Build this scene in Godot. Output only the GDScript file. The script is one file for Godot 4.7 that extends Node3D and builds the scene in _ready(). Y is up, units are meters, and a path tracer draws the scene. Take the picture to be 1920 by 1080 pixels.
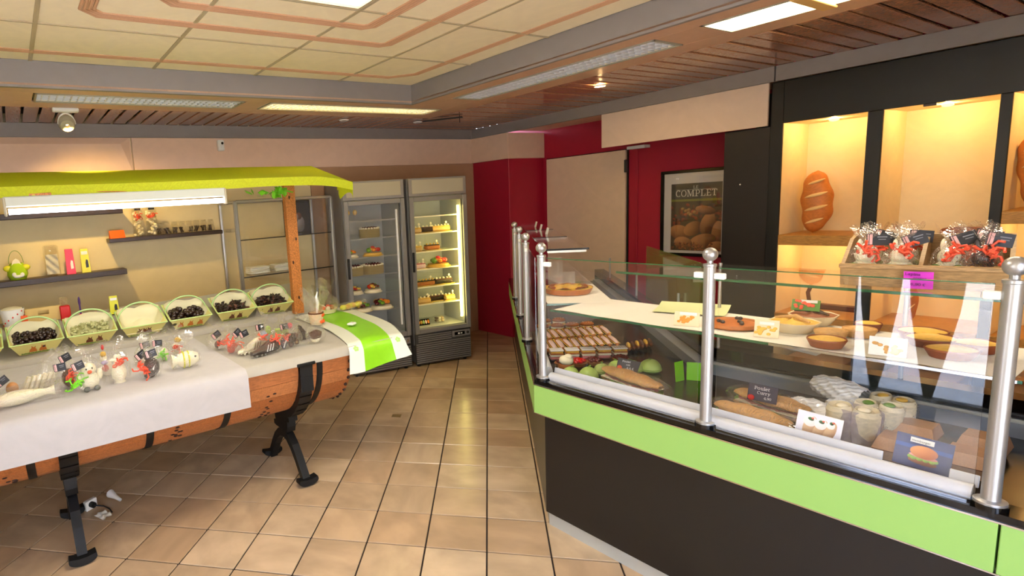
extends Node3D

const H := 0.70710678
var used := {}
var mats := {}
var tex := {}
var rng := RandomNumberGenerator.new()


# ---------------------------------------------------------------- mesh builder
class MB:
	var v := PackedVector3Array()
	var n := PackedVector3Array()
	var uv := PackedVector2Array()
	var ix := PackedInt32Array()
	var x := Transform3D()

	func add(p: Vector3, m: Vector3, t: Vector2) -> int:
		v.append(x * p)
		n.append((x.basis * m).normalized())
		uv.append(t)
		return v.size() - 1

	# corners run counter-clockwise as seen from outside
	func quad(a: Vector3, b: Vector3, c: Vector3, d: Vector3) -> MB:
		var m := (b - a).cross(d - a)
		if m.length_squared() < 1e-14:
			m = (c - b).cross(d - b)
		var lu := (b - a).length()
		var lv := (d - a).length()
		var i := add(a, m, Vector2(0, 0))
		add(b, m, Vector2(lu, 0))
		add(c, m, Vector2(lu, lv))
		add(d, m, Vector2(0, lv))
		ix.append_array(PackedInt32Array([i, i + 2, i + 1, i, i + 3, i + 2]))
		return self

	func tri(a: Vector3, b: Vector3, c: Vector3) -> MB:
		var m := (b - a).cross(c - a)
		var i := add(a, m, Vector2(a.x, a.y))
		add(b, m, Vector2(b.x, b.y))
		add(c, m, Vector2(c.x, c.y))
		ix.append_array(PackedInt32Array([i, i + 2, i + 1]))
		return self

	# eight corners: bottom ring then top ring, each counter-clockwise seen from above
	func hexa(p: Array) -> MB:
		quad(p[3], p[2], p[1], p[0])
		quad(p[4], p[5], p[6], p[7])
		for k in 4:
			var j := (k + 1) % 4
			quad(p[k], p[j], p[j + 4], p[k + 4])
		return self

	func box(c: Vector3, s: Vector3) -> MB:
		var h := s * 0.5
		return hexa([c + Vector3(-h.x, -h.y, h.z), c + Vector3(h.x, -h.y, h.z), c + Vector3(h.x, -h.y, -h.z), c + Vector3(-h.x, -h.y, -h.z),
			c + Vector3(-h.x, h.y, h.z), c + Vector3(h.x, h.y, h.z), c + Vector3(h.x, h.y, -h.z), c + Vector3(-h.x, h.y, -h.z)])

	# chamfered box
	func rbox(c: Vector3, s: Vector3, r: float) -> MB:
		var h := s * 0.5
		r = minf(r, minf(h.x, minf(h.y, h.z)) * 0.98)
		var dims := [Vector3.AXIS_X, Vector3.AXIS_Y, Vector3.AXIS_Z]
		for ax in 3:
			var a1: int = (ax + 1) % 3
			var a2: int = (ax + 2) % 3
			for sg in [-1.0, 1.0]:
				var q := []
				for k in [[-1, -1], [1, -1], [1, 1], [-1, 1]]:
					var p := Vector3()
					p[ax] = sg * h[ax]
					p[a1] = k[0] * (h[a1] - r)
					p[a2] = k[1] * (h[a2] - r)
					q.append(c + p)
				if sg > 0:
					quad(q[0], q[1], q[2], q[3])
				else:
					quad(q[3], q[2], q[1], q[0])
			# edges along ax
			for s1 in [-1.0, 1.0]:
				for s2 in [-1.0, 1.0]:
					var e := []
					for k in [-1.0, 1.0]:
						var p := Vector3()
						p[ax] = k * (h[ax] - r)
						p[a1] = s1 * h[a1]
						p[a2] = s2 * (h[a2] - r)
						var g := Vector3()
						g[ax] = k * (h[ax] - r)
						g[a1] = s1 * (h[a1] - r)
						g[a2] = s2 * h[a2]
						e.append([c + p, c + g])
					if s1 * s2 > 0:
						quad(e[0][0], e[0][1], e[1][1], e[1][0]) if _out(e[0][0], e[0][1], e[1][1], c) else quad(e[1][0], e[1][1], e[0][1], e[0][0])
					else:
						quad(e[0][0], e[0][1], e[1][1], e[1][0]) if _out(e[0][0], e[0][1], e[1][1], c) else quad(e[1][0], e[1][1], e[0][1], e[0][0])
		for sx in [-1.0, 1.0]:
			for sy in [-1.0, 1.0]:
				for sz in [-1.0, 1.0]:
					var a := c + Vector3(sx * h.x, sy * (h.y - r), sz * (h.z - r))
					var b := c + Vector3(sx * (h.x - r), sy * h.y, sz * (h.z - r))
					var d := c + Vector3(sx * (h.x - r), sy * (h.y - r), sz * h.z)
					if _out(a, b, d, c):
						tri(a, b, d)
					else:
						tri(a, d, b)
		return self

	func _out(a: Vector3, b: Vector3, d: Vector3, c: Vector3) -> bool:
		return (b - a).cross(d - a).dot(a - c) > 0.0

	# smooth surface, outside where du x dv points
	func grid(nu: int, nv: int, f: Callable) -> MB:
		var p := []
		for j in nv + 1:
			var row := PackedVector3Array()
			for i in nu + 1:
				row.append(f.call(float(i) / nu, float(j) / nv))
			p.append(row)
		var wrap: bool = p[0][0].distance_to(p[0][nu]) < 1e-5 and p[nv / 2][0].distance_to(p[nv / 2][nu]) < 1e-5
		var base := v.size()
		for j in nv + 1:
			for i in nu + 1:
				var a: Vector3 = p[j][i + 1 if i < nu else (1 if wrap else nu)] - p[j][i - 1 if i > 0 else (nu - 1 if wrap else 0)]
				var b: Vector3 = p[mini(j + 1, nv)][i] - p[maxi(j - 1, 0)][i]
				var m := a.cross(b)
				if m.length_squared() < 1e-16:
					var j2 := 1 if j == 0 else nv - 1 if j == nv else j
					a = p[j2][i + 1 if i < nu else (1 if wrap else nu)] - p[j2][i - 1 if i > 0 else (nu - 1 if wrap else 0)]
					m = a.cross(b)
				add(p[j][i], m if m.length_squared() > 1e-18 else Vector3.UP, Vector2(float(i) / nu, float(j) / nv))
		for j in nv:
			for i in nu:
				var k := base + j * (nu + 1) + i
				var l := k + nu + 1
				ix.append_array(PackedInt32Array([k, l + 1, k + 1, k, l, l + 1]))
		return self

	# profile of (radius, height) from bottom to top; sharp = each band has its own normals
	func lathe(pr: Array, seg := 20, c := Vector3(), sharp := true) -> MB:
		if sharp:
			for k in pr.size() - 1:
				var a: Vector2 = pr[k]
				var b: Vector2 = pr[k + 1]
				grid(seg, 1, func(u, w): return c + _ring(a.lerp(b, w), u))
		else:
			var m := pr.size() - 1
			grid(seg, m, func(u, w): return c + _ring(pr[roundi(w * m)], u))
		return self

	func _ring(a: Vector2, u: float) -> Vector3:
		return Vector3(a.x * cos(TAU * u), a.y, -a.x * sin(TAU * u))

	func cyl(a: Vector3, b: Vector3, r: float, r2 := -1.0, seg := 14) -> MB:
		if r2 < 0:
			r2 = r
		return tube([a, b], [r, r2], seg)

	func tube(path: Array, rad, seg := 8, caps := true) -> MB:
		var m := path.size() - 1
		var fr := []
		var up := Vector3.UP
		var closed: bool = path[0].distance_to(path[m]) < 1e-5
		for k in m + 1:
			var t: Vector3 = (path[mini(k + 1, m)] - path[maxi(k - 1, 0)])
			if closed and (k == 0 or k == m):
				t = path[1] - path[m - 1]
			t = t.normalized()
			if k == 0:
				up = Vector3.UP if absf(t.y) < 0.9 else Vector3.RIGHT
			var s := t.cross(up).normalized()
			up = s.cross(t).normalized()
			fr.append([s, up])
		var rr := func(k): return rad[k] if rad is Array else rad
		grid(seg, m, func(u, w):
			var k := roundi(w * m)
			return path[k] + (fr[k][0] * cos(TAU * u) + fr[k][1] * sin(TAU * u)) * rr.call(k))
		if caps and not closed:
			for e in [0, m]:
				var dirv: Vector3 = fr[e][0].cross(fr[e][1])
				if e == 0:
					dirv = -dirv
				var i0 := add(path[e], dirv, Vector2())
				for k in seg + 1:
					var a := TAU * k / seg
					add(path[e] + (fr[e][0] * cos(a) + fr[e][1] * sin(a)) * rr.call(e), dirv, Vector2(cos(a), sin(a)))
				for k in seg:
					# fr0 x fr1 = travel direction reversed is handled by order
					var q := [i0, i0 + 1 + k, i0 + 2 + k]
					var nn := (v[q[1]] - v[q[0]]).cross(v[q[2]] - v[q[0]])
					if nn.dot(n[i0]) > 0:
						ix.append_array(PackedInt32Array([q[0], q[2], q[1]]))
					else:
						ix.append_array(PackedInt32Array([q[0], q[1], q[2]]))
		return self

	func sph(c: Vector3, r: Vector3, nu := 14, nv := 9) -> MB:
		return grid(nu, nv, func(u, w):
			var a: float = TAU * u
			var b: float = PI * (w - 0.5)
			return c + Vector3(r.x * cos(b) * cos(a), r.y * sin(b), -r.z * cos(b) * sin(a)))

	# polygon in x,y extruded from z0 to z1; polygon counter-clockwise
	func prism(poly: PackedVector2Array, z0: float, z1: float) -> MB:
		if Geometry2D.is_polygon_clockwise(poly):
			poly.reverse()
		var t := Geometry2D.triangulate_polygon(poly)
		for k in range(0, t.size(), 3):
			var a := poly[t[k]]
			var b := poly[t[k + 1]]
			var c := poly[t[k + 2]]
			if (b - a).cross(c - a) < 0:
				var s := b
				b = c
				c = s
			tri(Vector3(a.x, a.y, z1), Vector3(b.x, b.y, z1), Vector3(c.x, c.y, z1))
			tri(Vector3(a.x, a.y, z0), Vector3(c.x, c.y, z0), Vector3(b.x, b.y, z0))
		for k in poly.size():
			var a := poly[k]
			var b := poly[(k + 1) % poly.size()]
			quad(Vector3(a.x, a.y, z0), Vector3(b.x, b.y, z0), Vector3(b.x, b.y, z1), Vector3(a.x, a.y, z1))
		return self

	func mesh() -> ArrayMesh:
		var a := []
		a.resize(Mesh.ARRAY_MAX)
		a[Mesh.ARRAY_VERTEX] = v
		a[Mesh.ARRAY_NORMAL] = n
		a[Mesh.ARRAY_TEX_UV] = uv
		a[Mesh.ARRAY_INDEX] = ix
		var m := ArrayMesh.new()
		m.add_surface_from_arrays(Mesh.PRIMITIVE_TRIANGLES, a)
		return m


func mb(t := Transform3D()) -> MB:
	var b := MB.new()
	b.x = t
	return b


func turned(o: Vector3, yaw := 0.0, pitch := 0.0, roll := 0.0) -> Transform3D:
	return Transform3D(Basis.from_euler(Vector3(pitch, yaw, roll)), o)


# ---------------------------------------------------------------- nodes
func numbered(called: String) -> String:
	used[called] = used.get(called, -1) + 1
	return called if used[called] == 0 else "%s_%03d" % [called, used[called]]


func thing(called: String, label: String, category: String, at := Vector3(), yaw := 0.0, group := "") -> Node3D:
	var o := Node3D.new()
	o.name = numbered(called)
	add_child(o)
	o.position = at
	o.rotation.y = yaw
	o.set_meta("label", label)
	o.set_meta("category", category)
	if group != "":
		o.set_meta("group", group)
	return o


func part(parent: Node, called: String, b, m: Material, label := "") -> MeshInstance3D:
	var o := MeshInstance3D.new()
	o.name = called
	o.mesh = b.mesh() if b is MB else b
	o.material_override = m
	parent.add_child(o, true)
	if label != "":
		o.set_meta("label", label)
	return o


func one(called: String, label: String, category: String, b, m: Material, at := Vector3(), yaw := 0.0, group := "") -> MeshInstance3D:
	var o := MeshInstance3D.new()
	o.name = numbered(called)
	o.mesh = b.mesh() if b is MB else b
	o.material_override = m
	add_child(o)
	o.position = at
	o.rotation.y = yaw
	o.set_meta("label", label)
	o.set_meta("category", category)
	if group != "":
		o.set_meta("group", group)
	return o


func struct(called: String, b = null, m: Material = null) -> Node3D:
	var o: Node3D
	if b == null:
		o = Node3D.new()
	else:
		o = MeshInstance3D.new()
		o.mesh = b.mesh()
		o.material_override = m
	o.name = numbered(called)
	add_child(o)
	o.set_meta("kind", "structure")
	return o


func copy(src: Node3D, label: String, at: Vector3, yaw := 0.0, group := "") -> Node3D:
	var o: Node3D = src.duplicate()
	o.name = numbered(str(src.get_meta("base_name", src.name)))
	add_child(o)
	o.position = at
	o.rotation = Vector3(0, yaw, 0)
	o.set_meta("label", label)
	if group != "":
		o.set_meta("group", group)
	return o


# ---------------------------------------------------------------- materials
func noise_tex(key: String, freq: float, lo: float, hi: float, stretch := 1.0, oct := 4, seedv := 3) -> ImageTexture:
	if tex.has(key):
		return tex[key]
	var f := FastNoiseLite.new()
	f.seed = seedv
	f.noise_type = FastNoiseLite.TYPE_SIMPLEX_SMOOTH
	f.frequency = freq
	f.fractal_octaves = oct
	var s := 256
	var im := Image.create(s, s, false, Image.FORMAT_RGB8)
	for j in s:
		for i in s:
			# seamless by walking circles in four dimensions folded into three
			var a := TAU * i / s
			var b := TAU * j / s
			var w := f.get_noise_3d(cos(a) * 40.0 + cos(b) * 23.0, sin(a) * 40.0 + sin(b) * 40.0 * stretch, sin(b) * 23.0 - cos(b) * 40.0 * stretch)
			var g := lerpf(lo, hi, clampf(w * 0.9 + 0.5, 0, 1))
			im.set_pixel(i, j, Color(g, g, g))
	tex[key] = ImageTexture.create_from_image(im)
	return tex[key]


func mat(key: String, c: Color, rough := 0.6, o := {}) -> StandardMaterial3D:
	if mats.has(key):
		return mats[key]
	var m := StandardMaterial3D.new()
	m.resource_name = key
	m.albedo_color = c
	m.roughness = rough
	m.metallic = o.get("metal", 0.0)
	m.metallic_specular = o.get("spec", 0.5)
	if o.has("tex"):
		m.albedo_texture = o.tex
		m.uv1_triplanar = true
		m.uv1_world_triplanar = o.get("world", false)
		m.uv1_scale = o.get("scale", Vector3.ONE)
	if o.has("rtex"):
		m.roughness_texture = o.rtex
	if o.has("img"):
		m.albedo_texture = o.img
	if o.has("bump"):
		m.heightmap_enabled = true
		m.heightmap_texture = o.bump
		m.heightmap_scale = o.get("bscale", 0.1)
		if not o.has("img"):
			m.uv1_triplanar = true
			m.uv1_scale = o.get("scale", Vector3.ONE)
	if o.has("alpha"):
		m.transparency = BaseMaterial3D.TRANSPARENCY_ALPHA
		m.albedo_color.a = o.alpha
		m.cull_mode = BaseMaterial3D.CULL_DISABLED
	if o.has("glow"):
		m.emission_enabled = true
		m.emission = o.get("glow_color", c)
		m.emission_energy_multiplier = o.glow
	if o.has("coat"):
		m.clearcoat_enabled = true
		m.clearcoat = o.coat
		m.clearcoat_roughness = o.get("coat_rough", 0.08)
	if o.has("back"):
		m.backlight_enabled = true
		m.backlight = o.back
	if o.has("sheen"):
		m.rim_enabled = true
		m.rim = o.sheen
		m.rim_tint = 0.5
	if o.has("sss"):
		m.subsurf_scatter_enabled = true
		m.subsurf_scatter_strength = o.sss
	mats[key] = m
	return m


func M(key: String) -> StandardMaterial3D:
	return mats[key]


func make_materials() -> void:
	var fine := noise_tex("fine", 0.12, 0.92, 1.0)
	var coarse := noise_tex("coarse", 0.03, 0.86, 1.0, 1.0, 5, 9)
	var soft := noise_tex("soft", 0.03, 0.975, 1.0, 1.0, 4, 21)
	var crisp := noise_tex("crisp", 0.3, 0.0, 1.0, 1.0, 3, 5)
	var grain := noise_tex("grain", 0.05, 0.62, 1.0, 5.0, 5, 14)
	var lump := noise_tex("lump", 0.06, 0.0, 1.0, 1.0, 4, 31)
	for k in 4:
		var c: Color = [Color(0.81, 0.69, 0.54), Color(0.78, 0.65, 0.50), Color(0.84, 0.73, 0.585), Color(0.795, 0.68, 0.535)][k]
		mat("tile%d" % k, c, 0.22, {"tex": noise_tex("tilemott", 0.022, 0.88, 1.0, 1.0, 5, 17), "world": true, "scale": Vector3.ONE * (0.55 + 0.1 * k), "spec": 0.45})
	mat("grout", Color(0.14, 0.09, 0.06), 0.9)
	mat("ceil_panel", Color(0.95, 0.88, 0.74), 0.8, {"tex": soft, "scale": Vector3.ONE * 1.5})
	mat("moulding", Color(0.80, 0.61, 0.46), 0.85, {"tex": fine, "scale": Vector3.ONE * 6})
	mat("tbar", Color(0.70, 0.63, 0.50), 0.5)
	mat("beam", Color(0.545, 0.515, 0.50), 0.55, {"tex": soft, "scale": Vector3.ONE})
	mat("strip", Color(0.82, 0.66, 0.54), 0.4, {"tex": soft, "scale": Vector3.ONE * 2})
	for k in 3:
		mat("slat%d" % k, [Color(0.80, 0.57, 0.44), Color(0.76, 0.54, 0.42), Color(0.83, 0.60, 0.47)][k], 0.22, {"tex": grain, "world": true, "scale": Vector3(3, 3, 3), "coat": 0.4})
	mat("soffit", Color(0.89, 0.76, 0.66), 0.6, {"tex": soft, "scale": Vector3.ONE * 1.2})
	mat("wall_cream", Color(0.86, 0.79, 0.62), 0.75, {"tex": soft, "world": true, "scale": Vector3.ONE * 0.8})
	mat("wall_brown_shade", Color(0.70, 0.55, 0.42), 0.6, {"tex": soft, "world": true, "scale": Vector3.ONE})  # darker copy of the cream wall, its shade painted into the colour
	mat("wall_red", Color(0.67, 0.08, 0.20), 0.5, {"tex": soft, "world": true, "scale": Vector3.ONE * 1.1})
	mat("door", Color(0.91, 0.80, 0.69), 0.5, {"tex": soft, "scale": Vector3.ONE * 1.2})
	mat("panel_white", Color(0.87, 0.78, 0.70), 0.5, {"tex": soft, "scale": Vector3.ONE * 1.2})
	mat("black_unit", Color(0.045, 0.042, 0.04), 0.5)
	mat("black_lam", Color(0.085, 0.075, 0.072), 0.34)
	mat("black_gloss", Color(0.03, 0.03, 0.032), 0.12)
	mat("black_matt", Color(0.04, 0.04, 0.04), 0.6)
	mat("deck", Color(0.06, 0.065, 0.065), 0.22)
	mat("niche", Color(0.93, 0.86, 0.70), 0.6, {"tex": soft, "scale": Vector3.ONE * 1.5})
	mat("ledge_wood", Color(0.86, 0.62, 0.30), 0.45, {"tex": grain, "scale": Vector3(2, 8, 8)})
	mat("green_lam", Color(0.56, 0.73, 0.38), 0.45)
	mat("lime", Color(0.92, 0.95, 0.22), 0.8, {"back": Color(0.9, 1.0, 0.3), "tex": fine, "scale": Vector3.ONE * 3})
	mat("lime_leaf", Color(0.40, 0.70, 0.14), 0.6, {"back": Color(0.4, 0.6, 0.1)})
	mat("alu", Color(0.70, 0.70, 0.70), 0.34, {"metal": 0.8})
	mat("chrome", Color(0.85, 0.85, 0.85), 0.14, {"metal": 1.0})
	mat("white_rail", Color(0.74, 0.75, 0.77), 0.38)
	mat("kick", Color(0.72, 0.73, 0.70), 0.4, {"metal": 0.3})
	mat("white", Color(0.90, 0.90, 0.88), 0.5)
	mat("white_gloss", Color(0.93, 0.92, 0.90), 0.2)
	mat("paper", Color(0.92, 0.90, 0.84), 0.85, {"tex": fine, "scale": Vector3.ONE * 9})
	mat("iron", Color(0.10, 0.105, 0.11), 0.5, {"tex": fine, "scale": Vector3.ONE * 8, "metal": 0.4})
	mat("iron_worn", Color(0.33, 0.33, 0.34), 0.45, {"tex": coarse, "scale": Vector3.ONE * 8, "metal": 0.5})
	for k in 3:
		mat("stave%d" % k, [Color(0.84, 0.52, 0.29), Color(0.80, 0.48, 0.25), Color(0.87, 0.56, 0.33)][k], 0.5, {"tex": grain, "scale": Vector3(9, 9, 1.6)})
	mat("stave_dark", Color(0.20, 0.10, 0.05), 0.7)
	mat("post_wood", Color(0.86, 0.54, 0.26), 0.5, {"tex": grain, "scale": Vector3(9, 1.8, 9)})
	mat("pale_wood", Color(0.80, 0.64, 0.42), 0.55, {"tex": grain, "scale": Vector3(3, 9, 9)})
	mat("shelf_dark", Color(0.24, 0.15, 0.10), 0.4, {"tex": grain, "scale": Vector3(9, 9, 1.5)})
	mat("cloth", Color(0.68, 0.66, 0.61), 0.9, {"tex": soft, "scale": Vector3.ONE * 2, "sheen": 0.2})
	mat("cloth2", Color(0.72, 0.705, 0.70), 0.9, {"tex": soft, "scale": Vector3.ONE * 2, "sheen": 0.2})
	mat("runner_green", Color(0.56, 0.84, 0.14), 0.35, {"tex": soft, "scale": Vector3.ONE * 3})
	mat("runner_white", Color(0.88, 0.90, 0.84), 0.35)
	mat("glass", Color(0.92, 1.0, 0.95), 0.0, {"alpha": 0.004})
	mat("glass_green", Color(0.45, 0.62, 0.30), 0.0, {"alpha": 0.28})
	mat("glass_edge", Color(0.16, 0.36, 0.22), 0.1)
	mat("cello", Color(0.95, 0.95, 0.95), 0.05, {"alpha": 0.02, "bump": lump, "bscale": 1.6, "scale": Vector3.ONE * 9})
	mat("cello_tight", Color(0.95, 0.93, 0.88), 0.08, {"alpha": 0.02, "bump": lump, "bscale": 1.6, "scale": Vector3.ONE * 9})
	mat("foil", Color(0.96, 0.96, 0.95), 0.28, {"metal": 0.12, "coat": 0.5})
	mat("fridge_grey", Color(0.55, 0.54, 0.53), 0.38, {"metal": 0.35})
	mat("fridge_dark", Color(0.24, 0.235, 0.23), 0.45)
	mat("fridge_in", Color(0.72, 0.73, 0.72), 0.45)
	mat("header", Color(0.66, 0.63, 0.54), 0.5)
	mat("choc", Color(0.16, 0.085, 0.06), 0.35, {"coat": 0.3})
	mat("choc_milk", Color(0.34, 0.19, 0.12), 0.35)
	mat("choc_white", Color(0.93, 0.90, 0.78), 0.3, {"coat": 0.2, "sss": 0.1})
	mat("basket", Color(0.88, 0.84, 0.52), 0.5)
	mat("basket_rim", Color(0.76, 0.86, 0.55), 0.5)
	mat("handle_green", Color(0.68, 0.82, 0.55), 0.4)
	mat("print_brown", Color(0.42, 0.22, 0.10), 0.6)
	mat("print_orange", Color(0.78, 0.45, 0.15), 0.6)
	mat("print_green", Color(0.35, 0.55, 0.22), 0.6)
	mat("nut", Color(0.70, 0.70, 0.50), 0.5)
	mat("meringue", Color(0.93, 0.89, 0.76), 0.6)
	mat("red", Color(0.80, 0.10, 0.10), 0.4)
	mat("hotpink", Color(0.93, 0.16, 0.34), 0.4)
	mat("yellow_box", Color(0.86, 0.85, 0.12), 0.4)
	mat("orange", Color(0.93, 0.36, 0.08), 0.5)
	mat("ribbon", Color(0.93, 0.36, 0.24), 0.3)
	mat("ribbon_green", Color(0.50, 0.86, 0.16), 0.3)
	mat("purple", Color(0.30, 0.16, 0.45), 0.4)
	mat("tag_black", Color(0.07, 0.07, 0.09), 0.4)
	mat("tag_pink", Color(0.88, 0.68, 0.66), 0.5)
	mat("chalk", Color(0.92, 0.92, 0.92), 0.8)
	mat("crust", Color(0.74, 0.43, 0.17), 0.6, {"tex": coarse, "scale": Vector3.ONE * 7})
	mat("crust_dark", Color(0.55, 0.27, 0.09), 0.55, {"tex": coarse, "scale": Vector3.ONE * 9})
	mat("baguette_top", Color(0.90, 0.68, 0.40), 0.5, {"tex": coarse, "scale": Vector3.ONE * 6})
	mat("loaf", Color(0.82, 0.50, 0.22), 0.55, {"tex": coarse, "scale": Vector3.ONE * 6})
	mat("flour", Color(0.90, 0.76, 0.52), 0.9)
	mat("cream", Color(0.95, 0.91, 0.78), 0.5)
	mat("custard", Color(0.93, 0.74, 0.28), 0.4, {"tex": coarse, "scale": Vector3.ONE * 9})
	mat("sponge", Color(0.88, 0.72, 0.42), 0.8, {"tex": fine, "scale": Vector3.ONE * 30})
	mat("almond", Color(0.88, 0.78, 0.52), 0.8, {"tex": fine, "scale": Vector3.ONE * 30, "bump": crisp, "bscale": 1.0})
	mat("icing_pink", Color(0.93, 0.80, 0.76), 0.3)
	mat("icing_white", Color(0.95, 0.93, 0.90), 0.35)
	mat("filling_pink", Color(0.76, 0.45, 0.45), 0.5)
	mat("berry_red", Color(0.80, 0.09, 0.07), 0.15, {"coat": 0.5})
	mat("berry_dark", Color(0.38, 0.04, 0.07), 0.15, {"coat": 0.5})
	mat("fruit_orange", Color(0.93, 0.55, 0.12), 0.25)
	mat("kiwi", Color(0.42, 0.62, 0.14), 0.25)
	mat("marzipan", Color(0.72, 0.83, 0.42), 0.45, {"tex": fine, "scale": Vector3.ONE * 12})
	mat("lettuce", Color(0.46, 0.62, 0.24), 0.5, {"tex": coarse, "scale": Vector3.ONE * 12})
	mat("bread_soft", Color(0.86, 0.66, 0.38), 0.6, {"tex": coarse, "scale": Vector3.ONE * 8})
	mat("tortilla", Color(0.92, 0.87, 0.72), 0.6, {"tex": coarse, "scale": Vector3.ONE * 9})
	mat("cardboard", Color(0.74, 0.56, 0.40), 0.8, {"tex": fine, "scale": Vector3.ONE * 5})
	mat("carton", Color(0.90, 0.83, 0.68), 0.7)
	mat("blue_card", Color(0.12, 0.20, 0.42), 0.3)
	mat("navy", Color(0.12, 0.13, 0.24), 0.5)
	mat("violet_note", Color(0.84, 0.22, 0.78), 0.6)
	mat("ink", Color(0.20, 0.08, 0.30), 0.6)
	mat("lime_card", Color(0.62, 0.95, 0.10), 0.25, {"back": Color(0.6, 0.9, 0.1)})
	mat("outside_stone", Color(0.90, 0.87, 0.82), 0.9, {"tex": coarse, "scale": Vector3.ONE * 0.6})
	mat("plant", Color(0.05, 0.07, 0.04), 0.7)
	mat("lamp_white", Color(1, 0.96, 0.86), 0.4, {"glow": 9.0})
	mat("tube_white", Color(1.0, 0.97, 1.0), 0.4, {"glow": 9.0})
	mat("tube_warm", Color(1.0, 0.93, 0.66), 0.4, {"glow": 4.0})
	mat("fridge_tube", Color(1.0, 0.92, 0.50), 0.4, {"glow": 16.0})
	mat("panel_glow", Color(1, 0.99, 0.97), 0.4, {"glow": 5.0})
	mat("spot_glow", Color(1, 0.85, 0.55), 0.4, {"glow": 12.0})
	mat("louvre", Color(0.88, 0.89, 0.90), 0.35, {"metal": 0.15})
	mat("tray_in", Color(0.93, 0.90, 0.82), 0.4)


func _ready() -> void:
	rng.seed = 77
	# camera
	var cam := Camera3D.new()
	cam.name = "camera"
	add_child(cam)
	cam.position = Vector3(3.548, 1.7143, 3.470)
	cam.rotation = Vector3(-0.1481, 1.0277, -0.0660)
	cam.projection = Camera3D.PROJECTION_FRUSTUM
	cam.near = 0.05
	cam.far = 60.0
	cam.size = 0.05 * 1080.0 / 1047.98
	cam.frustum_offset = Vector2(0.05 * (960.0 - 663.98) / 1047.98, 0)
	cam.current = true
	# sky and exposure
	var we := WorldEnvironment.new()
	we.name = "environment"
	add_child(we)
	var e := Environment.new()
	we.environment = e
	e.background_mode = Environment.BG_SKY
	var sky := Sky.new()
	var sm := ProceduralSkyMaterial.new()
	sm.sky_top_color = Color(0.56, 0.66, 0.84)
	sm.sky_horizon_color = Color(0.90, 0.91, 0.94)
	sm.ground_bottom_color = Color(0.6, 0.58, 0.55)
	sm.ground_horizon_color = Color(0.8, 0.8, 0.8)
	sm.sky_energy_multiplier = 3.6
	sky.sky_material = sm
	e.sky = sky
	e.tonemap_mode = Environment.TONE_MAPPER_LINEAR
	e.tonemap_exposure = 1.0
	e.sdfgi_enabled = true
	e.ssao_enabled = true
	e.ssil_enabled = true
	# sun over the street; it shines away from the shop windows
	var sun := DirectionalLight3D.new()
	sun.name = "sun"
	add_child(sun)
	sun.look_at_from_position(Vector3(0, 10, 0), Vector3(4.0, 0, 5.5))
	sun.light_color = Color(1.0, 0.95, 0.86)
	sun.light_energy = 9.0
	sun.light_angular_distance = 0.6
	sun.shadow_enabled = true
	make_materials()
	build_floor()
	build_ceiling()
	build_walls()
	build_street()
	build_ceiling_lights()
	build_wall_unit()
	build_counter()
	build_fridges()
	build_vitrine()
	build_stall()
	build_awning()
	build_shelves()
	build_small_wall_things()
	build_stall_goods()
	build_counter_goods()
	build_floor_things()


func omni(parent: Node, at: Vector3, c: Color, en: float, size := 0.05, rng_m := 12.0) -> void:
	var l := OmniLight3D.new()
	l.name = "light"
	parent.add_child(l, true)
	l.position = at
	l.light_color = c
	l.light_energy = en
	l.light_size = size
	l.omni_range = rng_m
	l.omni_attenuation = 2.0
	l.shadow_enabled = true


func area(parent: Node, at: Vector3, rot: Vector3, size: Vector2, c: Color, en: float) -> void:
	var l := AreaLight3D.new()
	l.name = "light"
	parent.add_child(l, true)
	l.position = at
	l.rotation = rot
	l.area_size = size
	l.light_color = c
	l.light_energy = en
	l.area_range = 14.0
	l.area_attenuation = 2.0
	l.area_normalize_energy = true
	l.shadow_enabled = true


# ---------------------------------------------------------------- room
func build_floor() -> void:
	var f := struct("floor")
	f.rotation.y = PI / 4
	part(f, "slab", mb(turned(Vector3(), -PI / 4)).box(Vector3(1.4, -0.106, 1.25), Vector3(6.5, 0.2, 7.1)), M("grout"))
	var tile := mb().rbox(Vector3(0, -0.006, 0), Vector3(0.2925, 0.012, 0.2925), 0.0025).mesh()
	var rest := mb()
	var r := RandomNumberGenerator.new()
	r.seed = 5
	for i in range(-19, 16):
		for j in range(-14, 24):
			var p := Vector3((i + 0.5) * 0.3, 0, (j + 0.5) * 0.3)
			var w := Vector3((p.x + p.z) * H, 0, (p.z - p.x) * H)
			if w.x < -1.75 or w.x > 4.5 or w.z < -2.2 or w.z > 4.6:
				continue
			if i >= -12 and i <= 1 and j >= -6 and j <= 10 and w.z < 3.8:
				var t := part(f, "floor_tile", tile, M("tile%d" % r.randi_range(0, 3)))
				t.position = p + Vector3(0, r.randf_range(-0.0006, 0.0006), 0)
				t.rotation.y = (r.randi() % 4) * PI / 2
			else:
				rest.box(p + Vector3(0, -0.006, 0), Vector3(0.2925, 0.012, 0.2925))
	var o := part(f, "outer_tiles", rest, M("tile1"))
	o.set_meta("kind", "stuff")
	# small brass plate let into a tile
	one("floor_outlet_plate", "small square brass plate set in the floor tiles in front of fridges", "floor plate",
		mb().rbox(Vector3(0, 0.001, 0), Vector3(0.075, 0.004, 0.06), 0.001), mat("brass", Color(0.62, 0.52, 0.34), 0.4, {"metal": 0.6}), Vector3(-0.013, 0, 1.0), PI / 4)


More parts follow.
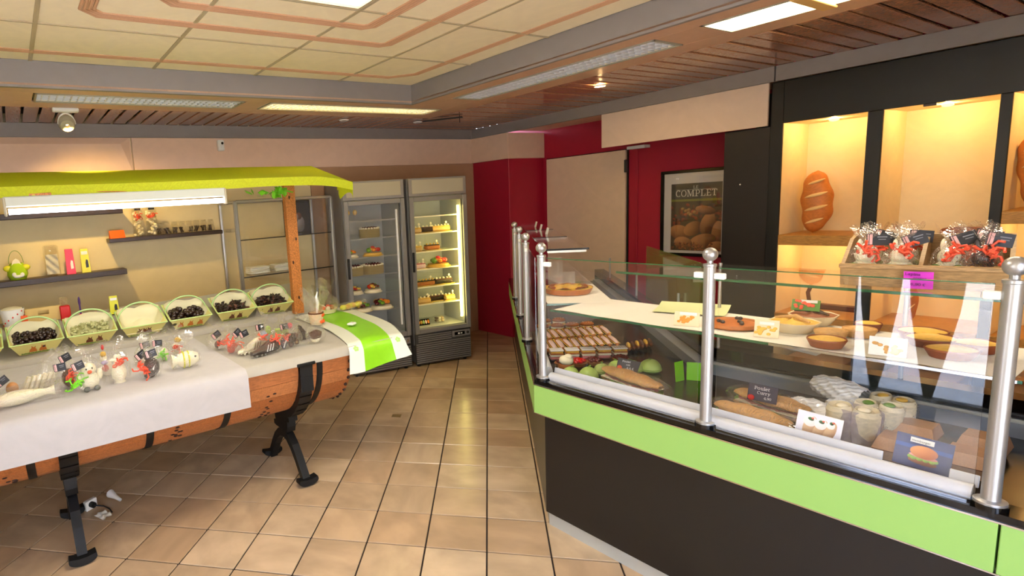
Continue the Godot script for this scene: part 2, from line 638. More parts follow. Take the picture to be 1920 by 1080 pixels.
func build_ceiling() -> void:
	var c := struct("ceiling")
	part(c, "roof_slab", mb().box(Vector3(1.4, 2.96, 1.25), Vector3(6.5, 0.1, 7.1)), M("beam"))
	# raised field of panels
	var gx := [-0.297, 0.41, 1.10, 1.79, 2.48, 3.17, 3.86, 4.5]
	var gz := [0.468, 1.163, 1.853, 2.545, 3.235, 3.925, 4.6]
	for i in gx.size() - 1:
		for j in gz.size() - 1:
			if i == 2 and j == 2:
				continue
			var a := Vector3(gx[i] + 0.004, 2.66, gz[j] + 0.004)
			var b := Vector3(gx[i + 1] - 0.004, 2.69, gz[j + 1] - 0.004)
			part(c, "ceiling_panel", mb().rbox((a + b) / 2, b - a, 0.004), M("ceil_panel"))
	for i in range(1, gx.size() - 1):
		part(c, "grid_bar", mb().box(Vector3(gx[i], 2.661, (0.468 + 4.6) / 2), Vector3(0.014, 0.012, 4.13)), M("tbar"))
	for j in range(1, gz.size() - 1):
		part(c, "grid_bar", mb().box(Vector3(2.1, 2.6605, gz[j]), Vector3(4.79, 0.010, 0.020)), M("tbar"))
	# fluted mouldings on the panels: three rings
	ring(c, [Vector2(4.4, 0.69), Vector2(0.06, 0.69), Vector2(-0.09, 0.84), Vector2(-0.09, 4.5)], 0.062)
	ring(c, [Vector2(2.9, 1.37), Vector2(0.66, 1.37), Vector2(0.62, 1.41), Vector2(0.62, 2.98), Vector2(0.68, 3.04), Vector2(2.9, 3.04)], 0.075)
	ring(c, [Vector2(2.6, 1.66), Vector2(0.92, 1.66), Vector2(0.88, 1.70), Vector2(0.88, 2.70), Vector2(0.93, 2.75), Vector2(2.6, 2.75)], 0.075)
	# flat boards that carry the lamps
	var bs := [[-0.51, 0.468, -0.297, 4.6], [-0.985, -0.29, -0.80, 4.6], [-0.80, -0.29, -0.51, -0.06], [-0.80, 1.66, -0.51, 1.84], [-0.80, 3.23, -0.51, 4.6],
		[-0.51, 0.245, 4.5, 0.468], [-0.51, -0.29, 4.5, -0.075], [-0.51, -0.075, -0.06, 0.245], [1.64, -0.075, 1.88, 0.245], [3.32, -0.075, 4.5, 0.245]]
	for q in bs:
		part(c, "lamp_board", mb().rbox(Vector3((q[0] + q[2]) / 2, 2.5275, (q[1] + q[3]) / 2), Vector3(q[2] - q[0], 0.015, q[3] - q[1]), 0.002), M("strip"))
	# wooden slats over a dark void
	part(c, "void_board", mb().box(Vector3(-1.33, 2.60, 1.5), Vector3(0.70, 0.02, 6.3)).box(Vector3(1.76, 2.60, -0.92), Vector3(5.5, 0.02, 1.3)), M("black_matt"))
	var sl := mb().rbox(Vector3(0, 0.008, 0), Vector3(0.70, 0.016, 0.093), 0.003).mesh()
	var k := 0
	var z := -0.235
	while z < 3.75:
		var o := part(c, "slat", sl, M("slat%d" % (k % 3)))
		o.position = Vector3(-1.335, 2.52 + 0.002 * sin(k * 5.1), z)
		z += 0.1115
		k += 1
	var s2 := mb().rbox(Vector3(0, 0.008, 0), Vector3(0.093, 0.016, 1.21), 0.003).mesh()
	var x := -1.63
	while x < 3.4:
		var o := part(c, "slat", s2, M("slat%d" % (k % 3)))
		o.position = Vector3(x, 2.52 + 0.002 * sin(k * 3.3), -0.895)
		x += 0.1115
		k += 1
	part(c, "slat_rest", mb().box(Vector3(-1.335, 2.528, 4.2), Vector3(0.70, 0.016, 0.8)).box(Vector3(3.97, 2.528, -0.895), Vector3(1.05, 0.016, 1.21)), M("slat0")).set_meta("kind", "stuff")
	# slab over the door recess
	part(c, "recess_slab", mb().box(Vector3(1.7, 2.47, -1.85), Vector3(5.7, 0.06, 0.62)), M("soffit"))
	# grey fascias round the raised field and along the walls
	var t := struct("trim_1", mb().rbox(Vector3(-0.312, 2.585, 2.52), Vector3(0.03, 0.155, 4.16), 0.002), M("beam"))
	t = struct("trim_2", mb().rbox(Vector3(2.09, 2.585, 0.453), Vector3(4.82, 0.155, 0.03), 0.002), M("beam"))
	t = struct("trim_3", mb().rbox(Vector3(-1.675, 2.465, 1.55), Vector3(0.03, 0.11, 6.1), 0.002), M("beam"))
	t = struct("trim_4", mb().rbox(Vector3(0.03, 2.465, -1.505), Vector3(3.0, 0.11, 0.03), 0.002).rbox(Vector3(-1.565, 2.465, -1.505), Vector3(0.20, 0.11, 0.03), 0.002).rbox(Vector3(3.02, 2.465, -1.505), Vector3(2.96, 0.11, 0.03), 0.002), M("beam"))


# three half-round flutes along a broken line at ceiling height
func ring(parent: Node, pts: Array, width: float) -> void:
	var b := mb()
	for f in 4:
		var off: float = (f - 1.5) * width / 4.0
		var path := []
		for k in pts.size():
			var d1: Vector2 = (pts[k] - pts[maxi(k - 1, 0)]).normalized() if k > 0 else (pts[1] - pts[0]).normalized()
			var d2: Vector2 = (pts[mini(k + 1, pts.size() - 1)] - pts[k]).normalized() if k < pts.size() - 1 else d1
			var n1 := Vector2(-d1.y, d1.x)
			var n2 := Vector2(-d2.y, d2.x)
			var m := (n1 + n2) / (1.0 + n1.dot(n2))
			var p: Vector2 = pts[k] + m * off
			path.append(Vector3(p.x, 2.661, p.y))
		b.tube(path, width / 8.6, 8)
	part(parent, "moulding", b, M("moulding"))


func build_walls() -> void:
	var w := struct("wall_left")
	part(w, "cream_panel", mb().box(Vector3(-1.775, 1.45, 2.74), Vector3(0.15, 2.9, 3.98)), M("wall_cream"))
	part(w, "shaded_panel", mb().box(Vector3(-1.775, 1.45, -0.40), Vector3(0.15, 2.9, 2.29)), M("wall_brown_shade"))  # same wall as the cream part; shade behind the fridges painted brown
	w = struct("wall_column", mb().rbox(Vector3(-1.43, 1.2, -1.85), Vector3(0.62, 2.4, 0.62), 0.004), M("wall_red"))
	w = struct("wall_back")
	part(w, "red_panel", mb().box(Vector3(1.45, 1.45, -2.21), Vector3(6.6, 2.9, 0.146)), M("wall_red"))
	part(w, "cover_strip", mb().rbox(Vector3(0.075, 1.22, -2.13), Vector3(0.022, 2.4, 0.012), 0.003), M("wall_red"))
	w = struct("wall_right")
	part(w, "front_part", mb().box(Vector3(4.575, 1.45, 4.5), Vector3(0.15, 2.9, 0.2)), M("wall_cream"))
	part(w, "rear_part", mb().box(Vector3(4.575, 1.45, -0.2), Vector3(0.15, 2.9, 4.2)), M("wall_cream"))
	part(w, "lintel", mb().box(Vector3(4.575, 2.65, 3.15), Vector3(0.15, 0.5, 2.5)), M("wall_cream"))
	w = struct("wall_front")
	part(w, "left_part", mb().box(Vector3(0.015, 1.45, 4.675), Vector3(3.73, 2.9, 0.15)), M("wall_cream"))
	part(w, "right_part", mb().box(Vector3(3.74, 1.45, 4.675), Vector3(1.82, 2.9, 0.15)), M("wall_cream"))
	part(w, "lintel", mb().box(Vector3(2.355, 2.65, 4.675), Vector3(0.95, 0.5, 0.15)), M("wall_cream"))
	# shop windows behind the viewer
	w = struct("window_1")
	var fr := mb()
	for x in [1.90, 2.80]:
		fr.box(Vector3(x, 1.2, 4.66), Vector3(0.05, 2.4, 0.06))
	fr.box(Vector3(2.35, 2.375, 4.66), Vector3(0.95, 0.05, 0.06)).box(Vector3(2.35, 0.03, 4.66), Vector3(0.95, 0.06, 0.06))
	part(w, "window_frame", fr, M("black_matt"))
	part(w, "window_pane", mb().box(Vector3(2.35, 1.2, 4.66), Vector3(0.88, 2.32, 0.006)), M("glass"))
	w = struct("window_2")
	fr = mb()
	for z in [1.93, 3.15, 4.37]:
		fr.box(Vector3(4.56, 1.2, z), Vector3(0.06, 2.4, 0.05))
	fr.box(Vector3(4.56, 2.375, 3.15), Vector3(0.06, 0.05, 2.5)).box(Vector3(4.56, 0.03, 3.15), Vector3(0.06, 0.06, 2.5))
	part(w, "window_frame", fr, M("black_matt"))
	part(w, "window_pane", mb().box(Vector3(4.56, 1.2, 3.15), Vector3(0.006, 2.32, 2.42)), M("glass"))
	# soffits: long pink boards
	w = struct("trim_5")
	part(w, "soffit_board", mb().rbox(Vector3(-1.695, 2.265, 0.48), Vector3(0.03, 0.29, 3.97), 0.002), M("soffit"))
	var fb := mb().rbox(Vector3(-1.695, 2.265, 3.54), Vector3(0.03, 0.29, 2.13), 0.002)
	part(w, "soffit_board", fb, M("soffit"))
	# raised bevelled field on the nearer board
	var bv := mb()
	var A := [Vector3(-1.679, 2.40, 2.50), Vector3(-1.679, 2.40, 4.5), Vector3(-1.679, 2.36, 4.5), Vector3(-1.67, 2.35, 2.54)]
	bv.quad(Vector3(-1.655, 2.355, 2.56), Vector3(-1.655, 2.355, 4.5), Vector3(-1.679, 2.405, 4.5), Vector3(-1.679, 2.405, 2.485))
	bv.quad(Vector3(-1.679, 2.13, 2.485), Vector3(-1.679, 2.13, 4.5), Vector3(-1.655, 2.355, 4.5), Vector3(-1.655, 2.355, 2.56))
	bv.tri(Vector3(-1.679, 2.13, 2.485), Vector3(-1.655, 2.355, 2.56), Vector3(-1.679, 2.405, 2.485))
	part(w, "bevelled_field", bv, M("soffit"))
	struct("trim_6", mb().rbox(Vector3(-1.39, 2.265, -1.515), Vector3(0.58, 0.29, 0.025), 0.002), M("soffit"))
	struct("trim_7", mb().rbox(Vector3(-1.1125, 2.265, -1.83), Vector3(0.025, 0.29, 0.605), 0.002), M("soffit"))
	# door to the back room
	w = struct("door_1")
	part(w, "door_leaf", mb().rbox(Vector3(-0.54, 1.047, -2.115), Vector3(1.01, 2.09, 0.04), 0.004), M("door"))
	part(w, "hinge", mb().rbox(Vector3(-0.028, 1.925, -2.1), Vector3(0.03, 0.13, 0.03), 0.004), M("fridge_dark"), "dark metal hinge")
	part(w, "door_edge", mb().box(Vector3(-0.54, 2.095, -2.128), Vector3(1.03, 0.012, 0.02)).box(Vector3(-1.052, 1.05, -2.128), Vector3(0.012, 2.1, 0.02)).box(Vector3(-0.024, 1.05, -2.128), Vector3(0.012, 2.1, 0.02)), M("black_matt"))


func build_street() -> void:
	struct("street_ground", mb().box(Vector3(8, -0.26, 8), Vector3(44, 0.1, 44)), M("outside_stone"))
	struct("street_facade", mb().box(Vector3(8, 3.2, 17), Vector3(30, 7, 1)).box(Vector3(17, 3.2, 6), Vector3(1, 7, 21)), M("outside_stone"))
	# two unseen plants, added and shaped for the dark gaps in the glass reflections
	for q in [[2.13, 4.42, 0.10, "added dark potted plant shaping the counter reflections behind the viewer"], [2.42, 4.40, 0.12, "second added dark potted plant shaping reflections nearer the window middle"]]:
		var p := thing("reflection_plant", q[3], "plant", Vector3(q[0], 0, q[1]), 0, "plants added for reflections")
		part(p, "pot", mb().lathe([Vector2(0, 0), Vector2(0.045, 0), Vector2(0.055, 0.12), Vector2(0, 0.12)], 14), M("black_matt"))
		part(p, "crown", mb().lathe([Vector2(0.02, 0.12), Vector2(0.05, 0.3), Vector2(q[2], 0.75), Vector2(q[2] * 1.15, 1.0), Vector2(0.06, 1.25), Vector2(0, 1.3)], 14, Vector3(), false), M("plant"))


# ---------------------------------------------------------------- lamps in the ceiling
func louvre_lamp(label: String, at: Vector3, along_x: bool, length: float, width: float, kind: String) -> void:
	var o := thing("recessed_ceiling_lamp", label, "ceiling lamp", at, 0.0 if along_x else PI / 2, "recessed strip lamps")
	# built along local x, mouth at y = 0
	var hl := length / 2
	var hw := width / 2
	var tr := mb()
	tr.box(Vector3(0, 0.085, 0), Vector3(length, 0.01, width))
	for s in [-1, 1]:
		tr.box(Vector3(0, 0.043, s * (hw - 0.004)), Vector3(length, 0.08, 0.008)).box(Vector3(s * (hl - 0.004), 0.043, 0), Vector3(0.008, 0.08, width))
	part(o, "tray", tr, M("tray_in"))
	var rim := mb()
	for s in [-1, 1]:
		rim.box(Vector3(0, 0.0, s * (hw - 0.006)), Vector3(length, 0.008, 0.012)).box(Vector3(s * (hl - 0.006), 0.0, 0), Vector3(0.012, 0.008, width))
	part(o, "rim", rim, M("header"))
	if kind != "open":
		var lv := mb()
		var n := int(length / 0.042)
		for k in range(1, n):
			var x := -hl + length * k / n
			lv.box(Vector3(x, 0.018, 0), Vector3(0.007, 0.032, width - 0.03))
		for k in [-1, 0, 1]:
			lv.box(Vector3(0, 0.018, k * width * 0.25), Vector3(length - 0.03, 0.034, 0.006))
		part(o, "louvre", lv, M("louvre"))
	for s in [-1, 1]:
		part(o, "tube", mb().cyl(Vector3(-hl + 0.04, 0.055, s * width * 0.24), Vector3(hl - 0.04, 0.055, s * width * 0.24), 0.013), M("white_gloss") if kind == "off" else M("lamp_white") if kind == "open" else M("tube_warm"))
	if kind == "open":
		area(o, Vector3(0, 0.078, 0), Vector3(-PI / 2, 0, 0), Vector2(length - 0.1, width - 0.06), Color(1, 0.95, 0.85), 3.0)
		# yellowed cardboard sleeve slipped across the mouth
		part(o, "sleeve", mb().rbox(Vector3(-0.27, -0.012, 0.02), Vector3(0.06, 0.012, width + 0.06), 0.003), mat("sleeve", Color(0.86, 0.70, 0.42), 0.6))
	elif kind == "lit":
		area(o, Vector3(0, 0.078, 0), Vector3(-PI / 2, 0, 0), Vector2(length - 0.1, width - 0.06), Color(1, 0.88, 0.62), 0.55)


func build_ceiling_lights() -> void:
	louvre_lamp("unlit recessed lamp with metal louvre nearest the left picture edge", Vector3(-0.655, 2.52, 2.535), false, 1.37, 0.27, "off")
	louvre_lamp("glowing yellowish louvred lamp recessed above the glass cabinet and fridges", Vector3(-0.655, 2.52, 0.80), false, 1.70, 0.27, "lit")
	louvre_lamp("unlit recessed lamp with egg-crate louvre between grey beam and wooden slats", Vector3(0.79, 2.52, 0.085), true, 1.69, 0.30, "off")
	louvre_lamp("bright open recessed lamp with bare tubes above the sandwich counter", Vector3(2.60, 2.52, 0.085), true, 1.42, 0.31, "open")
	var p := thing("ceiling_light_panel", "square luminous white panel in the cream tiled ceiling", "ceiling lamp", Vector3(1.445, 2.665, 2.20))
	part(p, "diffuser", mb().rbox(Vector3(0, 0.01, 0), Vector3(0.66, 0.012, 0.66), 0.002), M("panel_glow"))
	part(p, "frame", mb().box(Vector3(0, 0, -0.335), Vector3(0.68, 0.016, 0.02)).box(Vector3(0, 0, 0.335), Vector3(0.68, 0.016, 0.02)).box(Vector3(-0.335, 0, 0), Vector3(0.02, 0.016, 0.65)).box(Vector3(0.335, 0, 0), Vector3(0.02, 0.016, 0.65)), M("tbar"))
	area(p, Vector3(0, -0.012, 0), Vector3(-PI / 2, 0, 0), Vector2(0.62, 0.62), Color(1, 0.95, 0.86), 3.0)
	var n := 0
	for q in [[0.695, -0.628, true, "lit round downlight set in the wooden slats above the door"], [-1.134, 0.632, false, "unlit round downlight in the slats above the left fridge"], [-1.148, -0.261, false, "unlit round downlight in the slats nearest the ceiling corner"]]:
		var d := thing("downlight", q[3], "downlight", Vector3(q[0], 2.515, q[1]), 0, "round downlights in the slats")
		part(d, "ring", mb().lathe([Vector2(0.047, -0.004), Vector2(0.045, -0.012), Vector2(0.036, -0.012), Vector2(0.030, 0.0)], 20), M("white_gloss"))
		part(d, "bulb", mb().sph(Vector3(0, -0.006, 0), Vector3(0.029, 0.010, 0.029), 14, 8), M("spot_glow") if q[2] else M("alu"))
		if q[2]:
			omni(d, Vector3(0, -0.006, 0), Color(1, 0.82, 0.55), 0.25, 0.01)
		n += 1
	# cable hook and loose black bracket hanging in the slats
	one("ceiling_bracket", "black metal bracket dangling from the slats in the ceiling corner", "bracket",
		mb().box(Vector3(0, 0, 0), Vector3(0.40, 0.01, 0.05)).cyl(Vector3(0.17, -0.05, 0.0), Vector3(0.17, 0.02, 0.0), 0.004), M("black_matt"), Vector3(-0.92, 2.505, -0.40), 0.7)


# ---------------------------------------------------------------- black shelving wall
func build_wall_unit() -> void:
	var u := thing("bread_wall_unit", "black wall unit with lit cream niches for bread behind counter", "shelving unit", Vector3(1.17, 0, -1.55))
	var o := Vector3(-1.17, 0, 1.55)
	var fr := mb()
	# (x0, x1, y0, y1) faces of the front, 2 cm thick
	for q in [[1.495, 1.577, 0, 2.41], [1.577, 3.6, 2.105, 2.41], [2.064, 2.145, 0, 2.105], [2.66, 2.71, 0, 2.105], [3.25, 3.6, 0, 2.105], [1.577, 3.25, 0, 0.10]]:
		fr.rbox(o + Vector3((q[0] + q[1]) / 2, (q[2] + q[3]) / 2, -1.56), Vector3(q[1] - q[0], q[3] - q[2], 0.02), 0.003)
	part(u, "face_frame", fr, M("black_unit"))
	part(u, "side_door", mb().rbox(o + Vector3(1.333, 1.05, -1.57), Vector3(0.322, 2.09, 0.02), 0.003), mat("brown_black", Color(0.115, 0.09, 0.085), 0.5))
	part(u, "knob", mb().sph(o + Vector3(1.30, 1.67, -1.555), Vector3(0.006, 0.006, 0.006), 8, 6), M("white"))
	part(u, "carcass", mb().box(o + Vector3(2.385, 1.2, -2.09), Vector3(2.43, 2.4, 0.02)).box(o + Vector3(1.18, 1.04, -1.83), Vector3(0.02, 2.08, 0.5)), M("black_unit"))
	var nn := 0
	for q in [[1.577, 2.064, 1.27], [2.145, 2.66, 1.245], [2.71, 3.25, 1.424]]:
		var x0: float = q[0]
		var x1: float = q[1]
		var xm := (x0 + x1) / 2
		var wd := x1 - x0
		var b := mb()
		b.box(o + Vector3(xm, 1.10, -2.01), Vector3(wd + 0.02, 2.05, 0.02))
		b.box(o + Vector3(x0 - 0.008, 1.10, -1.785), Vector3(0.016, 2.03, 0.44)).box(o + Vector3(x1 + 0.008, 1.10, -1.785), Vector3(0.016, 2.03, 0.44))
		b.box(o + Vector3(xm, 2.113, -1.785), Vector3(wd, 0.016, 0.44))
		part(u, "niche_lining", b, M("niche"))
		var l := mb().rbox(o + Vector3(xm, q[2] - 0.038, -1.775), Vector3(wd - 0.002, 0.075, 0.45), 0.003)
		part(u, "ledge", l, M("ledge_wood"))
		part(u, "ledge", mb().rbox(o + Vector3(xm, 0.64, -1.775), Vector3(wd - 0.002, 0.05, 0.45), 0.003), M("ledge_wood"))
		for yy in [2.095, q[2] - 0.082]:
			var lp := mb().sph(Vector3(0, 0, 0), Vector3(0.03, 0.012, 0.03), 14, 8)
			var d := part(u, "niche_light", lp, mat("niche_glow", Color(1, 0.80, 0.50), 0.4, {"glow": 3.0}))
			d.position = o + Vector3(xm, yy, -1.74)
			omni(u, o + Vector3(xm, yy, -1.74), Color(1, 0.79, 0.48), 0.135 if yy > 2.0 else 0.12, 0.008, 6)
		nn += 1
	part(u, "switch_box", mb().rbox(o + Vector3(2.36, 2.10, -1.575), Vector3(0.06, 0.02, 0.02), 0.002), M("shelf_dark"))
	# white board hung in front of the recess
	one("hanging_white_board", "long blank pinkish white board hung under the grey trim above poster", "panel",
		mb().rbox(Vector3(0, 0.16, 0), Vector3(1.40, 0.315, 0.02), 0.002), M("panel_white"), Vector3(0.785, 2.095, -1.535))
	one("board_bracket", "small white bracket under the blank board above the door", "bracket", mb().rbox(Vector3(0, 0, 0), Vector3(0.19, 0.03, 0.10), 0.003), M("white"), Vector3(0.13, 2.10, -2.06))
	# poster
	var p := thing("framed_poster", "black framed poster reading LE COMPLET over a heap of potatoes", "poster", Vector3(0.65, 1.42, -2.125))
	var f := mb()
	f.rbox(Vector3(0, 0.4, 0.012), Vector3(0.62, 0.03, 0.024), 0.004).rbox(Vector3(0, -0.4, 0.012), Vector3(0.62, 0.03, 0.024), 0.004)
	f.rbox(Vector3(-0.295, 0, 0.012), Vector3(0.03, 0.8, 0.024), 0.004).rbox(Vector3(0.295, 0, 0.012), Vector3(0.03, 0.8, 0.024), 0.004)
	part(p, "frame", f, M("black_gloss"))
	part(p, "mount", mb().box(Vector3(0, 0, 0.002), Vector3(0.58, 0.78, 0.004)), mat("mount", Color(0.80, 0.78, 0.76), 0.6))
	var q := mb().quad(Vector3(-0.21, -0.36, 0.006), Vector3(0.255, -0.36, 0.006), Vector3(0.255, 0.285, 0.006), Vector3(-0.21, 0.285, 0.006))
	fit_uv(q)
	part(p, "print", q, mat("poster_print", Color.WHITE, 0.5, {"img": poster_image()}))
	word(p, "LE", 0.028, Vector3(0.02, 0.245, 0.0075), mat("poster_ink", Color(0.88, 0.86, 0.80), 0.6), "Droid Serif")
	word(p, "COMPLET", 0.060, Vector3(0.02, 0.188, 0.0075), M("poster_ink"), "Droid Serif")
	part(p, "rule", mb().box(Vector3(0.02, 0.225, 0.007), Vector3(0.36, 0.002, 0.001)), M("poster_ink"))
	part(p, "rule", mb().box(Vector3(0.022, 0.125, 0.007), Vector3(0.46, 0.022, 0.001)), mat("poster_green", Color(0.48, 0.47, 0.16), 0.6))
	part(p, "cover_glass", mb().box(Vector3(0, 0, 0.016), Vector3(0.57, 0.77, 0.002)), M("glass"))
	# breads
	var l1 := loaf("bread_loaf", "big scored bread loaf standing upright in the left lit niche", Vector3(1.705, 1.27, -1.80), 0.47, 0.098, 0.2)
	l1.rotation.z = -0.06
	var l3 := loaf("bread_loaf", "dark seeded loaf standing upright in the niche at right picture edge", Vector3(2.80, 1.425, -1.78), 0.44, 0.075, 0.1)
	l3.rotation.z = 0.05
	var l2 := loaf("baguette", "slim baguette leaning upright in the lower middle niche", Vector3(2.30, 0.665, -1.80), 0.46, 0.035, 0.0)
	l2.rotation.z = 0.10
	# small things in the lower niches
	one("wooden_scoop", "dark wooden paddle leaning in the lower left niche", "utensil", mb().rbox(Vector3(0, 0.1, 0), Vector3(0.30, 0.05, 0.02), 0.01).tube([Vector3(-0.13, 0.08, 0), Vector3(-0.15, 0.2, 0), Vector3(-0.13, 0.26, 0)], 0.014), mat("paddle", Color(0.36, 0.19, 0.10), 0.5), Vector3(1.85, 0.60, -1.80))
	one("bread_crust_box", "brown box with bread lying on the ledge of the middle niche", "box", mb().rbox(Vector3(0, 0.03, 0), Vector3(0.20, 0.06, 0.16), 0.01), M("crust_dark"), Vector3(2.52, 1.247, -1.80))
	for k in 3:
		one("cardboard_tray", ["brown cardboard tray low in the left niche under the ledge", "brown cardboard tray low in the middle niche under the ledge", "brown cardboard tray low in the right niche under the ledge"][k], "tray", mb().rbox(Vector3(0, 0.1, 0), Vector3(0.36, 0.2, 0.30), 0.006), M("cardboard"), Vector3([1.82, 2.40, 2.95][k], 0.11, -1.78))


func fit_uv(q: MB) -> void:
	q.uv = PackedVector2Array([Vector2(0, 1), Vector2(1, 1), Vector2(1, 0), Vector2(0, 0)])


func word(parent: Node, txt: String, size: float, at: Vector3, m: Material, font := "Droid Sans", rot := Vector3(), called := "lettering") -> void:
	var t := TextMesh.new()
	var f := SystemFont.new()
	f.font_names = PackedStringArray([font])
	t.font = f
	t.text = txt
	t.font_size = 32
	t.pixel_size = size / 24.0
	t.depth = 0.0006
	t.curve_step = 4.0
	var o := part(parent, called, t, m)
	o.position = at
	o.rotation = rot


func blob(im: Image, cx: float, cy: float, rx: float, ry: float, rot: float, c1: Color, c2: Color) -> void:
	var w := im.get_width()
	var h := im.get_height()
	var R := maxf(rx, ry)
	for y in range(maxi(0, int(cy - R)), mini(h, int(cy + R) + 1)):
		for x in range(maxi(0, int(cx - R)), mini(w, int(cx + R) + 1)):
			var d := Vector2(x - cx, y - cy).rotated(-rot)
			var q := Vector2(d.x / rx, d.y / ry)
			var l := q.length()
			if l < 1.0:
				im.set_pixel(x, y, c1.lerp(c2, clampf(0.5 + 0.5 * (q.x + q.y), 0, 1) * 0.8 + 0.2 * l))


func poster_image() -> ImageTexture:
	var im := Image.create(232, 322, false, Image.FORMAT_RGB8)
	im.fill(Color(0.30, 0.22, 0.13))
	im.fill_rect(Rect2i(0, 0, 232, 84), Color(0.27, 0.245, 0.20))
	var r := RandomNumberGenerator.new()
	r.seed = 11
	for k in 50:
		blob(im, r.randf_range(0, 232), r.randf_range(100, 200), r.randf_range(6, 14), r.randf_range(5, 11), r.randf() * 3, Color(0.50 + 0.2 * r.randf(), 0.26, 0.10), Color(0.26, 0.12, 0.06))
	for k in 9:
		blob(im, 60 + r.randf_range(-40, 60), 125 + r.randf_range(-15, 30), 9, 8, 0, Color(0.80, 0.66, 0.36) if k % 3 else Color(0.86, 0.40, 0.22), Color(0.46, 0.24, 0.1))
	for q in [[45, 235, 52, 36, 0.3], [105, 215, 46, 32, -0.5], [170, 190, 30, 56, 0.35], [215, 235, 26, 56, 0.1], [160, 128, 46, 20, 0.2], [150, 275, 62, 34, -0.25], [60, 285, 44, 30, 0.2], [215, 300, 40, 26, 0]]:
		blob(im, q[0], q[1], q[2], q[3], q[4], Color(0.80, 0.56, 0.32), Color(0.36, 0.19, 0.09))
	for k in 60:
		blob(im, r.randf_range(0, 232), r.randf_range(285, 322), r.randf_range(4, 9), r.randf_range(3, 7), r.randf() * 3, Color(0.72, 0.40, 0.16), Color(0.30, 0.14, 0.06))
	return ImageTexture.create_from_image(im)


# upright tapering loaf with diagonal slashes
func loaf(called: String, label: String, at: Vector3, h: float, r: float, yaw: float) -> Node3D:
	var o := thing(called, label, "bread", at, yaw)
	part(o, "crust", mb().grid(22, 26, func(u, w):
		var t: float = w
		var q := r * pow(maxf(0.0, sin(PI * clampf(t, 0.0, 1.0))), 0.42) * (1.0 + 0.06 * sin(t * 19.0 + cos(TAU * u) * 2.0))
		if t < 0.04 or t > 0.96:
			q *= 0.9
		return Vector3(q * cos(TAU * u) + 0.012 * sin(t * 5.0), h * t, -q * 0.72 * sin(TAU * u))), M("loaf") if called != "baguette" else M("crust"))
	var n := 4 if called != "baguette" else 5
	for k in n:
		var t := 0.2 + 0.62 * k / (n - 1.0)
		var q := r * pow(sin(PI * t), 0.42)
		var path := []
		for s in 7:
			var a := lerpf(-0.75, 0.75, s / 6.0)
			path.append(Vector3(q * sin(a) + 0.012 * sin(t * 5.0), h * (t + 0.10 * (s / 6.0 - 0.5)), q * 0.72 * cos(a) + 0.001))
		part(o, "score", mb().tube(path, [0.003, q * 0.10, q * 0.14, q * 0.15, q * 0.14, q * 0.10, 0.003], 7), M("flour"))
	return o


# ---------------------------------------------------------------- the long counter
# the counter runs along the room's back aisle (direction s) and turns at P0 along +x
const P0 := Vector3(1.71, 0, 1.31)
const SD := Vector3(-H, 0, -H)
const TD := Vector3(H, 0, -H)


# a band at outward offsets o0 < o1, heights y0..y1, mitred at the corner
func cband(b: MB, o0: float, o1: float, y0: float, y1: float, ls := 3.55, lf := 2.3, which := 3) -> void:
	var ns := Vector3(-H, 0, H)
	var nf := Vector3(0, 0, 1)
	var m := (ns + nf) / (1.0 + ns.dot(nf))
	var up := Vector3.UP
	if which & 1:
		var a := ns * o1 + SD * ls
		var c := m * o1
		var d := m * o0
		var e := ns * o0 + SD * ls
		b.hexa([a + up * y0, c + up * y0, d + up * y0, e + up * y0, a + up * y1, c + up * y1, d + up * y1, e + up * y1])
	if which & 2:
		var a := m * o1
		var c := nf * o1 + Vector3(lf, 0, 0)
		var d := nf * o0 + Vector3(lf, 0, 0)
		var e := m * o0
		b.hexa([a + up * y0, c + up * y0, d + up * y0, e + up * y0, a + up * y1, c + up * y1, d + up * y1, e + up * y1])


func cb(o0: float, o1: float, y0: float, y1: float, ls := 3.55, lf := 2.3, which := 3) -> MB:
	var b := mb()
	cband(b, o0, o1, y0, y1, ls, lf, which)
	return b


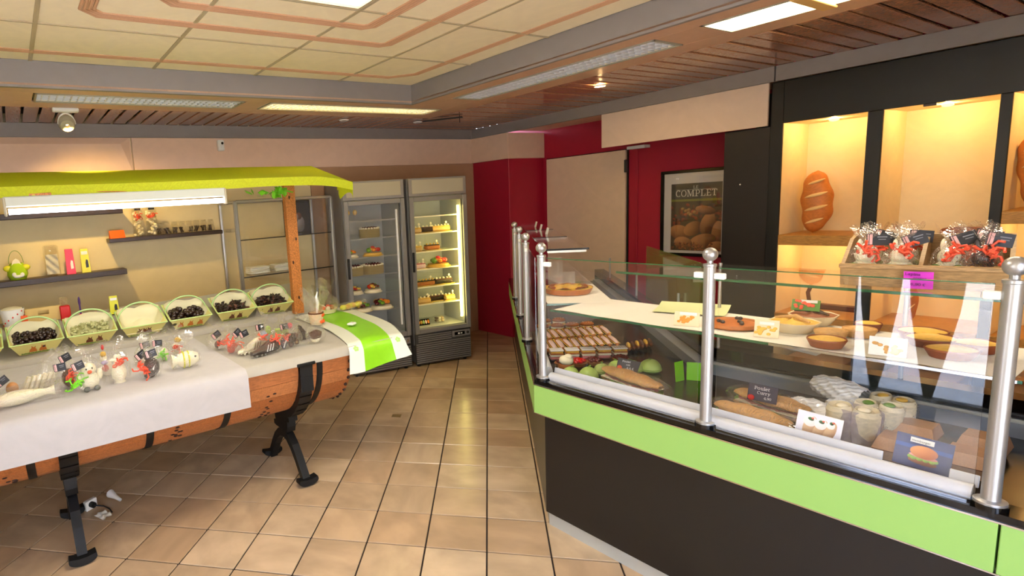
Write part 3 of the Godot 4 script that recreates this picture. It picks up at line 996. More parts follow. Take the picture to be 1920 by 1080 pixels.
func build_counter() -> void:
	var c := thing("display_counter", "long black and lime green bakery counter with glass display and ball-topped posts", "counter", P0)
	part(c, "kick_plate", cb(-0.06, -0.035, 0.0, 0.075), M("kick"))
	part(c, "base_panel", cb(-0.05, -0.02, 0.075, 0.635, 3.55, 2.3, 1), M("black_lam"))
	part(c, "base_panel", cb(-0.05, -0.02, 0.075, 0.635, 3.55, 2.3, 2), M("black_lam"))
	part(c, "green_band", cb(-0.02, 0.032, 0.622, 0.768, 3.55, 2.3, 1), M("green_lam"))
	var g2 := mb()
	var ns := Vector3(-H, 0, H)
	var m := (ns + Vector3(0, 0, 1)) / (1.0 + H)
	g2.hexa([m * 0.032 + Vector3(0, 0.622, 0), Vector3(1.535, 0.622, 0.032), Vector3(1.535, 0.622, -0.02), m * -0.02 + Vector3(0, 0.622, 0), m * 0.032 + Vector3(0, 0.768, 0), Vector3(1.535, 0.768, 0.032), Vector3(1.535, 0.768, -0.02), m * -0.02 + Vector3(0, 0.768, 0)])
	part(c, "green_band", g2, M("green_lam"))
	part(c, "green_band", mb().rbox(Vector3(1.92, 0.695, 0.006), Vector3(0.76, 0.146, 0.052), 0.002), M("green_lam"))
	part(c, "edge_strip", cb(0.026, 0.034, 0.766, 0.771), M("chrome"))
	part(c, "edge_strip", cb(0.026, 0.034, 0.619, 0.623), M("chrome"))
	part(c, "ledge", cb(-0.055, 0.030, 0.771, 0.792), M("black_gloss"))
	# deck, sunk behind the ledge
	part(c, "deck", cb(-0.86, -0.03, 0.70, 0.735), M("deck"))
	part(c, "rear_wall", cb(-0.90, -0.86, 0.10, 0.80), M("black_matt"))
	part(c, "rear_rail", cb(-0.885, -0.80, 0.735, 0.790, 3.3, 1.7), mat("steel_band", Color(0.62, 0.65, 0.68), 0.4, {"metal": 0.3}))
	part(c, "rear_cap", cb(-0.95, -0.86, 0.80, 0.86), M("black_gloss"))
	part(c, "inner_side", mb().box(Vector3(1.62, 0.80, -0.45), Vector3(0.02, 0.16, 0.80)), M("black_matt"))
	# rounded white rail and clear strip inside the front glass
	var rl := mb()
	rl.tube([Vector3(0.045, 0.808, -0.027), Vector3(1.475, 0.808, -0.027)], 0.024, 14)
	part(c, "front_rail", rl, M("white_rail"))
	part(c, "front_rail", mb().tube([SD * 0.06 + TD * 0.045 + Vector3(0, 0.815, 0), SD * 3.4 + TD * 0.045 + Vector3(0, 0.815, 0)], 0.022, 12), M("white_rail"))
	part(c, "rail_line", mb().box(Vector3(0.76, 0.7945, 0.004), Vector3(1.42, 0.004, 0.008)), M("chrome"))
	for q in [[0.04, 1.275], [1.42, 1.48]]:
		part(c, "label_strip", mb(turned(Vector3((q[0] + q[1]) / 2, 0.831, -0.058), 0, -0.25)).rbox(Vector3(), Vector3(q[1] - q[0], 0.036, 0.005), 0.002), M("white_rail"))
	# posts with ball tops
	var pm := mb()
	pm.lathe([Vector2(0.032, 0.0), Vector2(0.032, 0.018), Vector2(0.0195, 0.018)], 20)
	var post_b := pm
	var spots := []
	for x in [0.018, 0.782, 1.512]:
		spots.append(Vector3(x, 0, 0))
	for s in [0.75, 1.5, 2.25]:
		spots.append(SD * s + ns * 0.012)
	var body := mb().lathe([Vector2(0.033, 0.805), Vector2(0.033, 0.813), Vector2(0.0195, 0.816), Vector2(0.0195, 1.405), Vector2(0.022, 1.407), Vector2(0.022, 1.415), Vector2(0.010, 1.417), Vector2(0.010, 1.428)], 22).sph(Vector3(0, 1.450, 0), Vector3(0.025, 0.025, 0.025), 18, 12).mesh()
	var foot := mb().lathe([Vector2(0.036, 0.790), Vector2(0.036, 0.806), Vector2(0.0, 0.806)], 22).mesh()
	for k in spots.size():
		var p := part(c, "post", body, M("alu"))
		p.position = spots[k]
		var ft := part(p, "foot", foot, M("black_gloss"))
		var yaw := 0.0 if k < 3 else -PI / 4
		var cl := mb(turned(Vector3(), yaw))
		for s in ([-1, 1] if k > 0 and k != 2 else [1] if k == 0 else [-1]):
			cl.rbox(Vector3(s * 0.035, 1.372, 0), Vector3(0.036, 0.022, 0.020), 0.003)
		part(p, "clamp", cl, M("white"))
	# upright panes between posts, each with its green edge on top
	for q in [[0.05, 0.75], [0.815, 1.48]]:
		part(c, "front_pane", mb().box(Vector3((q[0] + q[1]) / 2, 1.10, 0), Vector3(q[1] - q[0], 0.60, 0.006)), M("glass"))
		part(c, "pane_edge", mb().box(Vector3((q[0] + q[1]) / 2, 1.4015, 0), Vector3(q[1] - q[0], 0.003, 0.006)), M("glass_edge"))
	for q in [[0.04, 0.715], [0.785, 1.465], [1.535, 2.215]]:
		var cc: Vector3 = SD * ((q[0] + q[1]) / 2) + ns * 0.012
		part(c, "front_pane", mb(turned(cc + Vector3(0, 1.10, 0), -PI / 4)).box(Vector3(), Vector3(q[1] - q[0], 0.60, 0.006)), M("glass"))
	# glass shelves: middle one at 1.05 with paper, top one at 1.30
	part(c, "middle_shelf", mb().box(Vector3(0.615, 1.046, -0.64), Vector3(1.75, 0.008, 0.48)), M("glass"))
	part(c, "side_shelf", mb(turned(SD * 1.93 + TD * 0.285 + Vector3(0, 1.046, 0), -PI / 4)).box(Vector3(), Vector3(2.58, 0.008, 0.38)), M("glass"))
	part(c, "middle_shelf_edge", mb().box(Vector3(0.615, 1.046, -0.398), Vector3(1.75, 0.010, 0.004)), M("glass_edge"))
	part(c, "middle_shelf_edge", mb().box(Vector3(1.15, 1.046, -0.395), Vector3(0.66, 0.010, 0.003)), M("chrome"))
	part(c, "side_shelf_rim", mb(turned(SD * 0.637 + TD * 0.285 + Vector3(0, 1.046, 0), -PI / 4)).box(Vector3(), Vector3(0.004, 0.010, 0.38)), M("glass_edge"))
	part(c, "top_shelf", cb(-0.84, -0.38, 1.292, 1.300, 3.3, 1.50, 2), M("glass"))
	part(c, "top_shelf_edge", cb(-0.383, -0.379, 1.291, 1.301, 3.3, 1.50, 2), M("glass_edge"))
	for q in [[0.37, 1.20], [1.24, 2.05], [2.09, 2.9]]:
		var sc := mb()
		sc.x = turned(SD * ((q[0] + q[1]) / 2) + TD * 0.18 + Vector3(0, 1.40, 0), -PI / 4)
		part(c, "side_top_shelf", mb(sc.x).box(Vector3(), Vector3(q[1] - q[0], 0.008, 0.22)), M("glass"))
		part(c, "side_shelf_edge", mb(sc.x).box(Vector3((q[1] - q[0]) / 2, 0, 0), Vector3(0.006, 0.010, 0.22)), M("black_matt"))
		part(c, "side_shelf_clip", mb(sc.x).rbox(Vector3((q[1] - q[0]) / 2 - 0.03, -0.012, 0.0), Vector3(0.02, 0.016, 0.20), 0.003), M("white"))
	part(c, "shelf_paper", mb().grid(24, 6, func(u, w): return Vector3(lerpf(-0.245, 1.47, u), 1.0515 + 0.0015 * sin(u * 31.0) * (1.0 - w), lerpf(-0.405 - 0.006 * sin(u * 17.0), -0.86, w))), M("paper"))
	part(c, "shelf_paper", mb(turned(SD * 0.995 + TD * 0.285 + Vector3(0, 1.0515, 0), -PI / 4)).rbox(Vector3(), Vector3(0.70, 0.002, 0.37), 0.0005), M("paper"))
	# white end brackets that carry the shelves at the corner and along the side
	for q in [[1.042, 0.12]]:
		for s in [1.30, 2.1, 2.9]:
			var pl := PackedVector2Array([Vector2(0.11, q[0]), Vector2(0.46, q[0]), Vector2(0.46, q[0] - q[1]), Vector2(0.38, q[0] - q[1])])
			var basis := Basis(TD, Vector3.UP, TD.cross(Vector3.UP))
			part(c, "shelf_bracket", mb(Transform3D(basis, SD * s)).prism(pl, -0.003, 0.003), M("white"))
	var bp := PackedVector2Array([Vector2(0.40, 1.042), Vector2(0.90, 1.042), Vector2(0.90, 0.92), Vector2(0.80, 0.92)])
	part(c, "shelf_bracket", mb(Transform3D(Basis(Vector3(0, 0, -1), Vector3.UP, Vector3(1, 0, 0)), Vector3(0.84, 0, 0))).prism(bp, -0.003, 0.003), M("white"))
	for x in [0.4, 1.1]:
		part(c, "shelf_upright", mb().cyl(Vector3(x, 0.86, -0.885), Vector3(x, 1.30, -0.885), 0.008), M("alu"))
	for s in [0.9, 1.9, 2.9]:
		part(c, "shelf_upright", mb().cyl(SD * s + TD * 0.885 + Vector3(0, 0.86, 0), SD * s + TD * 0.885 + Vector3(0, 1.05, 0), 0.008), M("alu"))
	# green glass guard behind the shelves of the side run
	part(c, "rear_guard", mb(turned(SD * 1.05 + TD * 0.905 + Vector3(0, 1.07, 0), -PI / 4)).box(Vector3(), Vector3(1.3, 0.40, 0.005)), M("glass_green"))
	# paper bag sleeves and price tags on the far side shelves
	for k in 3:
		var o := one("price_card", ["small white price card on the far glass shelf nearest the door", "small white price card on the far glass shelf, middle one", "small white price card on the far glass shelf nearest the corner post"][k], "price card",
			mb(turned(Vector3(), -PI / 4 + 0.1, -0.25)).box(Vector3(0, 0.025, 0), Vector3(0.07, 0.05, 0.002)), M("white"), P0 + SD * (2.5 - 0.5 * k) + TD * 0.18 + Vector3(0, 1.405, 0), 0, "price cards on the far shelves")


# ---------------------------------------------------------------- fridges
func fridge(label: String, at: Vector3, yaw: float, lit: bool) -> Node3D:
	# local: x to the viewer's right, z towards the viewer, origin under the middle of the front
	var f := thing("display_fridge", label, "fridge", at, yaw)
	var W := 0.64
	var D := 0.56
	var shell := mb()
	shell.box(Vector3(0, 1.08, -D + 0.02), Vector3(W, 1.70, 0.03))
	for s in [-1, 1]:
		shell.box(Vector3(s * (W / 2 - 0.0125), 1.08, -D / 2 - 0.02), Vector3(0.025, 1.70, D - 0.04))
	shell.box(Vector3(0, 1.84, -D / 2 - 0.01), Vector3(W - 0.05, 0.18, D - 0.03)).box(Vector3(0, 0.20, -D / 2 - 0.02), Vector3(W - 0.05, 0.34, D - 0.05))
	part(f, "cabinet", shell, M("fridge_grey"))
	var lin := mb()
	lin.box(Vector3(0, 1.07, -D + 0.04), Vector3(W - 0.05, 1.36, 0.012))
	for s in [-1, 1]:
		lin.box(Vector3(s * (W / 2 - 0.031), 1.07, -D / 2 - 0.02), Vector3(0.012, 1.36, D - 0.06))
	lin.box(Vector3(0, 1.744, -D / 2 - 0.02), Vector3(W - 0.06, 0.012, D - 0.06)).box(Vector3(0, 0.385, -D / 2 - 0.02), Vector3(W - 0.06, 0.03, D - 0.06))
	part(f, "lining", lin, M("fridge_in"))
	# header with its blank light box
	var hd := mb().rbox(Vector3(0, 1.84, 0.0), Vector3(W, 0.18, 0.03), 0.004)
	part(f, "header", hd, M("fridge_grey"))
	part(f, "header_sign", mb().rbox(Vector3(0, 1.845, 0.017), Vector3(W - 0.07, 0.135, 0.006), 0.002), M("header"), "blank beige light box")
	# door
	var d := Node3D.new()
	d.name = "door"
	f.add_child(d, true)
	var fr := mb()
	var y0 := 0.355
	var y1 := 1.745
	var b := 0.046
	for s in [-1, 1]:
		fr.rbox(Vector3(s * (W / 2 - b / 2), (y0 + y1) / 2, 0.004), Vector3(b, y1 - y0, 0.04), 0.005)
	fr.rbox(Vector3(0, y1 - b / 2, 0.004), Vector3(W - 2 * b, b, 0.038), 0.005).rbox(Vector3(0, y0 + b / 2, 0.004), Vector3(W - 2 * b, b, 0.038), 0.005)
	part(d, "door_frame", fr, M("fridge_grey"))
	part(d, "door_glass", mb().box(Vector3(0, (y0 + y1) / 2, 0.0), Vector3(W - 2 * b, y1 - y0 - 2 * b, 0.005)), M("glass"))
	part(d, "handle", mb().rbox(Vector3(-W / 2 + 0.012, 1.10, 0.032), Vector3(0.022, 0.20, 0.02), 0.004), M("black_matt"), "black door grip")
	var gs := mb()
	for s in [-1, 1]:
		gs.box(Vector3(s * (W / 2 - b - 0.003), (y0 + y1) / 2, -0.012), Vector3(0.006, y1 - y0 - 2 * b, 0.012))
	part(d, "gasket", gs, M("black_matt"))
	# grille of horizontal louvres
	part(f, "base_front", mb().box(Vector3(0, 0.19, -0.008), Vector3(W, 0.32, 0.015)), M("fridge_dark"))
	for k in 10:
		part(f, "grille_slat", mb(turned(Vector3(0, 0.047 + k * 0.0215, 0.006), 0, 0.5)).rbox(Vector3(), Vector3(W - 0.01, 0.014, 0.008), 0.002), M("fridge_grey"))
	for k in 4:
		part(f, "grille_slat", mb(turned(Vector3(-0.10, 0.268 + k * 0.0205, 0.006), 0, 0.5)).rbox(Vector3(), Vector3(W - 0.26, 0.013, 0.008), 0.002), M("fridge_grey"))
	var cp := part(f, "control_panel", mb().rbox(Vector3(0.205, 0.305, 0.006), Vector3(0.21, 0.065, 0.012), 0.003), M("fridge_grey"))
	part(cp, "display_window", mb().box(Vector3(0.185, 0.305, 0.013), Vector3(0.12, 0.034, 0.002)), M("black_gloss"))
	part(cp, "button", mb().box(Vector3(0.175, 0.305, 0.0145), Vector3(0.02, 0.016, 0.002)).box(Vector3(0.205, 0.305, 0.0145), Vector3(0.02, 0.012, 0.002)), M("white"))
	part(cp, "knob", mb().cyl(Vector3(0.275, 0.307, 0.012), Vector3(0.275, 0.307, 0.024), 0.014), M("chrome"))
	for s in [-1, 1]:
		for z in [-0.05, -D + 0.08]:
			part(f, "foot", mb().cyl(Vector3(s * 0.27, 0, z), Vector3(s * 0.27, 0.035, z), 0.018), M("black_matt"))
	# shelves
	for y in [1.545, 1.372, 1.185, 1.005, 0.818, 0.638]:
		var s := part(f, "shelf", mb().rbox(Vector3(0.0, y, -D / 2 - 0.03), Vector3(W - 0.065, 0.008, D - 0.11), 0.002), M("glass") if not lit else mat("fridge_shelf", Color(0.86, 0.88, 0.80), 0.2, {"alpha": 0.45}))
		part(s, "shelf_edge", mb().box(Vector3(0.0, y, -0.072), Vector3(W - 0.065, 0.012, 0.004)), M("alu") if not lit else M("cream"))
	if lit:
		part(f, "light_tube", mb().cyl(Vector3(W / 2 - 0.07, 0.47, -0.045), Vector3(W / 2 - 0.07, 1.64, -0.045), 0.013), M("fridge_tube"))
		area(f, Vector3(W / 2 - 0.086, 1.055, -0.05), Vector3(0, PI / 2 - 0.5, 0), Vector2(0.02, 1.15), Color(1, 0.91, 0.52), 0.35)
	else:
		part(f, "light_tube", mb().cyl(Vector3(W / 2 - 0.07, 0.47, -0.045), Vector3(W / 2 - 0.07, 1.64, -0.045), 0.013), M("white_gloss"))
	return f


func build_fridges() -> void:
	var yl := atan2(0.978, 0.209)
	var yr := atan2(0.973, 0.231)
	var L := Vector3(-1.0225, 0, 0.425)
	var R := Vector3(-0.8655, 0, -0.2435)
	fridge("glass-door fridge behind the stall, unlit, with round fruit cakes inside", L, yl, false)
	fridge("glass-door fridge with yellow glowing tube beside the dark red wall", R, yr, true)
	var tl := Transform3D(Basis(Vector3.UP, yl), L)
	var tr := Transform3D(Basis(Vector3.UP, yr), R)
	# left fridge
	for k in 2:
		var g := thing("dessert_glass", ["stemmed glass of cream dessert on top fridge shelf, left one", "stemmed glass of cream dessert on top fridge shelf, right one"][k], "glass", tl * Vector3(-0.22 + 0.075 * k, 1.55, -0.16), 0, "dessert glasses on the top shelf")
		part(g, "stem", mb().lathe([Vector2(0.022, 0), Vector2(0.022, 0.004), Vector2(0.004, 0.008), Vector2(0.004, 0.04), Vector2(0.024, 0.06), Vector2(0.027, 0.10)], 14), M("glass"))
		part(g, "cream", mb().sph(Vector3(0, 0.085, 0), Vector3(0.022, 0.028, 0.022), 10, 8), M("custard"))
	nut_cake("tall almond-coated cake with berries alone on the second fridge shelf", tl * Vector3(0.02, 1.377, -0.22), 0.105, 0.085)
	nut_cake("almond-coated berry cake left of its pair in the dim fridge", tl * Vector3(-0.20, 1.010, -0.16), 0.10, 0.085)
	nut_cake("almond-coated berry cake right of its pair in the dim fridge", tl * Vector3(0.02, 1.010, -0.18), 0.11, 0.085)
	var ft := [["fruit tart at the left glass edge on the third shelf of dim fridge", Vector3(-0.22, 1.190, -0.16), 0.07], ["fruit tart with red and orange fruit on the third shelf of dim fridge", Vector3(0.02, 1.190, -0.16), 0.09],
		["small orange fruit tart at the left edge, fifth shelf of dim fridge", Vector3(-0.20, 0.823, -0.14), 0.07], ["orange fruit tart right on the fifth shelf of dim fridge", Vector3(-0.01, 0.823, -0.14), 0.08],
		["orange fruit tart at the left on the lowest shelf of dim fridge", Vector3(-0.14, 0.643, -0.13), 0.09], ["large fruit tart with kiwi and dark berries on the lowest fridge shelf", Vector3(0.08, 0.643, -0.16), 0.105]]
	for k in ft.size():
		fruit_tart(ft[k][0], tl * ft[k][1], ft[k][2], k)
	# right fridge: log cakes and tarts
	var lg := [["yellow log cake with heart pick, second lit shelf left", Vector3(-0.20, 1.377, -0.14), 0.12, 0], ["dark log cake in the middle of the second lit shelf", Vector3(-0.05, 1.377, -0.18), 0.13, 1], ["long pale log cake right on the second lit shelf", Vector3(0.10, 1.377, -0.18), 0.22, 0],
		["short yellow cake with heart pick left on the third lit shelf", Vector3(-0.20, 1.190, -0.13), 0.11, 0], ["caramel log cake with heart pick on the third lit shelf", Vector3(-0.01, 1.190, -0.16), 0.16, 2],
		["pink and white cake slice left on the fourth lit shelf", Vector3(-0.18, 1.010, -0.13), 0.13, 3],
		["wide caramel log cake left on the fifth lit shelf", Vector3(-0.12, 0.823, -0.15), 0.22, 2], ["striped log cake with round pick right on the fifth lit shelf", Vector3(0.10, 0.823, -0.15), 0.20, 1],
		["yellow window-box log cake left on the sixth lit shelf", Vector3(-0.16, 0.643, -0.13), 0.17, 0], ["black log cake in the middle of the sixth lit shelf", Vector3(0.02, 0.643, -0.19), 0.20, 1], ["little house shaped cake with pick right on the sixth lit shelf", Vector3(0.16, 0.643, -0.15), 0.12, 0]]
	for q in lg:
		log_cake(q[0], tr * q[1], yr, q[2], q[3])
	fruit_tart("round tart with red berries on the fourth lit shelf", tr * Vector3(0.06, 1.010, -0.17), 0.11, 1)
	var mbx := thing("macaron_box", "black box of coloured macarons on the floor of the lit fridge", "box", tr * Vector3(-0.17, 0.401, -0.16), yr)
	part(mbx, "tray", mb(turned(Vector3(), 0, -0.5)).rbox(Vector3(0, 0.03, 0), Vector3(0.20, 0.07, 0.02), 0.003), M("black_gloss"))
	for k in 7:
		var mm := part(mbx, "macaron", mb(turned(Vector3(), 0, -0.5)).sph(Vector3(-0.08 + 0.027 * k, 0.03, 0.012), Vector3(0.012, 0.022, 0.008), 10, 7), [M("marzipan"), M("icing_pink"), M("fruit_orange"), M("custard")][k % 4])
	var bx := thing("petit_four_box", "clear box of little cakes on the floor of the lit fridge", "box", tr * Vector3(0.06, 0.401, -0.20), yr)
	part(bx, "clear_box", mb().box(Vector3(0, 0.035, 0), Vector3(0.10, 0.07, 0.08)), M("cello"))
	for k in 6:
		part(bx, "little_cake", mb().rbox(Vector3(-0.033 + 0.033 * (k % 3), 0.02 + 0.028 * (k / 3), 0), Vector3(0.026, 0.022, 0.05), 0.005), [M("choc_milk"), M("cream"), M("sponge")][k % 3])


func nut_cake(label: String, at: Vector3, r: float, h: float) -> void:
	var o := thing("almond_cake", label, "cake", at, 0, "almond cakes in the fridge")
	part(o, "side", mb().lathe([Vector2(r * 0.96, 0), Vector2(r, 0.008), Vector2(r, h - 0.01), Vector2(r * 0.96, h), Vector2(0, h)], 26), M("almond"))
	var ring := mb()
	for k in 20:
		ring.sph(Vector3(r * 0.9 * cos(TAU * k / 20), h + 0.005, r * 0.9 * sin(TAU * k / 20)), Vector3(0.013, 0.010, 0.013), 8, 6)
	part(o, "cream_border", ring, M("cream"))
	var bb := mb()
	for k in 22:
		var a := k * 2.4
		var q := r * 0.75 * sqrt(k / 22.0)
		bb.sph(Vector3(q * cos(a), h + 0.008, q * sin(a)), Vector3(0.014, 0.012, 0.014), 8, 6)
	part(o, "berries", bb, M("berry_dark"))


func fruit_tart(label: String, at: Vector3, r: float, sd: int) -> void:
	var o := thing("fruit_tart", label, "tart", at, 0, "fruit tarts in the fridges")
	part(o, "base", mb().lathe([Vector2(0, 0), Vector2(r * 1.15, 0), Vector2(r * 1.2, 0.008), Vector2(r * 1.05, 0.012), Vector2(r * 1.0, 0.03), Vector2(r * 0.9, 0.034), Vector2(0, 0.034)], 22), M("cream") if sd != 1 else M("custard"))
	var rr := RandomNumberGenerator.new()
	rr.seed = 40 + sd
	for k in 13:
		var a := k * 2.4
		var q := r * 0.72 * sqrt(k / 13.0)
		var s := r * rr.randf_range(0.2, 0.3)
		part(o, "fruit", mb().sph(Vector3(q * cos(a), 0.036 + s * 0.5 + (1 - q / r) * r * 0.35, q * sin(a)), Vector3(s, s * 0.8, s), 10, 7), [M("fruit_orange"), M("berry_red"), M("custard"), M("berry_dark"), M("kiwi")][(k * 3 + sd) % 5])


func log_cake(label: String, at: Vector3, yaw: float, l: float, kind: int) -> void:
	var o := thing("log_cake", label, "cake", at, yaw, "log cakes in the lit fridge")
	var m: Array = [[M("sponge"), M("cream"), M("custard")], [M("choc"), M("cream"), M("choc_milk")], [M("crust"), M("custard"), M("choc")], [M("icing_pink"), M("cream"), M("filling_pink")]][kind]
	part(o, "board", mb().rbox(Vector3(0, 0.003, 0), Vector3(l + 0.02, 0.006, 0.10), 0.002), mat("gold_board", Color(0.80, 0.66, 0.30), 0.3, {"metal": 0.5}))
	part(o, "body", mb().rbox(Vector3(0, 0.028, 0), Vector3(l, 0.044, 0.08), 0.012), m[0])
	part(o, "top", mb().rbox(Vector3(0, 0.052, 0), Vector3(l * 0.96, 0.012, 0.07), 0.005), m[2])
	var dn := int(l / 0.035)
	var b := mb()
	for k in dn:
		b.sph(Vector3(-l / 2 + l * (k + 0.5) / dn, 0.064, 0.01), Vector3(0.011, 0.012, 0.011), 8, 6)
	part(o, "decoration", b, m[1])
	part(o, "pick", mb().cyl(Vector3(l * 0.3, 0.055, 0.02), Vector3(l * 0.3, 0.085, 0.02), 0.0015).sph(Vector3(l * 0.3, 0.092, 0.02), Vector3(0.012, 0.013, 0.003), 10, 7), M("cream"))


# ---------------------------------------------------------------- aluminium cabinet
func build_vitrine() -> void:
	var v := thing("glass_cabinet", "empty aluminium framed glass cabinet between the wall shelves and fridge", "glass cabinet", Vector3(-1.46, 0, 1.26))
	var x0 := -0.215
	var x1 := 0.22
	var z0 := -0.483
	var z1 := 0.483
	var t := 0.028
	for x in [x0, x1]:
		for z in [z0, z1]:
			var p := mb().rbox(Vector3(x, 0.91, z), Vector3(t, 1.80, t), 0.006)
			if x > 0 and z > 0:
				p.rbox(Vector3(x + 0.004, 0.91, z + 0.018), Vector3(t, 1.80, 0.012), 0.004)
			part(v, "upright", p, M("alu"))
	for y in [1.805, 0.10]:
		for x in [x0, x1]:
			part(v, "rail", mb().rbox(Vector3(x, y, 0), Vector3(t, t, z1 - z0), 0.006), M("alu"))
		for z in [z0, z1]:
			part(v, "rail", mb().rbox(Vector3(0, y, z), Vector3(x1 - x0, t * 0.6, t * 0.6), 0.004), M("alu"))
	part(v, "inner_post", mb().rbox(Vector3(x0 + 0.03, 0.95, z0 + 0.20), Vector3(0.02, 1.70, 0.02), 0.003), M("alu"))
	for y in [1.462, 1.125, 0.75]:
		var s := part(v, "shelf", mb().box(Vector3(0, y, 0), Vector3(x1 - x0 - 0.03, 0.006, z1 - z0 - 0.03)), M("glass"))
		part(s, "shelf_edge", mb().box(Vector3(x1 - 0.014, y, 0), Vector3(0.004, 0.010, z1 - z0 - 0.03)), M("black_matt"))
	part(v, "front_pane", mb().box(Vector3(x1, 0.95, 0), Vector3(0.004, 1.68, z1 - z0 - t)), M("glass"))
	for z in [z0, z1]:
		part(v, "side_pane", mb().box(Vector3(0, 0.95, z), Vector3(x1 - x0 - t, 1.68, 0.004)), M("glass"))
	part(v, "plinth", mb().rbox(Vector3(0, 0.045, 0), Vector3(x1 - x0, 0.09, z1 - z0), 0.004), M("fridge_dark"))
	# stacks of folded napkins
	for k in 2:
		var s := thing("napkin_stack", ["stack of white folded napkins on the cabinet's lower shelf, left stack", "stack of white folded napkins on the cabinet's lower shelf, right stack"][k], "napkins", Vector3(-1.42, 1.129, 1.52 - 0.245 * k), 0, "napkin stacks in the glass cabinet")
		for j in 4:
			part(s, "napkin", mb(turned(Vector3(0, 0.011 + 0.0165 * j, 0), 0.06 * sin(j * 2.0 + k))).rbox(Vector3(), Vector3(0.14, 0.016, 0.20), 0.006), M("white"))
	# dark framed picture on the wall behind the cabinet
	var p := thing("dark_framed_picture", "black framed picture of a figure in white behind the glass cabinet", "picture", Vector3(-1.69, 1.615, 0.925), PI / 2)
	var f := mb()
	f.rbox(Vector3(0, 0.165, 0), Vector3(0.32, 0.025, 0.02), 0.004).rbox(Vector3(0, -0.165, 0), Vector3(0.32, 0.025, 0.02), 0.004).rbox(Vector3(-0.148, 0, 0), Vector3(0.025, 0.33, 0.02), 0.004).rbox(Vector3(0.148, 0, 0), Vector3(0.025, 0.33, 0.02), 0.004)
	part(p, "frame", f, M("tag_black"))
	var bd := mb()
	for k in 16:
		for s in [-1, 1]:
			bd.sph(Vector3(s * 0.148, -0.15 + 0.02 * k, 0.011), Vector3(0.003, 0.003, 0.003), 6, 4)
	part(p, "frame_beads", bd, M("alu"))
	var im := Image.create(96, 110, false, Image.FORMAT_RGB8)
	im.fill(Color(0.07, 0.06, 0.07))
	blob(im, 50, 76, 22, 30, 0, Color(0.74, 0.72, 0.72), Color(0.36, 0.33, 0.36))
	blob(im, 50, 48, 12, 13, 0, Color(0.56, 0.33, 0.24), Color(0.30, 0.14, 0.10))
	blob(im, 40, 56, 8, 16, 0.2, Color(0.66, 0.62, 0.6), Color(0.4, 0.36, 0.36))
	var q := mb().quad(Vector3(-0.137, -0.155, 0.003), Vector3(0.137, -0.155, 0.003), Vector3(0.137, 0.155, 0.003), Vector3(-0.137, 0.155, 0.003))
	fit_uv(q)
	part(p, "print", q, mat("dark_print", Color.WHITE, 0.3, {"img": ImageTexture.create_from_image(im)}))


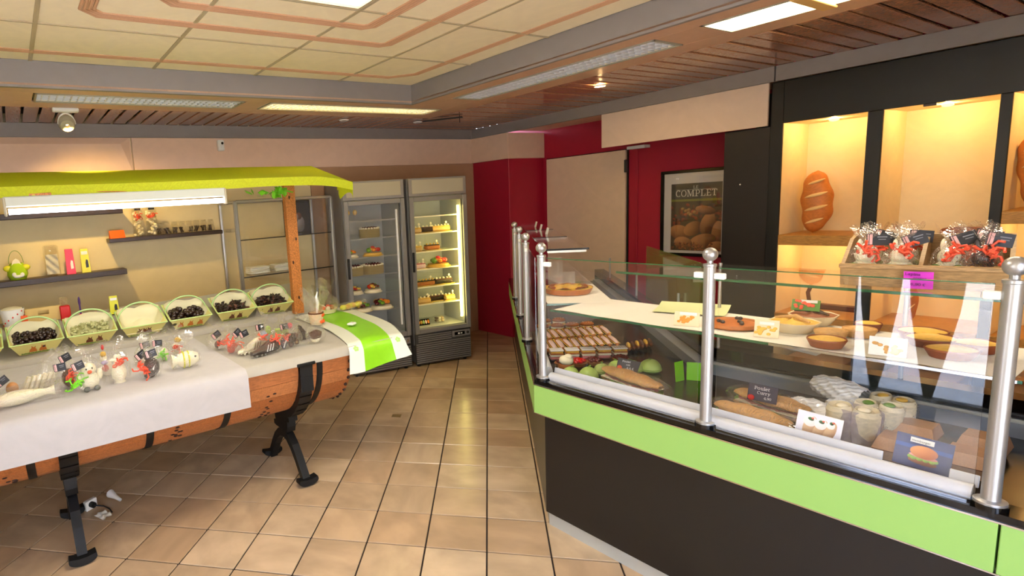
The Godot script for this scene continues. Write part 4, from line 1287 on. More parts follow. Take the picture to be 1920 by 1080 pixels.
# ---------------------------------------------------------------- market stall made from a wooden trough
func build_stall() -> void:
	var t := thing("wooden_trough", "half-round wooden trough with iron hoops on black cast-iron legs", "trough", Vector3(0.27, 0, 2.9))
	var R := 0.365
	var zc := 2.9
	var z0 := 1.765 - zc
	var z1 := 4.25 - zc
	var n := 13
	for k in n:
		# staves from the front edge round under to the back
		var a0 := PI * k / n + 0.004
		var a1 := PI * (k + 1) / n - 0.004
		var p := []
		for z in [z1, z0]:
			for q in [[R, a0], [R, a1], [R - 0.03, a1], [R - 0.03, a0]]:
				p.append(Vector3(q[0] * cos(q[1]), 0.80 - q[0] * sin(q[1]), z))
		var b := mb()
		b.quad(p[0], p[4], p[5], p[1]).quad(p[1], p[5], p[6], p[2]).quad(p[2], p[6], p[7], p[3]).quad(p[3], p[7], p[4], p[0]).quad(p[0], p[1], p[2], p[3]).quad(p[7], p[6], p[5], p[4])
		part(t, "stave", b, M("stave%d" % ((k * 2) % 3)))
	for s in [-1, 1]:
		part(t, "top_plank", mb().rbox(Vector3(s * (R - 0.015), 0.817, (z0 + z1) / 2), Vector3(0.03, 0.034, z1 - z0), 0.003), M("stave1"))
	# rounded end boards
	for z in [z0 + 0.05, z1 - 0.05]:
		var pl := PackedVector2Array()
		for k in 19:
			pl.append(Vector2((R - 0.03) * cos(PI * k / 18), 0.80 - (R - 0.03) * sin(PI * k / 18)))
		pl.append(Vector2(-(R - 0.03), 0.832))
		pl.append(Vector2(R - 0.03, 0.832))
		part(t, "end_board", mb().prism(pl, z - 0.015, z + 0.015), M("stave2"))
	# dark bolts and old notches in the wood
	var nt := mb()
	for k in 11:
		var a := 0.12 + k * 0.16
		nt.sph(Vector3(R * cos(a), 0.80 - R * sin(a), z0 + 0.012 + 0.008 * (k % 2)), Vector3(0.012, 0.012, 0.012), 8, 6)
	var rr := RandomNumberGenerator.new()
	rr.seed = 4
	for q in [[2.30, 11], [2.84, 12], [3.62, 6]]:
		for k in q[1]:
			var a := rr.randf_range(0.35, 1.15)
			nt.sph(Vector3(R * cos(a), 0.80 - R * sin(a), q[0] - zc + rr.randf_range(-0.03, 0.03)), Vector3(0.006, 0.005, 0.012), 7, 5)
	part(t, "bolts_and_notches", nt, M("stave_dark")).set_meta("kind", "stuff")
	# iron hoops
	for z in [1.99, 2.56, 2.98, 3.53]:
		var h := mb()
		h.grid(30, 1, func(u, w):
			var a: float = PI * u
			return Vector3((R + 0.005) * cos(a), 0.80 - (R + 0.005) * sin(a), z - zc + 0.019 - 0.038 * w))
		for w in [-1, 1]:
			h.grid(30, 1, func(u, g):
				var a: float = PI * u
				var q: float = R + 0.005 * (g if w > 0 else 1.0 - g)
				return Vector3(q * cos(a), 0.80 - q * sin(a), z - zc - 0.019 * w))
		h.rbox(Vector3(R + 0.003, 0.812, z - zc), Vector3(0.008, 0.03, 0.038), 0.002)
		part(t, "hoop", h, M("iron"))
	for z in [2.09 - zc, 3.37 - zc]:
		iron_leg(t, z)
	# boards that make the stall top, and the step behind it
	var bt := thing("stall_counter_board", "plank stall top laid over the wooden trough under the cloths", "table top", Vector3(0.1, 0.834, 2.8))
	part(bt, "board", mb().rbox(Vector3(-0.005, 0.008, 0.045), Vector3(1.06, 0.016, 2.87), 0.002), M("pale_wood"))
	part(bt, "end_leaf", mb().rbox(Vector3(-0.34, 0.008, -1.515), Vector3(0.38, 0.016, 0.25), 0.002), M("pale_wood"))
	var s := thing("stall_step", "sloping plank step behind the stall top that carries the baskets", "display stand", Vector3(-0.7, 0, 2.85))
	part(s, "step_board", mb(turned(Vector3(0.0, 0.955, 0), 0, 0, -0.34)).rbox(Vector3(), Vector3(0.56, 0.016, 2.9), 0.002), M("pale_wood"))
	part(s, "riser", mb().rbox(Vector3(0.245, 0.862, 0), Vector3(0.012, 0.022, 2.9), 0.002), M("pale_wood"))
	part(s, "back_panel", mb().rbox(Vector3(-0.27, 0.515, 0), Vector3(0.02, 1.02, 2.9), 0.002), M("pale_wood"))
	# cloths
	var c1 := mb()
	drape(c1, 1.46, 2.60, 0.8525, 0.035, 0.004, 0.655)
	one("stall_cloth", "grey-white cloth over the right part of the stall top", "tablecloth", c1, M("cloth"))
	var c2 := mb()
	drape(c2, 2.46, 4.26, 0.8555, 0.195, 0.006, 0.682)
	one("stall_cloth", "white cloth hanging lower in front on the left of the stall", "tablecloth", c2, M("cloth2"))
	var c3 := mb()
	c3.grid(30, 8, func(u, w):
		var z: float = lerpf(4.26, 1.34, u)
		var d: float = w
		var p := Vector3(-0.425, 0.852, z) if d < 0.12 else Vector3(-0.428, 0.886, z) if d < 0.26 else Vector3(lerpf(-0.44, -0.96, (d - 0.26) / 0.74), lerpf(0.886, 1.06, (d - 0.26) / 0.74), z)
		return p + Vector3(0, 0.003 * sin(z * 17.0 + d * 4.0), 0))
	one("step_cloth", "grey cloth over the sloping step under the chocolate baskets", "tablecloth", c3, M("cloth"))
	# lime runner with white flowered borders
	var rn := thing("table_runner", "lime green and white plastic runner draped over the stall's right end", "table runner", Vector3(0.05, 0.86, 1.53))
	var o := Vector3(-0.05, -0.86, -1.53)
	for q in [[0.0, 0.24, "border"], [0.24, 0.76, "field"], [0.76, 1.0, "border"]]:
		part(rn, q[2], mb().grid(14, 40, func(u, w): return o + runner_at(lerpf(q[0], q[1], u), w)), M("runner_green") if q[2] == "field" else M("runner_white"))
	var dots := mb()
	for k in 12:
		for e in [0.12, 0.88]:
			var w := 0.06 + 0.075 * k
			dots.x = turned(o + runner_at(e, w), 0.4)
			var nrm: Vector3 = (runner_at(e + 0.02, w) - runner_at(e - 0.02, w)).cross(runner_at(e, w + 0.02) - runner_at(e, w - 0.02)).normalized()
			dots.x = Transform3D(Basis.looking_at(nrm, Vector3(0.2, 0.1, 0.97)), o + runner_at(e, w) + nrm * 0.0015)
			for j in 5:
				dots.sph(Vector3(0.011 * cos(TAU * j / 5), 0.011 * sin(TAU * j / 5), 0), Vector3(0.009, 0.009, 0.0012), 7, 5)
	part(rn, "flower_print", dots, mat("flower", Color(0.66, 0.86, 0.45), 0.5))
	one("folded_note", "small folded white note lying on the lime runner", "note", mb(turned(Vector3(), 0.5)).rbox(Vector3(0, 0.008, 0), Vector3(0.05, 0.016, 0.06), 0.006), M("white"), Vector3(0.22, 0.876, 1.50))


# w runs from the back of the stall to the hanging front end, u across from left to right
func runner_at(u: float, w: float) -> Vector3:
	var flat := 1.15
	var s := w * 1.335
	var f := minf(s / flat, 1.0)
	var z := lerpf(lerpf(1.62, 1.79, f * f), lerpf(1.12, 1.385, f * f), u) + 0.035 * sin(f * 5.5) * (1.0 - f)
	var wob := 0.004 * sin(s * 11.0 + u * 5.0) + 0.005 * sin(u * 9.0 + s * 4.0)
	var x := -0.50 + s
	var y := 0.862 + maxf(0.0, wob) + 0.004 * sin(PI * u)
	if s > flat - 0.03:
		# over the edge and down, the right corner swinging a little forward
		var d := s - flat + 0.03
		var a := minf(d / 0.06, PI / 2)
		var rest := maxf(0.0, d - 0.094)
		x = -0.50 + flat - 0.03 + 0.055 * sin(a) + rest * (0.06 + 0.25 * u * u) + 0.008 * sin(u * 8.0) * d * 5.0
		y = 0.862 + maxf(0.0, wob) * (1.0 - a) - 0.055 * (1.0 - cos(a)) - rest * (1.0 - 0.42 * u * u)
		z -= d * 0.12 * u - d * 0.10 * (1.0 - u)
	return Vector3(x, y, z)


func drape(b: MB, z0: float, z1: float, y: float, hang: float, wave: float, xe: float) -> void:
	b.grid(36, 22, func(u, w):
		var z: float = lerpf(z1, z0, u)
		var L := xe + 0.42
		var s: float = (1.0 - w) * (L + 0.02 + hang)
		if s < L:
			return Vector3(-0.42 + s, y + 0.0015 * sin(z * 11.0 + s * 7.0), z)
		var d := s - L
		var c := minf(d / 0.02, 1.0)
		return Vector3(xe - 0.005 + 0.012 * sin(c * PI / 2) + wave * sin(z * 6.0) * d * 3.0, y - maxf(d - 0.01, 0.0) - 0.006 * c, z))


func iron_leg(t: Node3D, z: float) -> void:
	var g := Node3D.new()
	g.name = "leg"
	t.add_child(g, true)
	var R := 0.365
	# saddle band that hugs the trough, a flat rib 8 cm wide
	var sd := mb()
	for k in 18:
		var a0 := PI * k / 18
		var a1 := PI * (k + 1) / 18
		var th := 0.022 + 0.03 * sin((a0 + a1) / 2)
		var p := []
		for zz in [z + 0.042, z - 0.042]:
			for q in [[R + th, a0], [R + th, a1], [R + 0.001, a1], [R + 0.001, a0]]:
				p.append(Vector3(q[0] * cos(q[1]), 0.80 - q[0] * sin(q[1]), zz))
		sd.quad(p[0], p[4], p[5], p[1]).quad(p[2], p[6], p[7], p[3]).quad(p[0], p[1], p[2], p[3]).quad(p[7], p[6], p[5], p[4])
	for s in [-1, 1]:
		sd.rbox(Vector3(s * (R + 0.014), 0.806, z), Vector3(0.035, 0.020, 0.12), 0.004)
		sd.rbox(Vector3(s * (R + 0.012), 0.72, z), Vector3(0.022, 0.17, 0.084), 0.004)
	part(g, "saddle", sd, M("iron"))
	# neck and boss, then the arch of two legs
	var nk := mb()
	nk.prism(PackedVector2Array([Vector2(-0.13, 0.45), Vector2(-0.10, 0.40), Vector2(-0.085, 0.33), Vector2(-0.115, 0.325), Vector2(-0.115, 0.295), Vector2(-0.085, 0.29), Vector2(0.085, 0.29), Vector2(0.10, 0.33), Vector2(0.10, 0.37), Vector2(0.135, 0.375), Vector2(0.135, 0.405), Vector2(0.11, 0.41), Vector2(0.16, 0.46)]), z - 0.03, z + 0.03)
	part(g, "neck", nk, M("iron"))
	for s in [-1, 1]:
		var path := [Vector2(0.0, 0.265), Vector2(0.06, 0.25), Vector2(0.12, 0.205), Vector2(0.175, 0.14), Vector2(0.22, 0.075), Vector2(0.262, 0.012)]
		var tp := PackedVector2Array()
		var wd := [0.028, 0.026, 0.024, 0.022, 0.021, 0.024]
		var lo := PackedVector2Array()
		for k in path.size():
			var d: Vector2 = (path[mini(k + 1, 5)] - path[maxi(k - 1, 0)]).normalized()
			var nn := Vector2(-d.y, d.x)
			var a: Vector2 = path[k] + nn * wd[k]
			var b: Vector2 = path[k] - nn * wd[k]
			tp.append(Vector2(a.x * s, a.y))
			lo.append(Vector2(b.x * s, b.y))
		lo.reverse()
		tp.append_array(lo)
		part(g, "branch", mb().prism(tp, z - 0.024, z + 0.024), M("iron"))
		part(g, "worn_face", mb(turned(Vector3(s * 0.222, 0.10, z), 0, 0, s * -0.95 + s * PI / 2 * 0)).rbox(Vector3(s * 0.0, 0.0, 0), Vector3(0.10, 0.006, 0.04), 0.002), M("iron_worn"))
		# half-moon foot
		var ft := PackedVector2Array()
		for k in 13:
			var a := PI * k / 12
			ft.append(Vector2(0.066 * cos(a + PI), 0.035 + 0.03 * sin(a + PI)))
		ft.append(Vector2(0.062, 0.052))
		ft.append(Vector2(0.02, 0.044))
		ft.append(Vector2(-0.02, 0.044))
		ft.append(Vector2(-0.062, 0.052))
		part(g, "foot", mb(turned(Vector3(s * 0.275, 0, z), PI / 2)).prism(ft, -0.028, 0.028), M("iron"))


func build_awning() -> void:
	var a := thing("stall_awning", "lime green cloth awning on a wooden post over the stall", "awning", Vector3(-0.42, 0.89, 1.605))
	var o := Vector3(0.42, -0.89, -1.605)
	# post, slightly leaning, with knots
	part(a, "post", mb().hexa([o + Vector3(-0.445, 0.893, 1.645), o + Vector3(-0.395, 0.893, 1.645), o + Vector3(-0.395, 0.893, 1.565), o + Vector3(-0.445, 0.893, 1.565), o + Vector3(-0.445, 1.945, 1.65), o + Vector3(-0.395, 1.945, 1.65), o + Vector3(-0.395, 1.945, 1.565), o + Vector3(-0.445, 1.945, 1.565)]), M("post_wood"))
	var kn := mb()
	for q in [[1.80, 1.615], [1.48, 1.585], [1.02, 1.60], [1.30, 1.625]]:
		kn.sph(o + Vector3(-0.395, q[0], q[1]), Vector3(0.002, 0.014, 0.007), 8, 6)
	part(a, "knots", kn, M("stave_dark"))
	part(a, "ridge_pole", mb().rbox(o + Vector3(-0.95, 2.045, 2.85), Vector3(0.03, 0.03, 2.75), 0.003), M("post_wood"))
	part(a, "front_pole", mb().rbox(o + Vector3(-0.02, 1.895, 2.90), Vector3(0.03, 0.025, 2.6), 0.003), M("post_wood"))
	part(a, "cross_bar", mb(turned(o + Vector3(-0.48, 1.955, 1.605), 0, 0, -0.165)).rbox(Vector3(), Vector3(0.9, 0.03, 0.04), 0.003), M("post_wood"))
	# sloping roof cloth, then the valance, the whole end curling down
	part(a, "canopy", mb().grid(48, 16, func(u, w):
		var z: float = lerpf(4.25, 1.30, u)
		var s: float = w
		var e := clampf((1.66 - z) / 0.36, 0.0, 1.0)
		var x := lerpf(-0.98, 0.03, s)
		var y := lerpf(2.08, 1.925, s) - 0.022 * sin(PI * s) * (1.0 - e) + 0.002 * sin(z * 4.0) - 0.05 * e * e * s
		z -= (1.0 - s) * 0.20 * clampf((2.0 - z) / 0.7, 0.0, 1.0)
		return o + Vector3(x, y, z)), M("lime"))
	part(a, "valance", mb().grid(48, 4, func(u, w):
		var z: float = lerpf(4.25, 1.30, u)
		var e := clampf((1.66 - z) / 0.36, 0.0, 1.0)
		return o + Vector3(0.032 + 0.004 * sin(z * 23.0) * (1.0 - w), 1.925 + 0.002 * sin(z * 4.0) - 0.05 * e * e - 0.058 * (1.0 - w) - 0.002 * sin(z * 9.0) * (1.0 - w), z)), M("lime"))
	part(a, "end_flap", mb().grid(12, 8, func(u, w):
		var s: float = u
		var x := lerpf(0.032, -0.36, s)
		return o + Vector3(x + 0.02 * (1.0 - w), 1.875 + 0.05 * s - 0.150 * (1.0 - w) * (1.0 - 0.45 * absf(sin(s * 5.0 + 0.3))), 1.30 - 0.20 * s * 0.4 - 0.02 * sin(s * 8.0) + 0.02 * (1.0 - w))), M("lime"))
	# artificial leaves tucked under the canopy
	var lf := mb()
	var rr := RandomNumberGenerator.new()
	rr.seed = 8
	for k in 26:
		var p := o + Vector3(rr.randf_range(-0.12, 0.02), 1.845 - rr.randf() * 0.07 * rr.randf(), 1.85 + rr.randf_range(-0.09, 0.30) * rr.randf())
		lf.x = turned(p, rr.randf() * TAU, rr.randf_range(-1, 1), rr.randf_range(-1, 1))
		lf.quad(Vector3(-0.012, 0, -0.03), Vector3(0.012, 0, -0.03), Vector3(0.016, 0.004, 0.03), Vector3(-0.016, 0.004, 0.03))
	part(a, "leaf_garland", lf, M("lime_leaf"))
	# fluorescent batten hung from the front pole
	var t := thing("fluorescent_batten", "long bare fluorescent batten lamp hanging under the lime awning", "lamp", Vector3(0.03, 1.79, 2.87))
	part(t, "housing", mb().rbox(Vector3(0.0, 0.056, 0), Vector3(0.045, 0.055, 1.215), 0.006), mat("lamp_body", Color(0.72, 0.74, 0.70), 0.5))
	for s in [-1, 1]:
		part(t, "end_cap", mb().rbox(Vector3(0.006, 0.030, s * 0.602), Vector3(0.045, 0.10, 0.014), 0.004), M("header"))
	part(t, "tube", mb().cyl(Vector3(0.008, 0.004, -0.588), Vector3(0.008, 0.004, 0.588), 0.0155), M("tube_white"))
	area(t, Vector3(0.008, -0.014, 0), Vector3(-PI / 2, 0, 0), Vector2(0.03, 1.15), Color(1, 0.95, 0.88), 0.6)
	one("lamp_cable_block", "little orange-brown wooden block on the batten lamp with its cable", "block", mb().rbox(Vector3(0, 0, 0), Vector3(0.03, 0.025, 0.11), 0.003).tube([Vector3(0, 0.0, -0.05), Vector3(0.01, 0.01, -0.2), Vector3(0.01, -0.002, -0.5)], 0.003), M("post_wood"), Vector3(0.02, 1.875, 3.30))


# ---------------------------------------------------------------- wall shelves and what stands on them
func build_shelves() -> void:
	for q in [["dark wooden wall shelf with green bag and coloured boxes, lowest shelf", 1.30, 2.655, 4.4, 0.046], ["dark wooden wall shelf with sweet bags beside the glass cabinet", 1.562, 1.785, 2.765, 0.034], ["dark wooden wall shelf half hidden behind the batten lamp", 1.815, 2.63, 4.4, 0.045]]:
		one("wall_shelf", q[0], "shelf", mb().rbox(Vector3(0, -q[4] / 2, 0), Vector3(0.17, q[4], q[3] - q[2]), 0.003), M("shelf_dark"), Vector3(-1.614, q[1], (q[2] + q[3]) / 2), 0, "dark wall shelves")
	# green felt bag with a wire handle and rabbit face
	var b := thing("felt_gift_bag", "small lime green gift bag with wire handle and white bunny print", "gift bag", Vector3(-1.60, 1.30, 3.455), PI / 2)
	part(b, "body", mb().lathe([Vector2(0.0, 0), Vector2(0.055, 0), Vector2(0.072, 0.04), Vector2(0.068, 0.09), Vector2(0.045, 0.13)], 16, Vector3(), false), mat("felt_green", Color(0.66, 0.80, 0.10), 0.9))
	part(b, "flap", mb().prism(PackedVector2Array([Vector2(-0.04, 0.10), Vector2(0.04, 0.10), Vector2(0.02, 0.155), Vector2(0, 0.17), Vector2(-0.02, 0.155)]), 0.03, 0.04), M("cream"))
	for s in [-1, 1]:
		part(b, "bow", mb().sph(Vector3(s * 0.062, 0.095, 0.03), Vector3(0.03, 0.024, 0.012), 10, 7), M("yellow_box"))
	part(b, "bunny_print", mb().sph(Vector3(-0.02, 0.045, 0.062), Vector3(0.02, 0.02, 0.01), 10, 7).sph(Vector3(0.025, 0.04, 0.06), Vector3(0.022, 0.02, 0.01), 10, 7).sph(Vector3(0.0, 0.03, 0.066), Vector3(0.03, 0.014, 0.01), 10, 7), M("white"))
	var hp := []
	for k in 13:
		hp.append(Vector3(0.05 * cos(PI * k / 12), 0.13 + 0.10 * sin(PI * k / 12), 0))
	part(b, "handle", mb().tube(hp, 0.0022, 6), M("print_green"))
	# clear bag
	var c := thing("clear_plastic_bag", "clear plastic hanging bag of white paper on the lowest wall shelf", "bag", Vector3(-1.60, 1.30, 3.205), PI / 2)
	part(c, "film", mb().rbox(Vector3(0, 0.125, 0), Vector3(0.11, 0.25, 0.03), 0.012), M("cello"))
	part(c, "paper_insert", mb().grid(10, 12, func(u, w): return Vector3(lerpf(-0.045, 0.045, u), 0.015 + 0.16 * w, 0.008 * sin(u * 9.0 + w * 14.0))), M("paper"))
	part(c, "button", mb().sph(Vector3(-0.005, 0.205, 0.016), Vector3(0.007, 0.007, 0.003), 8, 6), M("white_gloss"))
	upright_box("upright_gift_box", "hot pink upright gift box with bunny picture on the wall shelf", Vector3(-1.61, 1.30, 3.075), M("hotpink"), 0.068, 0.205, M("white"))
	upright_box("upright_gift_box", "yellow-green upright gift box with dark picture on the wall shelf", Vector3(-1.61, 1.30, 2.962), M("yellow_box"), 0.068, 0.195, M("tag_black"))
	# orange card tent
	one("orange_card_tent", "folded orange card standing at the left end of the upper shelf", "card", mb(turned(Vector3(), PI / 2)).prism(PackedVector2Array([Vector2(-0.045, 0), Vector2(0, 0.066), Vector2(0.045, 0), Vector2(0.04, 0), Vector2(0, 0.06), Vector2(-0.04, 0)]), -0.06, 0.06), M("orange"), Vector3(-1.60, 1.562, 2.69), PI / 2)
	for k in 2:
		var m := thing("meringue_bag", ["tall cellophane bag of white meringues with red bow, left one", "tall cellophane bag of white meringues with red bow, right one"][k], "sweet bag", Vector3(-1.605, 1.562, 2.505 - 0.115 * k), PI / 2, "meringue bags on the upper shelf")
		var rr := RandomNumberGenerator.new()
		rr.seed = 60 + k
		for j in 30:
			var y := 0.012 + 0.0068 * j
			part(m, "meringue", mb().sph(Vector3(rr.randf_range(-0.034, 0.034), y, rr.randf_range(-0.02, 0.025)), Vector3(0.016, 0.012, 0.016), 9, 6), M("meringue"))
		part(m, "film", mb().grid(20, 12, func(u, w):
			var q: float = 0.052 * (1.0 - 0.15 * w) + 0.004 * sin(u * 31.0 + w * 9.0)
			return Vector3(q * cos(TAU * u), 0.245 * w, -q * 0.75 * sin(TAU * u))), M("cello"))
		curl(m, Vector3(0.0, 0.165, 0.04), M("ribbon"), 70 + k, 0.035)
		part(m, "header_card", mb().box(Vector3(0, 0.232, 0.03), Vector3(0.05, 0.018, 0.002)), M("tag_black"))
	for k in 8:
		var m := thing("chocolate_stick_bag", "%s small clear bag of dark chocolate sticks counted from the meringue bags" % ["first", "second", "third", "fourth", "fifth", "sixth", "seventh", "eighth"][k], "sweet bag", Vector3(-1.605, 1.562, 2.33 - 0.066 * k), PI / 2 + 0.1 * sin(k * 2.0), "small chocolate bags on the upper shelf")
		var rr := RandomNumberGenerator.new()
		rr.seed = 90 + k
		for j in 5:
			var tr := turned(Vector3(rr.randf_range(-0.02, 0.02), 0.03, rr.randf_range(-0.015, 0.02)), rr.randf(), rr.randf_range(-0.5, 0.5), rr.randf_range(-0.7, 0.7))
			part(m, "chocolate", mb(tr).rbox(Vector3(), Vector3(0.012, 0.055, 0.012), 0.003), M("choc"))
		part(m, "film", mb().grid(14, 8, func(u, w):
			var q: float = 0.034 * (1.0 - 0.35 * w * w) + 0.004 * sin(u * 25.0 + w * 12.0 + k)
			return Vector3(q * cos(TAU * u), 0.105 * w, -q * sin(TAU * u))), M("cello"))


func upright_box(called: String, label: String, at: Vector3, m: Material, w: float, h: float, pic: Material) -> void:
	var o := thing(called, label, "box", at, PI / 2)
	part(o, "carton", mb().hexa([Vector3(-w / 2, 0, 0.025), Vector3(w / 2, 0, 0.025), Vector3(w / 2, 0, -0.025), Vector3(-w / 2, 0, -0.025), Vector3(-w * 0.42, h, 0.006), Vector3(w * 0.42, h, 0.006), Vector3(w * 0.42, h, -0.012), Vector3(-w * 0.42, h, -0.012)]), m)
	var t := turned(Vector3(0, 0, 0.0265), 0, -0.096)
	part(o, "picture", mb(t).prism(PackedVector2Array([Vector2(0.0, h * 0.2), Vector2(w * 0.32, h * 0.22), Vector2(w * 0.30, h * 0.52), Vector2(w * 0.1, h * 0.56), Vector2(0.0, h * 0.42)]), 0.0, 0.001), pic)
	part(o, "top_label", mb(t).box(Vector3(0, h * 0.84, 0.0005), Vector3(w * 0.7, h * 0.14, 0.001)), M("white") if pic != M("white") else M("hotpink"))


# loose curls of ribbon
func curl(parent: Node, at: Vector3, m: Material, sd: int, r := 0.03) -> void:
	var rr := RandomNumberGenerator.new()
	rr.seed = sd
	var b := mb()
	for k in 6:
		var path := []
		var d := Vector3(rr.randf_range(-1, 1), rr.randf_range(-0.8, 0.8), rr.randf_range(-0.3, 0.7)).normalized()
		for j in 7:
			var t := j / 6.0
			path.append(at + d * r * t * 1.2 + Vector3(sin(t * 9.0 + k), cos(t * 9.0 + k), sin(t * 7.0)) * r * 0.28)
		b.tube(path, 0.0042, 5)
	part(parent, "ribbon", b, m)


func build_small_wall_things() -> void:
	var s := thing("alarm_sensor", "small white alarm sensor on the pink soffit board", "sensor", Vector3(-1.66, 2.30, 1.68))
	part(s, "case", mb().rbox(Vector3(0, 0.04, 0), Vector3(0.045, 0.10, 0.06), 0.008), M("white"))
	part(s, "lens", mb().sph(Vector3(0.024, 0.058, -0.01), Vector3(0.006, 0.012, 0.012), 10, 7), M("black_gloss"))
	# adjustable halogen head under the slats
	var l := thing("ceiling_spotlight", "round halogen spotlight on a yoke under the slatted ceiling at left", "spotlight", Vector3(-0.99, 2.52, 3.016))
	part(l, "mount", mb().rbox(Vector3(0, -0.014, 0), Vector3(0.055, 0.028, 0.17), 0.006), M("white"))
	var yk := []
	for k in 11:
		var a := PI * k / 10
		yk.append(Vector3(-0.03, -0.105 + 0.075 * sin(a), 0.055 * cos(a)))
	part(l, "yoke", mb().tube(yk, 0.006, 8), M("white"))
	var ht := turned(Vector3(-0.03, -0.105, 0), 0, 0, 0.9)
	part(l, "head", mb(ht).lathe([Vector2(0.015, -0.03), Vector2(0.045, -0.025), Vector2(0.056, 0.0), Vector2(0.056, 0.028), Vector2(0.050, 0.028), Vector2(0.046, 0.004)], 22), M("header"))
	part(l, "reflector", mb(ht).lathe([Vector2(0.012, -0.012), Vector2(0.046, 0.012)], 22), M("chrome"))
	part(l, "bulb", mb(ht).sph(Vector3(0, 0.004, 0), Vector3(0.012, 0.014, 0.012), 10, 8), M("spot_glow"))
	var sp := SpotLight3D.new()
	sp.name = "light"
	l.add_child(sp)
	sp.look_at_from_position(Vector3(-0.99, 2.38, 3.016), Vector3(-1.66, 1.45, 2.75))
	sp.spot_angle = 54.0
	sp.spot_angle_attenuation = 0.8
	sp.spot_range = 12.0
	sp.spot_attenuation = 2.0
	sp.light_color = Color(1.0, 0.84, 0.50)
	sp.light_energy = 1.9
	sp.light_size = 0.03
	sp.shadow_enabled = true


# ---------------------------------------------------------------- chocolates on the stall
func basket(label: String, z: float, kind: int, wob: float) -> void:
	# local: x to the viewer's right, z towards the viewer; sits tilted on the sloping cloth
	var o := thing("chocolate_basket", label, "basket", Vector3(-0.565, 0.936, z), PI / 2 + wob, "lined baskets on the stall step")
	o.rotation.x = 0.0
	var g := Basis.from_euler(Vector3(0.34, PI / 2 + wob, 0))
	o.basis = g
	var w0 := 0.10
	var w1 := 0.150
	var d0 := 0.075
	var d1 := 0.125
	var h := 0.105
	var P := func(sx: float, sz: float, y: float, inset: float) -> Vector3:
		return Vector3(sx * (lerpf(w0, w1, y / h) - inset), y, sz * (lerpf(d0, d1, y / h) - inset))
	var fr := mb()
	var bk := mb()
	for q in [[-1, 1, 1, 1], [1, 1, 1, -1], [1, -1, -1, -1], [-1, -1, -1, 1]]:
		var b := mb()
		var a0: Vector3 = P.call(q[0], q[1], 0.0, 0.0)
		var a1: Vector3 = P.call(q[2], q[3], 0.0, 0.0)
		var c1: Vector3 = P.call(q[2], q[3], h, 0.0)
		var c0: Vector3 = P.call(q[0], q[1], h, 0.0)
		b.quad(a0, a1, c1, c0)
		var e0: Vector3 = P.call(q[0], q[1], 0.0, 0.006)
		var e1: Vector3 = P.call(q[2], q[3], 0.0, 0.006)
		var f1: Vector3 = P.call(q[2], q[3], h, 0.006)
		var f0: Vector3 = P.call(q[0], q[1], h, 0.006)
		b.quad(e1, e0, f0, f1).quad(c0, c1, f1, f0)
		part(o, "side", b, M("basket"))
		fr.tube([c0, c1], 0.004, 6)
	part(o, "rim", fr, M("basket_rim"))
	part(o, "bottom", mb().box(Vector3(0, 0.004, 0), Vector3(w0 * 2 - 0.008, 0.006, d0 * 2 - 0.008)), M("basket"))
	# flat bent handle
	var hp := []
	for k in 17:
		var a := PI * k / 16
		hp.append(Vector3(w1 * 0.98 * cos(a), 0.085 + 0.115 * sin(a), -0.02 - 0.02 * sin(a)))
	part(o, "handle", mb().tube(hp, 0.0058, 6), M("handle_green"))
	# paper liner standing out at the back and sides
	part(o, "paper_liner", mb().grid(26, 8, func(u, w):
		var a: float = TAU * u
		var y: float = lerpf(0.02, h + 0.012 + 0.022 * maxf(0.0, sin(a)) * absf(sin(a * 2.5 + kind)), w)
		var c := cos(a)
		var s := sin(a)
		var m := maxf(absf(c), absf(s))
		var wx: float = lerpf(w0, w1, minf(y / h, 1.0)) - 0.009
		var dz: float = lerpf(d0, d1, minf(y / h, 1.0)) - 0.009
		return Vector3(wx * clampf(c / m, -1, 1) + 0.004 * sin(a * 11.0) * w, y - (0.02 * w if s < -0.3 else 0.0), -dz * clampf(s / m, -1, 1))), mat("liner", Color(0.93, 0.91, 0.76), 0.7, {"back": Color(0.6, 0.58, 0.45)}))
	# goods
	var rr := RandomNumberGenerator.new()
	rr.seed = 200 + kind
	if kind == 2:
		for k in 3:
			part(o, "chocolate", mb().sph(Vector3(-0.02 + 0.04 * k, 0.05, 0.07), Vector3(0.014, 0.008, 0.010), 8, 6), M("choc"))
		part(o, "crumpled_paper", mb().grid(12, 8, func(u, w): return Vector3(lerpf(-0.12, 0.12, u), 0.035 + 0.02 * sin(u * 8.0) * sin(w * 6.0), lerpf(0.10, -0.10, w))), M("liner"))
	else:
		part(o, "filling", mb().grid(14, 10, func(u, w): return Vector3(lerpf(-0.122, 0.122, u), 0.050 + 0.022 * sin(PI * u) * sin(PI * w), lerpf(0.098, -0.098, w))), M("choc") if kind != 1 else M("nut"))
		var n: int = [70, 90, 0, 46, 60, 90, 50][kind]
		for k in n:
			var u := rr.randf()
			var w := rr.randf()
			var p := Vector3(lerpf(-0.118, 0.118, u), 0.062 + 0.026 * sin(PI * u) * sin(PI * w) + rr.randf() * 0.012, lerpf(-0.095, 0.095, w))
			var b := mb(turned(p, rr.randf() * TAU, rr.randf_range(-1, 1), rr.randf_range(-1, 1)))
			match kind:
				0, 6:
					b.sph(Vector3(), Vector3(0.015, 0.014, 0.015), 9, 7)
				1:
					b.sph(Vector3(), Vector3(0.011, 0.008, 0.008), 8, 6)
				3:
					b.sph(Vector3(), Vector3(0.019, 0.017, 0.019), 9, 7)
				_:
					b.sph(Vector3(), Vector3(0.022, 0.005, 0.009), 7, 5).sph(Vector3(0.004, 0.006, 0.002), Vector3(0.012, 0.004, 0.008), 7, 5)
			part(o, "sweet", b, M("nut") if kind == 1 else M("choc_milk") if k % 7 == 0 and kind > 3 else M("choc"))
